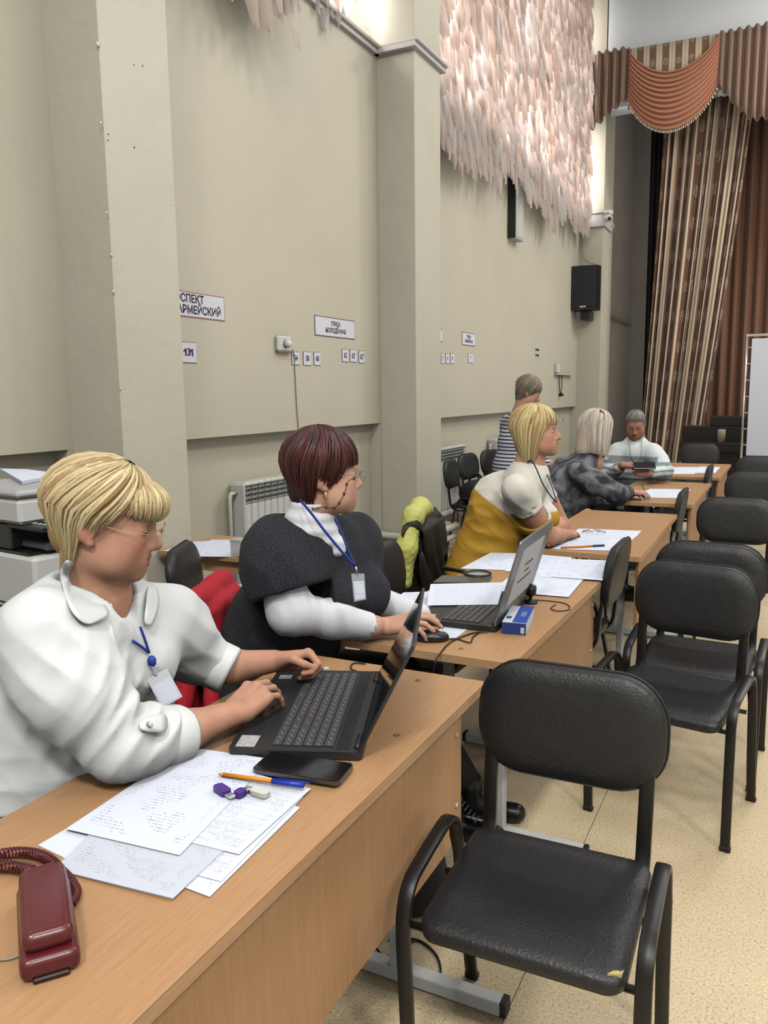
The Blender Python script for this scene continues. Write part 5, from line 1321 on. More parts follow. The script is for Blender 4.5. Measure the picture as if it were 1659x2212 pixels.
# lanyard and badge
fr_ = [dep(648, 1080, 2.42), dep(672, 1108, 2.35), dep(700, 1145, 2.30), dep(737, 1190, 2.285), dep(766, 1222, 2.28)]
wtube(spline(fr_, 5), .006, 'lanyard', M_LANY, p2, rad2=.002)
wtube(spline([dep(724, 1115, 2.36), dep(737, 1150, 2.31), dep(755, 1195, 2.29), dep(768, 1224, 2.28)], 5), .006, 'lanyard', M_LANY, p2, rad2=.002)
wtube([dep(768, 1224, 2.28), dep(772, 1238, 2.28)], .003, 'clip', M_CHROME, p2)
badge((dep(759, 1239, 2.28), dep(787, 1239, 2.30), dep(791, 1295, 2.30), dep(765, 1300, 2.28)), p2, mat('badge_grey_sleeve', srgb(168, 172, 180), .35), M_FORM)
# ================================================================ the four people further back
def vcol_cloth(name, rough=.8, bump=.1, bscale=150):
    m = mat(name, (1, 1, 1, 1), rough, bump=bump, bscale=bscale); N, L, b = nodes_of(m); a = N.new('ShaderNodeVertexColor'); a.layer_name = 'Col'; L.new(a.outputs[0], b.inputs['Base Color']); return m
def figure(label, loc, yaw, pitch, c, sc, J, skin, h=.007, hh=.004, jowl=.8, lip=srgb(168, 100, 92), brow=srgb(120, 90, 66), roll=0.0, ruddy=0.05):
    "head, neck and bare arms as one body; J: SR, SL, ER, EL, WR, WL, handR(fwd,up,pose), handL"
    p = person(label, loc); H = head_frame(c, yaw, pitch, roll, sc); NB = xf(H, [(-.04, 0, -.165)])[0] if 'NB' not in J else J['NB']
    B = Blob(); B.sub(head_blob({'jowl': jowl}), H, k=0); B.cap(xf(H, [(-.02, 0, -.055)])[0], NB, .056, .064, .035); B.cap(NB, NB+np.array([.03, 0, -.06]), .075, .08, .05)
    parts = [B.mesh(h*.75)]
    for E_, W_, hd, mir, S_ in ((J['ER'], J['WR'], J.get('hR'), False, J['SR']), (J['EL'], J['WL'], J.get('hL'), True, J['SL'])):
        A = Blob(); bare = J.get('bare', False)
        if bare: A.cap(lerp(S_, E_, .25), E_, .064, .054, .03)
        A.chain([E_, lerp(E_, W_, .4), W_], [.048, .045, .031], .025)
        if hd is not None: hand_blob(A, mframe(W_, hd[0], hd[1], mirror=mir), hd[2], hd[3] if len(hd) > 3 else None, 1.1, k=.0045)
        parts.append(A.mesh(hh))
    blob_obj('body', parts, M_SKIN, p, skin_cols(H, skin, lip, brow, ruddy=ruddy)); return p, H, NB
RELAX = [(.35, .5, .3, .06), (.38, .5, .3, 0), (.42, .5, .3, -.05), (.45, .5, .3, -.1)]
FIST = [(1.0, 1.2, .7, .04), (1.05, 1.25, .7, 0), (1.1, 1.25, .7, -.03), (1.1, 1.25, .7, -.06)]
def top_blob(J, NB, PV, CH, sleeve=1.0, bulk=1.0, bust=True, fwd=(1, 0, 0), k=.09):
    SR, SL = J['SR'], J['SL']; axw = _n(SL-SR); fwd = _n(fwd); B = Blob()
    B.cap(PV, CH, .175*bulk, .150*bulk, .06, flat=axw, fs=1.22); B.cap(CH, lerp(SR, SL, .5)+[0, 0, -.03], .150*bulk, .10, .07, flat=axw, fs=1.3)
    if bust:
        for t in (.27, .73): B.sph(lerp(SR, SL, t)+fwd*.10+np.array([0, 0, -.19]), .085, .08)
    for S_ in (SR, SL): B.cap(S_+[0, 0, -.02], NB+[-.0, 0, -.04], .064, .074, .09)
    for S_, E_, W_ in ((SR, J['ER'], J['WR']), (SL, J['EL'], J['WL'])):
        if sleeve <= 1.0: B.chain([S_, lerp(S_, E_, sleeve)], [.054, .068], k)
        else: B.chain([S_, lerp(S_, E_, .5), E_, lerp(E_, W_, sleeve-1)], [.062, .074, .068, .052], k*.8)
    B.sph(NB+[.01, 0, .05], .080, .012, -1)
    return B

# ---- third woman: blonde bob, cream and mustard top, arms folded on the desk
SK3 = srgb(204, 150, 124)
yaw3 = math.radians(6); f3 = np.array([math.cos(yaw3), math.sin(yaw3), 0]); l3 = np.array([-f3[1], f3[0], 0])
c3 = dep(1157, 934, 4.12)
J3 = dict(SR=dep(1114, 1052, 3.97), ER=onz(1182, 1160, .805), bare=True)
J3['SL'] = J3['SR']+l3*.42+f3*.02; J3['EL'] = onz(1213, 1132, .80)+np.array([.02, -.1, 0])
J3['WR'] = J3['ER']+np.array([.045, .22, -.02]); J3['WL'] = J3['EL']+np.array([.02, -.24, .03])
J3['hR'] = ((.0, 1, 0), (0, 0, 1), RELAX); J3['hL'] = ((.0, -1, .0), (0, 0, 1), RELAX)
p3, H3, N3 = figure('blonde woman in a mustard and cream top leaning on the third desk', (-1.42, 4.1, 0), yaw3, math.radians(-4), c3, (1.10, 1.06, 1.06), J3, SK3, brow=srgb(150, 116, 80))
PV = np.array([-1.46, 4.10, .56]); CH = np.array([-1.33, 4.10, .95])
B = top_blob(J3, N3, PV, CH, .40, 1.16, False, f3, k=.06)
for t in (.3, .72): B.sph(lerp(J3['SR'], J3['SL'], t)+f3*.075+np.array([0, .02, -.20]), .080, .08)
for S_, E_ in ((J3['SR'], J3['ER']), (J3['SL'], J3['EL'])):
    cutend(B, lerp(S_, E_, .44), E_-S_, .10); B.cap(lerp(S_, E_, .46), lerp(S_, E_, .38), .058, .058, .004, -1)
B.warp(folds_field([J3['SR']+[0, 0, -.05], J3['SR']+[-.08, .03, -.02]], .005, 90, (.6, .2, .6), .08)); B.warp(folds_field([PV+[.1, -.1, .15], PV+[.05, -.1, .3], CH+[0, -.1, 0]], .010, 70, (.3, .1, 1), .16))
MUST, CRM = np.array(srgb(196, 150, 48)[:3]), np.array(srgb(226, 222, 208)[:3])
def col3(V):
    q = V-J3['SR']; ln = q[:, 2]+.16+.55*(V[:, 0]-J3['SR'][0])*-1.0*np.where(V[:, 0] < J3['SR'][0]+.02, -1.0, .0)*.8
    arm = np.exp(-((((V-lerp(J3['SR'], J3['ER'], .3)))/.10)**2).sum(1)); w = np.clip((ln+arm*.12)/.006, 0, 1)[:, None]; return MUST*(1-w)+CRM*w
blob_obj('knit_top', [B.mesh(.008)], vcol_cloth('two_tone_knit'), p3, col3)
tr = seated_legs((PV+[0, .11, 0], PV+[0, -.11, 0]), np.array([-1.0, 4.25, .54]), np.array([-1.0, 4.02, .54]), np.array([-.98, 4.27, .1]), np.array([-.98, 4.0, .1]), .10); blob_obj('trousers', [tr.mesh(.014)], M_TROUS, p3)
shoe((-.98, 4.27, .1), (1, 0, 0), M_SHOE, p3); shoe((-.98, 4.0, .1), (1, 0, 0), M_SHOE, p3)
M_H3 = make_hair('golden_blonde_hair', srgb(160, 124, 72), srgb(232, 208, 152))
vb = Blob(); vb.ell((-.012, 0, .040), (.098, .084, .084), 0); vb.ell((-.045, 0, -.035), (.060, .076, .09), .03); vb.ell((.09, 0, -.03), (.085, .11, .08), .012, -1)
V_, F_ = vb.mesh(.008); hr = blob_obj('hair', [(xf(H3, V_), F_)], mat('hair_underlayer_gold', srgb(172, 138, 86), .6), p3)
o3 = dict(c=(-.010, 0, .034), r=(.106, .096, .100), axis=(.10, 0, 1), zcut=[(-.2, -.165), (-.05, -.150), (.0, -.120), (.028, -.09), (.05, -.01), (.065, .032), (.2, .034)], n=420, w=.0058, rag=.016, th0=.08, seed=5, sweep=.35, freez=.05, fall=(.30, .05, .06), fx=-.035, layers=((1, 1), (.96, .7), (1.05, .4)), seg=10)
sub_hair(H3, p3, M_H3, o3, hr); eyes(H3, p3, .9)
glasses(H3, p3, M_WIRE, w=.026, hgt=.016, zc=.048, xf_=.125, rim=.0012, arms=False)
wtube(spline([N3+[.0, -.06, .03], dep(1152, 1000, 3.98), dep(1175, 1050, 3.96), dep(1200, 1085, 3.97)], 5), .005, 'lanyard', mat('navy_lanyard', srgb(34, 40, 78), .7), p3, rad2=.002)
wtube(spline([N3+[.06, .05, .0], dep(1190, 1045, 4.02), dep(1203, 1086, 3.98)], 5), .005, 'lanyard', MATS['navy_lanyard'], p3, rad2=.002)

# ---- fourth woman: long pale blonde hair, grey tie-dye blouse, writing
yaw4 = math.radians(48); f4 = np.array([.88, .47, 0]); l4 = np.array([-.47, .88, 0])
c4 = dep(1288, 928, 5.9)
J4 = dict(SR=dep(1248, 1018, 5.74), ER=onz(1322, 1070, .83), WR=onz(1388, 1056, .80)); J4['SL'] = J4['SR']+l4*.42; J4['EL'] = J4['SL']+np.array([.20, .05, -.24]); J4['WL'] = J4['WR']+np.array([.02, .16, .0])
J4['ER'] = lerp(J4['ER'], J4['WR'], .15); J4['WR'] = J4['ER']+_n(J4['WR']-J4['ER'])*.30; J4['WL'] = J4['EL']+_n(J4['WR']+np.array([.1, .1, 0])-J4['EL'])*.3
J4['hR'] = (np.array([.9, .3, -.05]), (0, 0, 1), [(.6, .8, .4, .04), (.7, .9, .4, 0), (.8, .9, .4, -.04), (.8, .9, .4, -.08)]); J4['hL'] = (np.array([.7, -.5, 0]), (0, 0, 1), RELAX)
p4, H4, N4 = figure('woman with long pale blonde hair in a grey tie-dye blouse writing at the fourth desk', (-1.5, 5.95, 0), yaw4, math.radians(5), c4, (1.14, 1.11, 1.11), J4, srgb(206, 158, 140))
PV = np.array([-1.57, 5.92, .56]); CH = lerp(J4['SR'], J4['SL'], .5)+np.array([-.05, -.02, -.15])
B = top_blob(J4, N4, PV, CH, 1.75, 1.1, True, f4); B.warp(folds_field([lerp(J4['SR'], J4['ER'], .5), J4['ER'], PV+[.1, -.1, .2]], .010, 80, (.5, .3, .8), .13))
m = mat('grey_tie_dye', srgb(84, 86, 96), .8); N, L, b = nodes_of(m); mp = [n for n in N if n.type == 'MAPPING'][0]; n1 = N.new('ShaderNodeTexNoise'); n1.inputs['Scale'].default_value = 8.5; n1.inputs['Detail'].default_value = 3; n1.inputs['Distortion'].default_value = .6; L.new(mp.outputs[0], n1.inputs['Vector'])
cr = N.new('ShaderNodeValToRGB'); cr.color_ramp.elements[0].position = .40; cr.color_ramp.elements[0].color = srgb(40, 42, 50); cr.color_ramp.elements[1].position = .62; cr.color_ramp.elements[1].color = srgb(128, 128, 134); L.new(n1.outputs[0], cr.inputs[0]); L.new(cr.outputs[0], b.inputs['Base Color'])
blob_obj('blouse', [B.mesh(.010)], m, p4)
tr = seated_legs((PV+[0, .11, 0], PV+[0, -.11, 0]), np.array([-1.10, 6.2, .54]), np.array([-1.10, 6.0, .54]), np.array([-1.08, 6.2, .1]), np.array([-1.08, 6.0, .1]), .10); blob_obj('trousers', [tr.mesh(.016)], M_TROUS, p4)
shoe((-1.08, 6.2, .1), (1, 0, 0), M_SHOE, p4); shoe((-1.08, 6.0, .1), (1, 0, 0), M_SHOE, p4)
M_H4 = make_hair('pale_blonde_hair', srgb(176, 156, 132), srgb(232, 222, 208))
vb = Blob(); vb.ell((-.012, 0, .040), (.100, .086, .086), 0); vb.cap((-.04, 0, 0), (-.06, 0, -.13), .085, .075, .03); vb.ell((.10, 0, -.04), (.085, .12, .09), .012, -1)
V_, F_ = vb.mesh(.009); hr = blob_obj('hair', [(xf(H4, V_), F_)], mat('hair_underlayer_pale', srgb(196, 178, 156), .6), p4)
o4 = dict(c=(-.010, 0, .034), r=(.106, .098, .100), axis=(.12, 0, 1), zcut=[(-.3, -.28), (-.05, -.25), (.02, -.20), (.05, -.08), (.07, .02), (.2, .03)], n=420, w=.0062, rag=.03, th0=.08, seed=6, sweep=.2, freez=.02, fall=(.06, -.08, .06), fx=-.06, layers=((1, 1), (.95, .7), (1.05, .4)), seg=12)
sub_hair(H4, p4, M_H4, o4, hr)
q = xf(H4, [(-.03, -.06, .125), (-.015, -.075, .11), (-.0, -.08, .09)]); wtube(spline(q, 4), .006, 'hair_clip', M_RUBBER, p4)
hw = xf(mframe(J4['WR'], *J4['hR'][:2]), [(.10, .03, -.02), (.16, .02, -.045)]) if False else None
# pen in her fingers
hf = mframe(J4['WR'], *J4['hR'][:2]); a_, b_ = xf(hf, [(.085, .045, .05), (.135, .03, -.04)])
pn = thing('pen', 'thin dark pen held by the woman in grey', 'pen', b_); MB().tube([a_-b_, (0, 0, 0)], [.004, .003], 8).build('barrel', mat('pen_dark', srgb(60, 60, 66), .4), pn, True); MB().lathe([(.0005, -.008), (.003, 0), (.002, .002)], (0, 0, 0), 8).build('tip', M_STEEL, pn, True)
wtube([J4['WR']+np.array([0, 0, .034])+np.array([.02*math.cos(a), .02*math.sin(a), 0])*0 for a in (0, 1)], .001, 'bracelet', M_GOLD, p4) if False else None

# ---- the man: striped pullover, reading a phone
yaw5 = math.radians(-84); f5 = np.array([math.cos(yaw5), math.sin(yaw5), 0])
c5 = dep(1373, 917, 7.25)
J5 = dict(SR=dep(1333, 974, 7.32), SL=dep(1412, 976, 7.12)); J5['ER'] = J5['SR']+np.array([-.06, -.10, -.24]); J5['EL'] = dep(1433, 1018, 6.98); J5['WR'] = dep(1345, 1004, 6.95); J5['WL'] = dep(1402, 1024, 6.82)
J5['hR'] = (np.array([.8, -.2, .1]), (0, -.3, 1), RELAX); J5['hL'] = (np.array([-.9, -.1, .25]), (.1, -1, .2), [(.7, .6, .3, .05), (.75, .6, .3, 0), (.8, .6, .3, -.03), (.8, .6, .3, -.06)])
p5, H5, N5 = figure('grey-haired man in a white striped pullover looking down at a phone', (-1.3, 7.6, 0), yaw5, math.radians(26), c5, (1.08, 1.04, 1.06), J5, srgb(186, 134, 110), jowl=.6, brow=srgb(110, 96, 88), ruddy=.1, lip=srgb(150, 96, 88))
PV = np.array([-1.32, 7.72, .56]); CH = lerp(J5['SR'], J5['SL'], .5)+np.array([.0, .05, -.16])
B = top_blob(J5, N5, PV, CH, 1.8, 1.0, False, f5); B.warp(folds_field([J5['EL'], J5['ER'], CH], .007, 80, (.5, .3, .8), .12))
W5, G5 = np.array(srgb(222, 226, 224)[:3]), np.array(srgb(96, 112, 116)[:3])
def col5(V):
    z = V[:, 2]; band = ((z < 1.0) & (z > .74) & (np.mod(z, .05) < .021)).astype(float); mid = ((z < .95) & (z > .92)).astype(float); w = np.clip(band+mid, 0, 1)[:, None]*.8; arm = (np.abs(V[:, 0]-CH[0]) > .22)[:, None]*(z > .93)[:, None]; w = w*(1-arm); return W5*(1-w)+G5*w
blob_obj('pullover', [B.mesh(.009)], vcol_cloth('striped_pullover'), p5, col5)
tr = seated_legs((PV+[.11, 0, 0], PV+[-.11, 0, 0]), np.array([-1.18, 7.28, .54]), np.array([-1.48, 7.28, .54]), np.array([-1.18, 7.2, .1]), np.array([-1.48, 7.2, .1]), .10); blob_obj('trousers', [tr.mesh(.016)], M_TROUS, p5)
shoe((-1.18, 7.2, .1), (0, -1, 0), M_SHOE, p5); shoe((-1.48, 7.2, .1), (0, -1, 0), M_SHOE, p5)
M_H5 = make_hair('short_grey_hair', srgb(84, 78, 74), srgb(150, 144, 138))
o5 = dict(c=(-.008, 0, .038), r=(.095, .078, .082), axis=(-.1, 0, 1), zcut=[(-.2, -.05), (-.04, -.045), (-.01, .005), (.02, .0), (.035, .05), (.07, .075), (.2, .08)], n=330, w=.0055, rag=.008, th0=.05, seed=8, layers=((1, 1), (1.02, .6)), seg=8)
hr5 = hair(H5, p5, M_H5, o5, 'hair'); eyes(H5, p5, .5)
wtube(spline([N5+[-.06, -.04, .05], dep(1362, 985, 6.92), dep(1372, 1003, 6.88)], 5), .006, 'lanyard', MATS['navy_lanyard'], p5, rad2=.002); wtube(spline([N5+[.06, -.04, .05], dep(1384, 985, 6.92), dep(1374, 1003, 6.88)], 5), .006, 'lanyard', MATS['navy_lanyard'], p5, rad2=.002)
q = dep(1392, 1006, 6.80); ph = thing('smartphone', 'black smartphone held by the man in the striped pullover', 'phone', q)
M_PH = mat('phone_black_glass', srgb(14, 14, 16), .08, spec=.6); M_PHB = mat('phone_frame_grey', srgb(96, 98, 102), .3, metal=.8)
rot = Matrix.Rotation(.25, 4, 'Z') @ Matrix.Rotation(.5, 4, 'X')
MB().box((-.09, -.05, -.006), (.09, .05, .006), .004).xf(rot).build('body', M_PHB, ph); MB().box((-.086, -.046, .0055), (.086, .046, .0075)).xf(rot).build('screen', M_PH, ph)

# ---- standing woman seen from behind: striped top
yaw6 = math.radians(28); f6 = np.array([.75, .66, 0]); l6 = np.array([-.66, .75, 0])
c6 = dep(1140, 846, 6.85)
J6 = dict(NB=c6+np.array([-.05, -.03, -.20])); base6 = J6['NB']; J6['SR'] = base6-l6*.20+np.array([-.02, 0, -.07]); J6['SL'] = base6+l6*.20+np.array([-.02, 0, -.07])
J6['ER'] = J6['SR']+np.array([.05, .0, -.30])-l6*.04; J6['EL'] = J6['SL']+np.array([.05, .0, -.30])+l6*.04; J6['WR'] = J6['ER']+f6*.24+np.array([0, 0, -.08]); J6['WL'] = J6['EL']+f6*.24+np.array([0, 0, -.08])
J6['hR'] = (f6+np.array([0, 0, -.2]), (0, 0, 1), RELAX); J6['hL'] = (f6+np.array([0, 0, -.2]), (0, 0, 1), RELAX)
p6, H6, N6 = figure('woman with short grey-brown hair standing in a black and white striped top', (base6[0]-.03, base6[1], 0), yaw6, math.radians(24), c6, (1.06, 1.04, 1.04), J6, srgb(196, 148, 124))
PV = np.array([base6[0]-.05, base6[1]-.02, .90]); CH = base6+np.array([-.03, 0, -.22])
B = top_blob(J6, N6, PV, CH, 1.35, .95, True, f6); B.cap(PV, PV+[0, 0, -.12], .17, .18, .05, flat=l6, fs=1.15); cutend(B, PV+[0, 0, -.16], (0, 0, -1), .5)
m = mat('striped_jersey', srgb(220, 222, 226), .8); N, L, b = nodes_of(m); mp = [n for n in N if n.type == 'MAPPING'][0]; sp = N.new('ShaderNodeSeparateXYZ'); L.new(mp.outputs[0], sp.inputs[0])
a1 = N.new('ShaderNodeMath'); a1.operation = 'MULTIPLY'; a1.inputs[1].default_value = 1/.030; L.new(sp.outputs[2], a1.inputs[0]); a2 = N.new('ShaderNodeMath'); a2.operation = 'FRACT'; L.new(a1.outputs[0], a2.inputs[0]); a3 = N.new('ShaderNodeMath'); a3.operation = 'LESS_THAN'; a3.inputs[1].default_value = .42; L.new(a2.outputs[0], a3.inputs[0])
mx = N.new('ShaderNodeMix'); mx.data_type = 'RGBA'; L.new(a3.outputs[0], mx.inputs[0]); mx.inputs[6].default_value = srgb(222, 224, 230); mx.inputs[7].default_value = srgb(54, 56, 74); L.new(mx.outputs[2], b.inputs['Base Color'])
blob_obj('striped_top', [B.mesh(.010)], m, p6)
B = Blob()
for s in (-1, 1): B.cap(PV+l6*.09*s+[0, 0, -.12], PV+l6*.10*s*1.0+np.array([0, 0, -.47]), .10, .075, .05); B.cap(PV+l6*.10*s+np.array([0, 0, -.47]), np.array([PV[0]+l6[0]*.11*s, PV[1]+l6[1]*.11*s, .09]), .075, .052, .05)
blob_obj('trousers', [B.mesh(.016)], M_TROUS, p6)
for s in (-1, 1): shoe((PV[0]+l6[0]*.11*s, PV[1]+l6[1]*.11*s, .09), f6, M_SHOE, p6)
M_H6 = make_hair('grey_brown_hair', srgb(84, 76, 62), srgb(154, 144, 124))
o6 = dict(c=(-.010, 0, .036), r=(.106, .096, .100), axis=(.05, 0, 1), zcut=[(-.2, -.09), (-.03, -.08), (.0, -.05), (.03, -.03), (.06, .02), (.08, .035), (.2, .04)], n=300, w=.0062, rag=.012, th0=.06, seed=11, sweep=.4, freez=-.05, fall=(.4, .3, .06), layers=((1, 1), (.95, .9), (.88, .6)), seg=9)
vb = Blob(); vb.ell((-.012, 0, .038), (.096, .084, .086), 0); vb.ell((-.045, 0, -.02), (.050, .066, .068), .03); vb.ell((.09, 0, -.03), (.085, .11, .08), .012, -1)
V_, F_ = vb.mesh(.010); hr = blob_obj('hair', [(xf(H6, V_), F_)], mat('hair_underlayer_ash', srgb(96, 88, 72), .6), p6); sub_hair(H6, p6, M_H6, o6, hr)
# ================================================================ chairs of the sitters, coats, bags
GRP_D = 'black chairs at the sitters\' places'
chair(-1.50, 1.33, 102, 'black chair under the woman in the white blouse', GRP_D)
chair(-1.56, 2.29, 112, 'black chair under the woman with dark red hair', GRP_D)
chair(-1.50, 4.10, 95, 'black chair under the woman in mustard', GRP_D)
chair(-1.60, 5.94, 112, 'black chair under the woman in grey', GRP_D)
chair(-1.32, 7.76, 0, 'black chair under the man', GRP_D)
chair(-1.35, 3.13, 88, 'empty black chair right of the dark-red-haired woman', GRP_D)
chair(-2.175, 2.88, 115, 'empty black chair in front of the side table', GRP_D)
def coat(name, label, x, y, deg, m, drop_b=.42, drop_f=.30, w=.25, seed=1, extra=None, cat='jacket'):
    "a coat hung over a chair back; local frame of the chair"
    t = thing(name, label, cat, (x, y, 0.44), math.radians(deg)); B = Blob(); z0 = -.44
    B.cap((-w*.75, .262, .865+z0), (w*.75, .262, .865+z0), .042, .042, 0)
    B.cap((0, .300, .84+z0), (0, .285, .86-drop_b+z0), .030, .034, .03, flat=(1, 0, 0), fs=w/.034)
    B.cap((0, .205, .83+z0), (0, .195, .86-drop_f+z0), .026, .030, .03, flat=(1, 0, 0), fs=w*.92/.03)
    B.warp(lambda p: .010*np.sin(p[:, 0]*38+3*np.sin(p[:, 2]*9+seed))*np.clip((.86+z0-p[:, 2])*6, 0, 1)); B.warp(lambda p: .004*hash_noise(p, 30, seed))
    V, F = B.mesh(.011); me = bpy.data.meshes.new('shell'); o = blob_raw('shell', V, F, m, t)
    if extra: extra(t)
    return t
M_REDC = mat('red_wool', srgb(176, 22, 40), .85, bump=.15, bscale=120); M_DARKC = mat('dark_padded_nylon', srgb(34, 32, 28), .6); M_YEL = mat('yellow_quilted_lining', srgb(206, 204, 112), .6, bump=.3, bscale=45)
coat('red_jacket', 'red jacket hung on the chair of the dark-red-haired woman', -1.56, 2.29, 112, M_REDC, .50, .40, .25, 2)
def ylin(t):
    B = Blob(); z0 = -.44; B.chain([(-.25, .30, .56+z0), (-.245, .29, .74+z0), (-.17, .27, .90+z0), (-.02, .27, .925+z0), (.10, .27, .90+z0)], [.04, .05, .05, .05, .045], .05); B.warp(lambda p: .003*np.sin(p[:, 2]*150)*np.sin(p[:, 0]*150)); V, F = B.mesh(.009); blob_raw('lining', V, F, M_YEL, t)
coat('dark_coat', 'dark padded coat with yellow quilted lining on the mustard woman\'s chair', -1.52, 4.06, 100, M_DARKC, .52, .40, .27, 5, ylin)
# bags by the far wall
M_BAGW = mat('white_bag_cloth', srgb(214, 216, 208), .7, bump=.2, bscale=40); M_BAGK = mat('black_bag_cloth', srgb(24, 25, 30), .8, bump=.2, bscale=40)
t = thing('backpack', 'white backpack sitting on a black chair by the far wall', 'backpack', (-2.76, 8.80, .468))
B = Blob(); B.cap((0, 0, .10), (-.03, 0, .27), .13, .10, 0, flat=(0, 1, 0), fs=1.2); B.ell((.09, 0, .1), (.06, .11, .09), .03); B.warp(lambda p: .008*hash_noise(p, 22, 1)); B.ops.append((-1, lambda p: p[:, 2]-.0, .01)); V, F = B.mesh(.012); blob_raw('sack', V, F, M_BAGW, t)
for s in (-1, 1): MB().tube(spline([(.02, s*.08, .34), (.14, s*.10, .28), (.15, s*.12, .12), (.08, s*.13, .03)], 5), .012, 6, rad2=.005).build('strap', M_STEEL, t, True)
MB().tube(spline([(-.04, -.04, .35), (-.04, 0, .40), (-.04, .04, .35)], 4), .01, 6).build('handle', M_BAGW, t, True)
def sack(label, loc, r, seed, cat='bag', m=None):
    t = thing('bag', label, cat, loc, 0); B = Blob(); B.ell((0, 0, r[2]*.8), r, 0); B.ell((r[0]*.4, r[1]*.3, r[2]*.5), (r[0]*.7, r[1]*.7, r[2]*.5), .05); B.warp(lambda p: .015*hash_noise(p, 18, seed)); B.ops.append((-1, lambda p: p[:, 2]-.0, .01)); V, F = B.mesh(.014); blob_raw('sack', V, F, m or M_BAGK, t)
    MB().tube(spline([(-r[0]*.5, 0, r[2]*1.5), (-r[0]*.2, 0, r[2]*2.1), (r[0]*.2, 0, r[2]*2.1), (r[0]*.5, 0, r[2]*1.5)], 5), .012, 6).build('handle', m or M_BAGK, t, True); return t
sack('dark bag on the chair just past the second pilaster', (-2.72, 7.45, .468), (.17, .2, .13), 2)
sack('dark bag on the floor by the pair of wall chairs', (-2.45, 7.75, .0), (.2, .2, .17), 4)
sack('dark bag on the black chair left of the white backpack', (-2.83, 8.22, .468), (.15, .18, .10), 9)
sack('black bag on the floor behind the nearest desk', (-1.02, 2.02, .0), (.17, .10, .19), 6)
sack('black bag with red trim on the chair in the dark corner', (-2.55, 12.38, .468), (.18, .18, .22), 7)

# ================================================================ side table and printer
t = thing('side_table', 'small beech side table by the first pilaster carrying papers', 'table', (-2.45, 3.42, 0))
MB().box((-.48, -.25, .725), (.55, .25, .75), .003).build('tabletop', M_WOOD, t)
M_DLEG = mat('dark_table_leg', srgb(52, 56, 52), .5)
for x in (-.44, .5):
    for y in (-.2, .2): MB().box((x-.017, y-.017, 0), (x+.017, y+.017, .725), .003).build('leg', M_DLEG, t)
MB().box((-.40, -.215, .66), (.5, -.19, .725)).build('apron', M_WOODV, t)
def quad_sheet(name, label, corners, z, m=M_PAPER, w=.21, h=.297, cat='paper', thick=.0006, group=None, curl=0.0, parent=None, n=6):
    "sheet lying flat; corners tl,tr,br,bl as world xy"
    C_ = [np.array([c[0], c[1], 0.0]) for c in corners]; cen = sum(C_)/4; g = lambda u, v: lerp(lerp(C_[0], C_[1], u), lerp(C_[3], C_[2], u), v)-cen
    V = []; F = []; UV = []
    for j in range(n):
        for i in range(n):
            u, v = i/(n-1), j/(n-1); q = g(u, v); q[2] = curl*((2*u-1)**2*(2*v-1)**2)+abs(curl)*.3*math.sin(5*u+3*v)**2; V.append(q); UV.append((u*w, (1-v)*h))
    top = len(V); V += [q+np.array([0, 0, thick]) for q in V[:top]]
    for j in range(n-1):
        for i in range(n-1):
            a = j*n+i; F.append((top+a, top+a+n, top+a+n+1, top+a+1)); F.append((a, a+1, a+n+1, a+n))
    rim = [i for i in range(n)]+[j*n+n-1 for j in range(1, n)]+[(n-1)*n+i for i in range(n-2, -1, -1)]+[j*n for j in range(n-2, 0, -1)]
    for a, b in zip(rim, rim[1:]+rim[:1]): F.append((a, top+a, top+b, b))
    me = mesh(name, V, F, False); uv = me.uv_layers.new(name='UVMap')
    for l in me.loops: uv.data[l.index].uv = UV[l.vertex_index % top]
    o = obj(name, me, m, parent, (cen[0], cen[1], z)); return tag(o, label, cat, group) if parent is None else o
def px_sheet(name, label, pq, z, m=M_PAPER, **kw): return quad_sheet(name, label, [onz(x, y, z)[:2] for x, y in pq], z, m, **kw)
GP1 = 'papers on the nearest desk'
for i, (lab, pq, m, w, h) in enumerate((
    ('pale sheet poking out left of the plastic sleeve', [(262, 1722), (330, 1750), (190, 1878), (82, 1826)], M_PAPER, .21, .2),
    ('blank sheet corner lowest right in the paper stack on the nearest desk', [(500, 1690), (648, 1745), (453, 1938), (300, 1880)], M_PRINT, .21, .297),
    ('second form sheet under the right edge of the stack', [(480, 1670), (655, 1722), (478, 1905), (320, 1862)], M_FORM, .21, .297),
    ('document in a clear plastic sleeve at the near end of the stack', [(290, 1705), (488, 1832), (374, 1941), (118, 1878)], M_PRINT, .21, .25),
    ('printed form lying under the purple stick', [(470, 1650), (672, 1704), (516, 1846), (330, 1800)], M_FORM, .21, .297),
    ('topmost typed letter of the stack on the nearest desk', [(407, 1614), (586, 1640), (388, 1848), (142, 1791)], M_LIST, .21, .297))):
    px_sheet('paper_sheet', lab, pq, .7505+.0013*i, m, w=w, h=h, group=GP1, curl=.0)
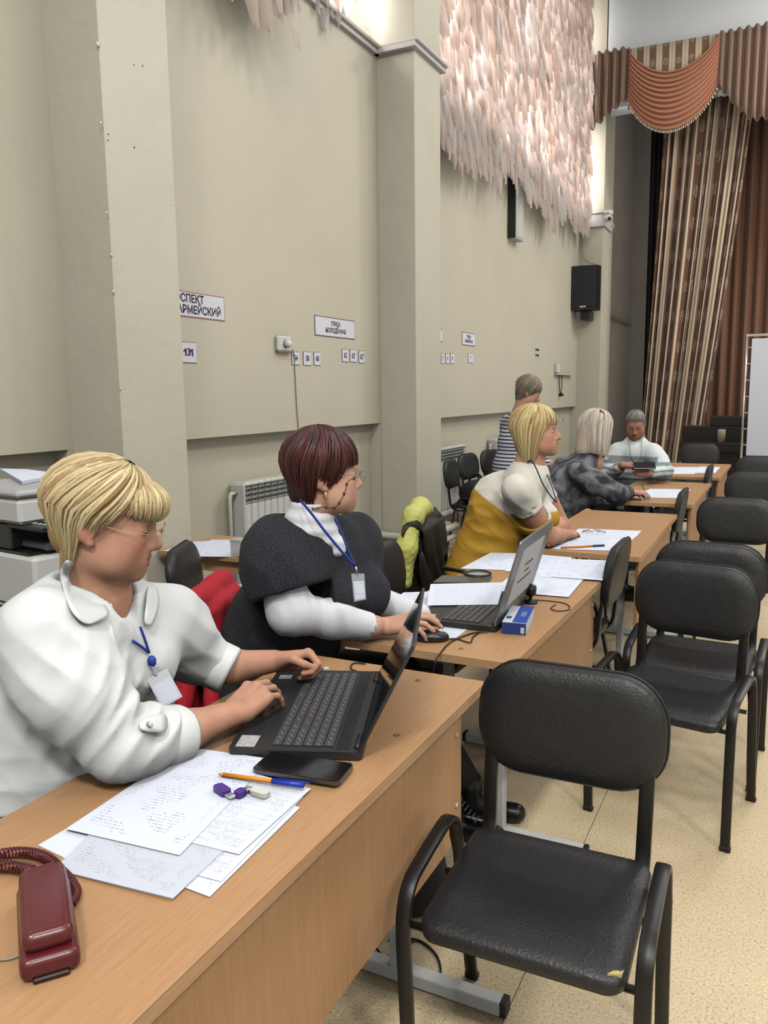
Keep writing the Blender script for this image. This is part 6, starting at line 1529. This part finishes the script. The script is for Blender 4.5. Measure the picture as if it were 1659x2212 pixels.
# sleeve shine
q = [(300, 1700), (492, 1834), (372, 1944), (112, 1878)]
px_sheet('plastic_sleeve', 'clear glossy plastic sleeve over the lowest document', q, .7551, mat('clear_sleeve', srgb(236, 238, 244), .2, alpha=.12, spec=.7), cat='sleeve')
P_ST = 'papers on the side table'
px_sheet('paper_sheet', 'sheet at the left of the side table', [(420, 1170), (500, 1167), (478, 1202), (352, 1190)], .7505, M_LIST, group=P_ST)
px_sheet('paper_sheet', 'sheet at the right of the side table behind the cup', [(455, 1166), (545, 1166), (545, 1204), (430, 1202)], .752, M_PRINT, group=P_ST)
p = onz(518, 1200, .7535); t = thing('glass_jar', 'small square glass jar on the side table', 'jar', (p[0], p[1], .7535)); MB().prism(rrect(.07, .07, .012, 3), 0, .075).build('jar', mat('jar_glass', srgb(206, 206, 196), .2, alpha=.6), t); MB().prism(rrect(.074, .074, .012, 3), .075, .085).build('rim', mat('jar_rim', srgb(190, 188, 178), .3), t)
t = thing('cardboard_box', 'brown box on the floor below the side table', 'box', (-2.25, 3.45, 0)); MB().box((-.2, -.15, 0), (.2, .15, .5), .004).build('carton', mat('brown_card', srgb(120, 76, 58), .8), t); MB().box((-.2, -.02, .5), (.2, .02, .5015)).build('tape', mat('tape_tan', srgb(170, 130, 90), .4), t)
# printer on its table
t = thing('printer_table', 'beech table under the multifunction printer', 'table', (-2.55, 2.0, 0))
MB().box((-.38, -.35, .655), (.62, .42, .68), .003).build('tabletop', M_WOOD, t)
for x in (-.34, .57):
    for y in (-.3, .37): MB().box((x-.017, y-.017, 0), (x+.017, y+.017, .655), .003).build('leg', M_DLEG, t)
M_PRW = mat('printer_white', srgb(206, 206, 200), .45); M_PRK = mat('printer_black', srgb(26, 28, 32), .35)
pr = thing('printer', 'white and black multifunction printer at the left edge behind the blonde woman', 'printer', (-2.37, 2.02, .68), math.radians(-8))
MB().box((-.23, -.23, 0), (.26, .22, .36), .012).build('cabinet', M_PRW, pr)
MB().box((-.23, -.22, .36), (.22, .21, .37)).build('shadow_gap', M_PRK, pr)
MB().box((-.23, -.22, .37), (.12, .21, .46), .006).build('engine', M_PRK, pr)
MB().box((.10, -.18, .375), (.26, .18, .40), .006).build('output_tray', mat('printer_grey', srgb(84, 86, 92), .4), pr)
cp = MB().box((.10, -.22, .445), (.30, .21, .462), .004).build('control_panel', M_PRK, pr)
bt = MB().box((0, 0, 0), (.014, .014, .004), .001).mesh('button')
for i in range(5):
    for j in range(9): obj('button', bt, mat('button_grey', srgb(176, 178, 180), .5), cp, (.14+i*.03, -.19+j*.042, .462))
MB().box((-.23, -.23, .462), (.20, .22, .545), .012).build('scanner', M_PRW, pr)
MB().box((-.23, -.235, .548), (.205, .225, .575), .010).build('lid', mat('lid_grey', srgb(176, 176, 176), .45), pr)
o = obj('lettering', text_mesh('lettering', 'KYOCERA', .034, .0006), mat('logo_dark', srgb(60, 62, 66), .5), pr, (.2012, -.08, .51), (PI/2, 0, PI/2))
for k in range(9): MB().box((-.02, -.2315, .06+k*.016), (.075, -.2295, .066+k*.016)).build('vent_slot', M_PRK, pr)
px_sheet('paper_sheet', 'white sheets lying on top of the printer lid', [(0, 1018), (60, 1020), (132, 1030), (48, 1047)], 1.2565, M_PAPER, thick=.012, group='papers by the printer')

# ================================================================ laptops
M_LAP = mat('laptop_charcoal', srgb(40, 41, 44), .42, bump=.02, bscale=300); M_LAPS = mat('laptop_bezel', srgb(18, 18, 20), .35); M_DISP = mat('display_dark_gloss', srgb(22, 22, 26), .06, spec=.7)
def make_key():
    m = mat('keycap', srgb(62, 62, 64), .5); N, L, b = nodes_of(m); tc = [n for n in N if n.type == 'TEX_COORD'][0]; sp = N.new('ShaderNodeSeparateXYZ'); L.new(tc.outputs['Object'], sp.inputs[0])
    oi = N.new('ShaderNodeObjectInfo')
    def M(op, a, bb=None):
        n = N.new('ShaderNodeMath'); n.operation = op
        for i, v in enumerate((a, bb)):
            if v is None: continue
            if isinstance(v, (int, float)): n.inputs[i].default_value = v
            else: L.new(v, n.inputs[i])
        return n.outputs[0]
    def box(cx, cy, w, h): return M('MULTIPLY', M('LESS_THAN', M('ABSOLUTE', M('SUBTRACT', sp.outputs[0], cx)), w), M('LESS_THAN', M('ABSOLUTE', M('SUBTRACT', sp.outputs[1], cy)), h))
    nz = N.new('ShaderNodeTexNoise'); nz.inputs['Scale'].default_value = 900; L.new(tc.outputs['Object'], nz.inputs['Vector'])
    gl = M('MULTIPLY', M('MAXIMUM', box(-.003, .003, .0017, .002), box(.003, -.003, .0015, .0018)), M('GREATER_THAN', nz.outputs[0], .47))
    mx = N.new('ShaderNodeMix'); mx.data_type = 'RGBA'; L.new(gl, mx.inputs[0]); mx.inputs[6].default_value = srgb(66, 66, 68); mx.inputs[7].default_value = srgb(168, 168, 168); L.new(mx.outputs[2], b.inputs['Base Color']); return m
M_KEY = make_key()
def laptop(label, HN, HF, depth, Hs, tilt, notice=False):
    "hinge from HN to HF; user on the -outward side"
    HN = np.array(HN, float); HF = np.array(HF, float); u = HF-HN; u[2] = 0; L_ = np.linalg.norm(u); u /= L_; out = np.array([u[1], -u[0], 0.0])
    if out[0] < 0: out = -out
    ang = math.atan2(u[1], u[0]); t = thing('laptop', label, 'laptop', (HN[0], HN[1], .7505), 0)
    M3 = Matrix(((u[0], -out[0], 0, 0), (u[1], -out[1], 0, 0), (0, 0, 1, 0), (0, 0, 0, 1)))     # local x along hinge, y towards the user, z up
    base = MB(); pl = [(x+L_/2, y+depth/2-.012) for x, y in rrect(L_, depth+.01, .012, 3)]; base.prism(pl, .002, .020); bo = base.xf(M3).build('base', M_LAP, t, auto=30)
    MB().box((.012, depth*.05, .0198), (L_-.012, depth*.15, .0204)).xf(M3).build('speaker_strip', M_LAPS, bo)
    for x in (.05, L_-.05): MB().tube([(x-.03, -.004, .020), (x+.03, -.004, .020)], .008, 8).xf(M3).build('hinge', M_LAPS, bo, True)
    # keys: rows from the hinge to the palm rest
    kw = (L_-.05)/19.2; kd = depth*.50/6.2; y0 = depth*.17
    def key(wu): return MB().box((-kw*wu/2+.0012, -kd/2+.0012, 0), (kw*wu/2-.0012, kd/2-.0012, .0028), .0006).xf(M3).mesh('key')
    cache = {}
    rows = [[1]*19, [1]*14+[1.6]+[1]*3+[.6], [1.5]+[1]*12+[2.1]+[1]*3+[.6], [1.8]+[1]*11+[2.8]+[1]*3+[.6], [2.3]+[1]*10+[2.3]+[1]*3+[1, .6][:1]+[.6], [1.3, 1, 1, 1.2, 5.2, 1.2, 1, 1, 1, 1, 1.3, 1, 1, 1]]
    for r, row in enumerate(rows):
        s = sum(row); f = 19.2/s; x = L_-.025                      # the numeric block sits at the near end
        for wu in row:
            ww = round(wu*f, 2)
            if ww not in cache: cache[ww] = key(ww)
            cx = x-ww*kw/2; x -= ww*kw; q = M3 @ Vector((cx, y0+(r+.5)*kd, .0203))
            obj('key', cache[ww], M_KEY, bo, q)
    MB().box((L_*.36, depth*.74, .0199), (L_*.64, depth*.96, .0203)).xf(M3).build('touchpad', mat('touchpad_grey', srgb(50, 51, 54), .3), bo)
    MB().box((.015, depth*.78, .0199), (.075, depth*.93, .0204)).xf(M3).build('spec_sticker', mat('sticker_silver', srgb(186, 186, 186), .4, var=.25, vscale=120), bo)
    MB().box((L_-.075, depth*.80, .0199), (L_-.045, depth*.92, .0204)).xf(M3).build('brand_sticker', mat('sticker_white', srgb(214, 216, 214), .4), bo)
    # lid
    S = Matrix.Rotation(-tilt, 4, 'X'); LM = M3 @ Matrix.Translation((0, -.006, .018)) @ Matrix.Rotation(tilt, 4, 'X')
    lid = MB(); lp = [(x+L_/2, z+Hs/2) for x, z in rrect(L_, Hs, .010, 3)]; lid.prism(lp, -.0065, .0, (0, 2, 1)); lo = lid.xf(LM).build('lid', mat('lid_silver_grey', srgb(126, 130, 136), .35, metal=.3) if notice else M_LAP, t, auto=30)
    MB().prism([(x+L_/2, z+Hs/2) for x, z in rrect(L_-.006, Hs-.006, .009, 3)], .0, .0012, (0, 2, 1)).xf(LM).build('bezel', M_LAPS, lo)
    MB().box((.012, .0012, .022), (L_-.012, .0016, Hs-.012)).xf(LM).build('display', M_DISP, lo)
    if notice:
        MT = mat('notice_text', srgb(96, 96, 100), .6)
        MB().box((L_*.17, -.0072, .055), (L_*.83, -.0064, Hs-.045)).xf(LM).build('notice', mat('notice_paper', srgb(224, 222, 220), .6), lo)
        for k, (a, b) in enumerate(((.38, .62), (.43, .57), (.30, .70))): MB().box((L_*a, -.0075, Hs*.60-.030*k), (L_*b, -.0071, Hs*.60-.030*k+.010)).xf(LM).build('text_line', MT, lo)
    return t, M3, LM
def hinge(x, y, yaw, L_): return np.array([x, y, .77]), np.array([x+L_*math.cos(math.radians(yaw)), y+L_*math.sin(math.radians(yaw)), .77])
lap1, LM1, _ = laptop('open charcoal laptop on the nearest desk, screen edge towards the camera', *hinge(-.813, 1.458, 111.5, .522), .292, .279, math.radians(26.7))
lap2, LM2, _ = laptop('open laptop on the second desk with a white notice on its grey lid', *hinge(-.855, 2.492, 92.8, .486), .285, .311, math.radians(16.7), notice=True)

# ================================================================ small things on the nearest desk
def loc3(px_, py_, z): q = onz(px_, py_, z); return np.array([q[0], q[1], z])
# smartphone
C_ = [loc3(585, 1634, .757), loc3(768, 1656, .757), loc3(729, 1703, .757), loc3(543, 1668, .757)]
cen = sum(C_)/4; ax_ = _n(C_[1]-C_[0]+C_[2]-C_[3]); L_ = .5*(np.linalg.norm(C_[1]-C_[0])+np.linalg.norm(C_[2]-C_[3])); W_ = .5*(np.linalg.norm(C_[3]-C_[0])+np.linalg.norm(C_[2]-C_[1]))
t = thing('smartphone', 'black smartphone lying beside the nearest laptop', 'phone', (cen[0], cen[1], .7582), math.atan2(ax_[1], ax_[0]))
MB().prism(rrect(L_, W_, .012, 4), 0, .0085).build('frame', M_PHB, t); MB().prism(rrect(L_-.004, W_-.004, .011, 4), .0084, .0094).build('screen', M_PH, t); MB().box((-L_/2+.02, W_/2-.0005, .003), (-L_/2+.045, W_/2+.0008, .006)).build('side_key', M_PHB, t)
# pen
a, b = onz(472, 1672, .763), onz(662, 1697, .769); d_ = _n(b-a); t = thing('pen', 'orange ballpoint pen with a blue cap across papers and phone', 'pen', a)
q = lambda s: d_*s*np.linalg.norm(b-a); MB().tube([q(.06), q(.64)], .0052, 6).build('barrel', mat('pen_orange', srgb(240, 146, 32), .4), t, True); MB().tube([q(0), q(.06)], [.0012, .0050], 6).build('end', mat('pen_orange', srgb(240, 146, 32), .4), t, True)
cpn = MB().tube([q(.62), q(.97)], .0062, 8).build('cap', mat('pen_blue', srgb(36, 62, 190), .35), t, True); MB().tube([q(.68)+[0, 0, .0075], q(1.04)+[0, 0, .006]], .0014, 6).build('clip', MATS['pen_blue'], cpn, True)
# usb sticks
def stick(label, pa, pb, w, h, m, z=.7588, plug=True, cat='usb stick'):
    a, b = onz(*pa, z), onz(*pb, z); d = b-a; L_ = np.linalg.norm(d); t = thing('usb_stick', label, cat, ((a+b)/2)*[1, 1, 0]+[0, 0, z], math.atan2(d[1], d[0]))
    MB().prism(rrect(L_*.7, w, w*.35, 3), 0, h).xf(Matrix.Translation((-L_*.15, 0, 0))).build('case', m, t, auto=30)
    if plug: MB().box((L_*.2, -w*.33, h*.2), (L_*.5, w*.33, h*.75), .0008).build('plug', M_CHROME, t)
    return t
M_PUR = mat('purple_plastic', srgb(76, 44, 136), .35)
stick('purple usb stick lying on the form', (468, 1704), (503, 1727), .022, .011, M_PUR)
stick('small purple usb cap beside the purple stick', (510, 1724), (536, 1708), .020, .011, M_PUR, cat='cap')
stick('white usb stick beside the purple cap', (580, 1722), (530, 1707), .022, .010, M_WHITEPL)
p = onz(705, 1453, .756); t = thing('usb_receiver', 'small white tag standing behind the nearest laptop', 'tag', (p[0], p[1], .7505), .5); MB().box((-.008, -.004, 0), (.008, .004, .022), .002).build('case', M_WHITEPL, t); MB().box((-.005, -.0045, .006), (.005, -.004, .012)).build('mark', M_STEEL, t)
M_CABLE = mat('black_cable', srgb(24, 24, 26), .5)
def cable(name, label, pts, r=.0024, m=None, cat='cable', n=6):
    P = np.array(pts); o = MB().tube(spline(P-P[0], n), r, 6).build(name, m or M_CABLE, None, True); o.location = P[0]; return tag(o, label, cat)
cable('cable', 'short black cable looping behind the nearest laptop', [loc3(x, y, .754) for x, y in ((800, 1452), (778, 1452), (758, 1444), (765, 1432), (790, 1434))])
# red telephone with coiled cord
a, b = onz(92, 1893, .79), onz(108, 2068, .775); d = b-a; yawp = math.atan2(d[1], d[0]); L_ = float(np.hypot(d[0], d[1]))
t = thing('telephone', 'dark red corded telephone lying on the nearest desk', 'telephone', ((a[0]+b[0])/2, (a[1]+b[1])/2, .7505), yawp)
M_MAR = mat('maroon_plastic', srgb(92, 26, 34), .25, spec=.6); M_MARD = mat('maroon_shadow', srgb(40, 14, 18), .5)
B = Blob(); hl = L_/2+.004
def rbox(B, c, hx, hy, hz, r, k=.006, op=1):
    c = np.array(c, float); s_ = np.array([hx, hy, hz])-r
    def f(p): q = np.abs(p-c)-s_; return np.sqrt((np.maximum(q, 0)**2).sum(1))+np.minimum(q.max(1), 0)-r
    return B._a(op, f, k, c-np.array([hx, hy, hz]), c+np.array([hx, hy, hz]))
rbox(B, (.004, 0, .017), hl+.004, .040, .017, .012); B.ops.append((-1, lambda p: (p[:, 2]-.0), .001)); B.ell((.0, 0, .062), (hl*.9, .034, .034), .004, -1)
V, F = B.mesh(.0035); blob_raw('cradle', V, F, M_MAR, t)
B = Blob(); rbox(B, (-.004, 0, .046), hl, .0365, .018, .016)
B.warp(lambda p: .25*p[:, 0]**2); V, F = B.mesh(.0035); blob_raw('handset', V, F, M_MAR, t)
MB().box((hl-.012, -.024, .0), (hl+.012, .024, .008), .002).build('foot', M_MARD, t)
pts = [onz(150, 1953, .765), onz(162, 1928, .760), onz(150, 1903, .760), onz(130, 1882, .762), onz(112, 1862, .768), onz(85, 1848, .768), onz(45, 1842, .766), onz(0, 1846, .763), onz(-60, 1858, .763), onz(-70, 1880, .763), onz(0, 1872, .763), onz(45, 1876, .763), onz(72, 1882, .766)]
P = spline(pts, 60); seg = np.linalg.norm(np.diff(P, axis=0), axis=1); s = np.concatenate([[0], np.cumsum(seg)]); tot = s[-1]; ns = int(tot/.0062*11); ss = np.linspace(0, tot, ns); Q = np.stack([np.interp(ss, s, P[:, k]) for k in range(3)], 1); T = np.gradient(Q, axis=0); T /= np.linalg.norm(T, axis=1, keepdims=True); up = np.array([0, 0, 1.0]); S_ = np.cross(T, up); S_ /= np.linalg.norm(S_, axis=1, keepdims=True); U_ = np.cross(S_, T); ph_ = ss/.0062*2*PI; R_c = .0088
Hx = Q+S_*(np.cos(ph_)*R_c)[:, None]+U_*(np.sin(ph_)*R_c)[:, None]; Hx[:, 2] = np.maximum(Hx[:, 2], .7535)
mb = MB(); n = 5; Th = np.gradient(Hx, axis=0); Th /= np.linalg.norm(Th, axis=1, keepdims=True); Nn = Hx-Q; Nn /= np.linalg.norm(Nn, axis=1, keepdims=True); Bn = np.cross(Th, Nn); al = 2*PI*np.arange(n)/n; V = Hx[:, None]+.0018*(Nn[:, None]*np.cos(al)[None, :, None]+Bn[:, None]*np.sin(al)[None, :, None]); I = (np.arange(len(Hx)-1)*n)[:, None]; k_ = np.arange(n)[None]; F = np.stack([I+k_, I+(k_+1) % n, I+n+(k_+1) % n, I+n+k_], -1).reshape(-1, 4)
Vl = V.reshape(-1, 3)-np.array(t.location); ca, sa = math.cos(-yawp), math.sin(-yawp); Vl = Vl @ np.array([[ca, sa, 0], [-sa, ca, 0], [0, 0, 1]]); blob_raw('coiled_cord', Vl, F, M_MAR, t)
cable('line_cord', 'thin grey telephone line at the left desk edge', [onz(x, y, .753) for x, y in ((52, 2060), (25, 2070), (0, 2073), (-40, 2070))], .002, mat('cable_grey', srgb(158, 152, 132), .6))

# ================================================================ things on the second desk
p = onz(932, 1383, .7505); t = thing('computer_mouse', 'black computer mouse under the hand on the second desk', 'mouse', (p[0], p[1], .7505), math.radians(20))
B = Blob(); B.ell((0, 0, .012), (.058, .033, .024), 0); B.ops.append((-1, lambda p: -p[:, 2]*-1.0-0.0 if False else p[:, 2]-.001, .002)); V, F = B.mesh(.004); blob_raw('shell', V, F, mat('mouse_black', srgb(26, 27, 30), .3), t); MB().lathe([(0, -.004), (.009, -.003), (.009, .003), (0, .004)], (.03, 0, .030), 12, axis=1).build('wheel', M_STEEL, t, True)
cable('mouse_cable', 'black mouse cable curling over the front edge of the second desk', [loc3(x, y, .7535) for x, y in ((955, 1384), (985, 1380), (1015, 1388), (1022, 1376), (1040, 1364))]+[loc3(1052, 1360, .756)])
cable('power_cable', 'black power cable hanging over the second desk\'s edge', [loc3(1056, 1364, .757), loc3(1020, 1368, .754), loc3(975, 1386, .754), loc3(952, 1410, .754), onz(944, 1424, .752)+[0, -.006, 0], onz(942, 1440, .72)+[0, -.02, 0], onz(938, 1470, .62)+[0, -.02, 0], onz(935, 1500, .5)], .0028)
px_sheet('paper_sheet', 'white card under the mouse cable on the second desk', [(955, 1352), (1012, 1358), (985, 1378), (940, 1378)], .7505, M_LIST, w=.1, h=.1)
GP2 = 'papers on the second desk'
for i, (lab, pq, m) in enumerate((
    ('sheet at the left edge of the second desk by the sleeve', [(872, 1280), (980, 1276), (950, 1330), (800, 1330)], M_LIST),
    ('sheet behind the magnifying glass on the second desk', [(1060, 1194), (1150, 1196), (1100, 1232), (995, 1228)], M_PRINT),
    ('sheet right behind the second laptop', [(1140, 1196), (1235, 1204), (1215, 1240), (1090, 1234)], M_PRINT),
    ('sheet in the middle of the far papers on the second desk', [(1120, 1232), (1270, 1240), (1228, 1290), (1060, 1276)], M_FORM),
    ('sheet next to the far desk corner under the overhanging page', [(1190, 1208), (1290, 1213), (1300, 1252), (1165, 1246)], M_PRINT))):
    px_sheet('paper_sheet', lab, pq, .7505+.0012*i, m, group=GP2)
# page overhanging the far end, leaning on the chair between the desks
A_ = [loc3(1205, 1206, .757), loc3(1341, 1212, .757), loc3(1301, 1254, .757), loc3(1190, 1246, .757)]
quad_sheet('paper_sheet', 'page sticking out over the far end of the second desk', [q[:2] for q in A_], .757, M_PRINT, group=GP2)
# page tented over the laptop keyboard
C_ = [loc3(930, 1262, .80), loc3(1090, 1258, .80), onz(1075, 1306, .775), onz(922, 1308, .775)]
cen = sum(C_)/4; me = mesh('paper_sheet', [q-cen for q in C_]+[q-cen+[0, 0, .0006] for q in C_], [(3, 2, 1, 0), (4, 5, 6, 7), (0, 1, 5, 4), (1, 2, 6, 5), (2, 3, 7, 6), (3, 0, 4, 7)]); uv = me.uv_layers.new(name='UVMap')
for l in me.loops: uv.data[l.index].uv = ((0, .297), (.21, .297), (.21, 0), (0, 0))[l.vertex_index % 4]
tag(obj('paper_sheet', me, make_print('printed_dense', .0052, block=.1), None, cen), 'typed page propped on the second laptop\'s keyboard', 'paper', GP2)
p = onz(1032, 1241, .757); t = thing('magnifying_glass', 'black magnifying glass lying on the second desk', 'magnifier', (p[0], p[1], .752), math.radians(165))
ringp = [(.055*math.cos(a), .055*math.sin(a), .008) for a in np.linspace(0, 2*PI, 32, endpoint=False)]; MB().tube(ringp, .007, 8, closed=True).build('rim', M_BLACK, t, True); MB().lathe([(0, .005), (.05, .006), (.05, .010), (0, .012)], n=24).build('lens', mat('magnifier_lens', srgb(220, 224, 220), .08, alpha=.35, spec=.8), t, True); MB().tube([(.06, 0, .008), (.085, 0, .008), (.19, 0, .008)], [.006, .009, .011], 10).build('handle', M_BLACK, t, True)
q = [(955, 1247), (1062, 1249), (1055, 1263), (935, 1262)]; px_sheet('tablet', 'dark flat tablet in front of the magnifying glass', q, .7505, mat('tablet_dark', srgb(70, 72, 72), .25), cat='tablet', thick=.009)
p = onz(1146, 1302, .7505); t = thing('webcam', 'small black webcam standing behind the second laptop', 'webcam', (p[0], p[1], .7505)); MB().lathe([(0, 0), (.028, 0), (.026, .006), (.008, .012), (.006, .03), (0, .03)], n=14).build('stand', M_BLACK, t, True); MB().lathe([(0, -.02), (.02, -.018), (.024, 0), (.02, .018), (0, .02)], (0, 0, .05), 14, axis=0).build('head', M_BLACK, t, True)
cable('webcam_cable', 'thin black cable zigzag behind the second laptop', [loc3(x, y, .753) for x, y in ((1150, 1296), (1185, 1298), (1222, 1304), (1230, 1316), (1205, 1320), (1190, 1314), (1200, 1306))], .002)
# blue and white box
A_, B_, D_ = loc3(1084, 1368, .752), loc3(1136, 1372, .752), loc3(1166, 1336, .752); e1_ = B_-A_; e2_ = D_-B_; lx, ly = np.linalg.norm(e1_), np.linalg.norm(e2_)
t = thing('carton', 'small blue and white printed carton beside the second laptop', 'box', (A_[0], A_[1], .7505), math.atan2(e1_[1], e1_[0]))
MBX = mat('box_white', srgb(214, 220, 226), .5); MBL = mat('box_blue', srgb(36, 74, 168), .45); hz = .042
MB().box((0, 0, 0), (lx, ly, hz), .001).build('carton_body', MBX, t); MB().box((lx*.42, .0005, hz-.0002), (lx+.0004, ly-.0005, hz+.0008)).build('blue_panel', MBL, t); MB().box((0, -.0008, .002), (lx, .0, hz-.002)).build('blue_front', mat('box_navy', srgb(46, 66, 128), .5), t); MB().box((lx*.62, ly*.35, hz+.0008), (lx*.85, ly*.65, hz+.0014)).build('device_picture', mat('box_picture', srgb(98, 132, 170), .5), t); MB().box((lx*.78, -.0014, .006), (lx*.93, -.0008, hz*.62)).build('label', MBX, t); MB().box((lx*.08, ly*.2, hz), (lx*.3, ly*.34, hz+.0008)).build('print_block', mat('box_print', srgb(70, 84, 88), .5), t)

# ================================================================ things on the further desks
px_sheet('paper_sheet', 'sheet under the folded spectacles on the third desk', [(1250, 1142), (1386, 1147), (1360, 1172), (1196, 1180)], .7505, M_LIST)
px_sheet('paper_sheet', 'sheet below the top one on the third desk', [(1262, 1150), (1380, 1155), (1330, 1190), (1192, 1186)], .7495+.0022, M_PRINT)
p = onz(1285, 1152, .756); t = thing('spectacles', 'folded dark spectacles on the papers of the third desk', 'spectacles', (p[0], p[1], .7535), math.radians(20))
for s in (-1, 1): MB().tube([(s*.035+.026*math.cos(a), .02*math.sin(a), .012) for a in np.linspace(0, 2*PI, 18, endpoint=False)], .0016, 5, closed=True).build('rim', M_WIRE, t, True); MB().tube(spline([(s*.062, .0, .012), (s*.06, .06, .004), (s*.01, .13, .002)], 4), .0018, 5).build('temple', M_RUBBER, t, True)
a, b = onz(1212, 1183, .758), onz(1305, 1178, .758); t = thing('pen', 'orange pen with dark cap at the near edge of the third desk', 'pen', a); MB().tube([(0, 0, 0), (b-a)*.75], .0055, 8).build('barrel', MATS['pen_orange'], t, True); MB().tube([(b-a)*.73, (b-a)], .0062, 8).build('cap', mat('pen_navy', srgb(40, 52, 110), .4), t, True)
px_sheet('paper_sheet', 'sheet being written on at the fourth desk', [(1405, 1056), (1492, 1057), (1478, 1076), (1362, 1074)], .7505, M_LIST)
px_sheet('paper_sheet', 'white sheet at the left on the farthest desk', [(1450, 1009), (1515, 1009), (1500, 1024), (1425, 1024)], .7505, M_LIST)
px_sheet('paper_sheet', 'white sheet at the right on the farthest desk', [(1512, 1008), (1556, 1009), (1545, 1022), (1500, 1022)], .752, M_LIST)
# cables on the floor behind the nearest desk
cable('floor_cable', 'black cable loop on the floor near the white desk foot', [loc3(x, y, .004) for x, y in ((840, 2030), (900, 2030), (940, 2060), (952, 2100), (935, 2122), (905, 2124), (870, 2100), (820, 2090), (790, 2076))], .0035)
cable('floor_cable', 'second black cable tangled under the nearest desk', [loc3(x, y, .006) for x, y in ((810, 2045), (830, 2070), (850, 2090), (880, 2085), (845, 2060), (900, 2030))], .003)
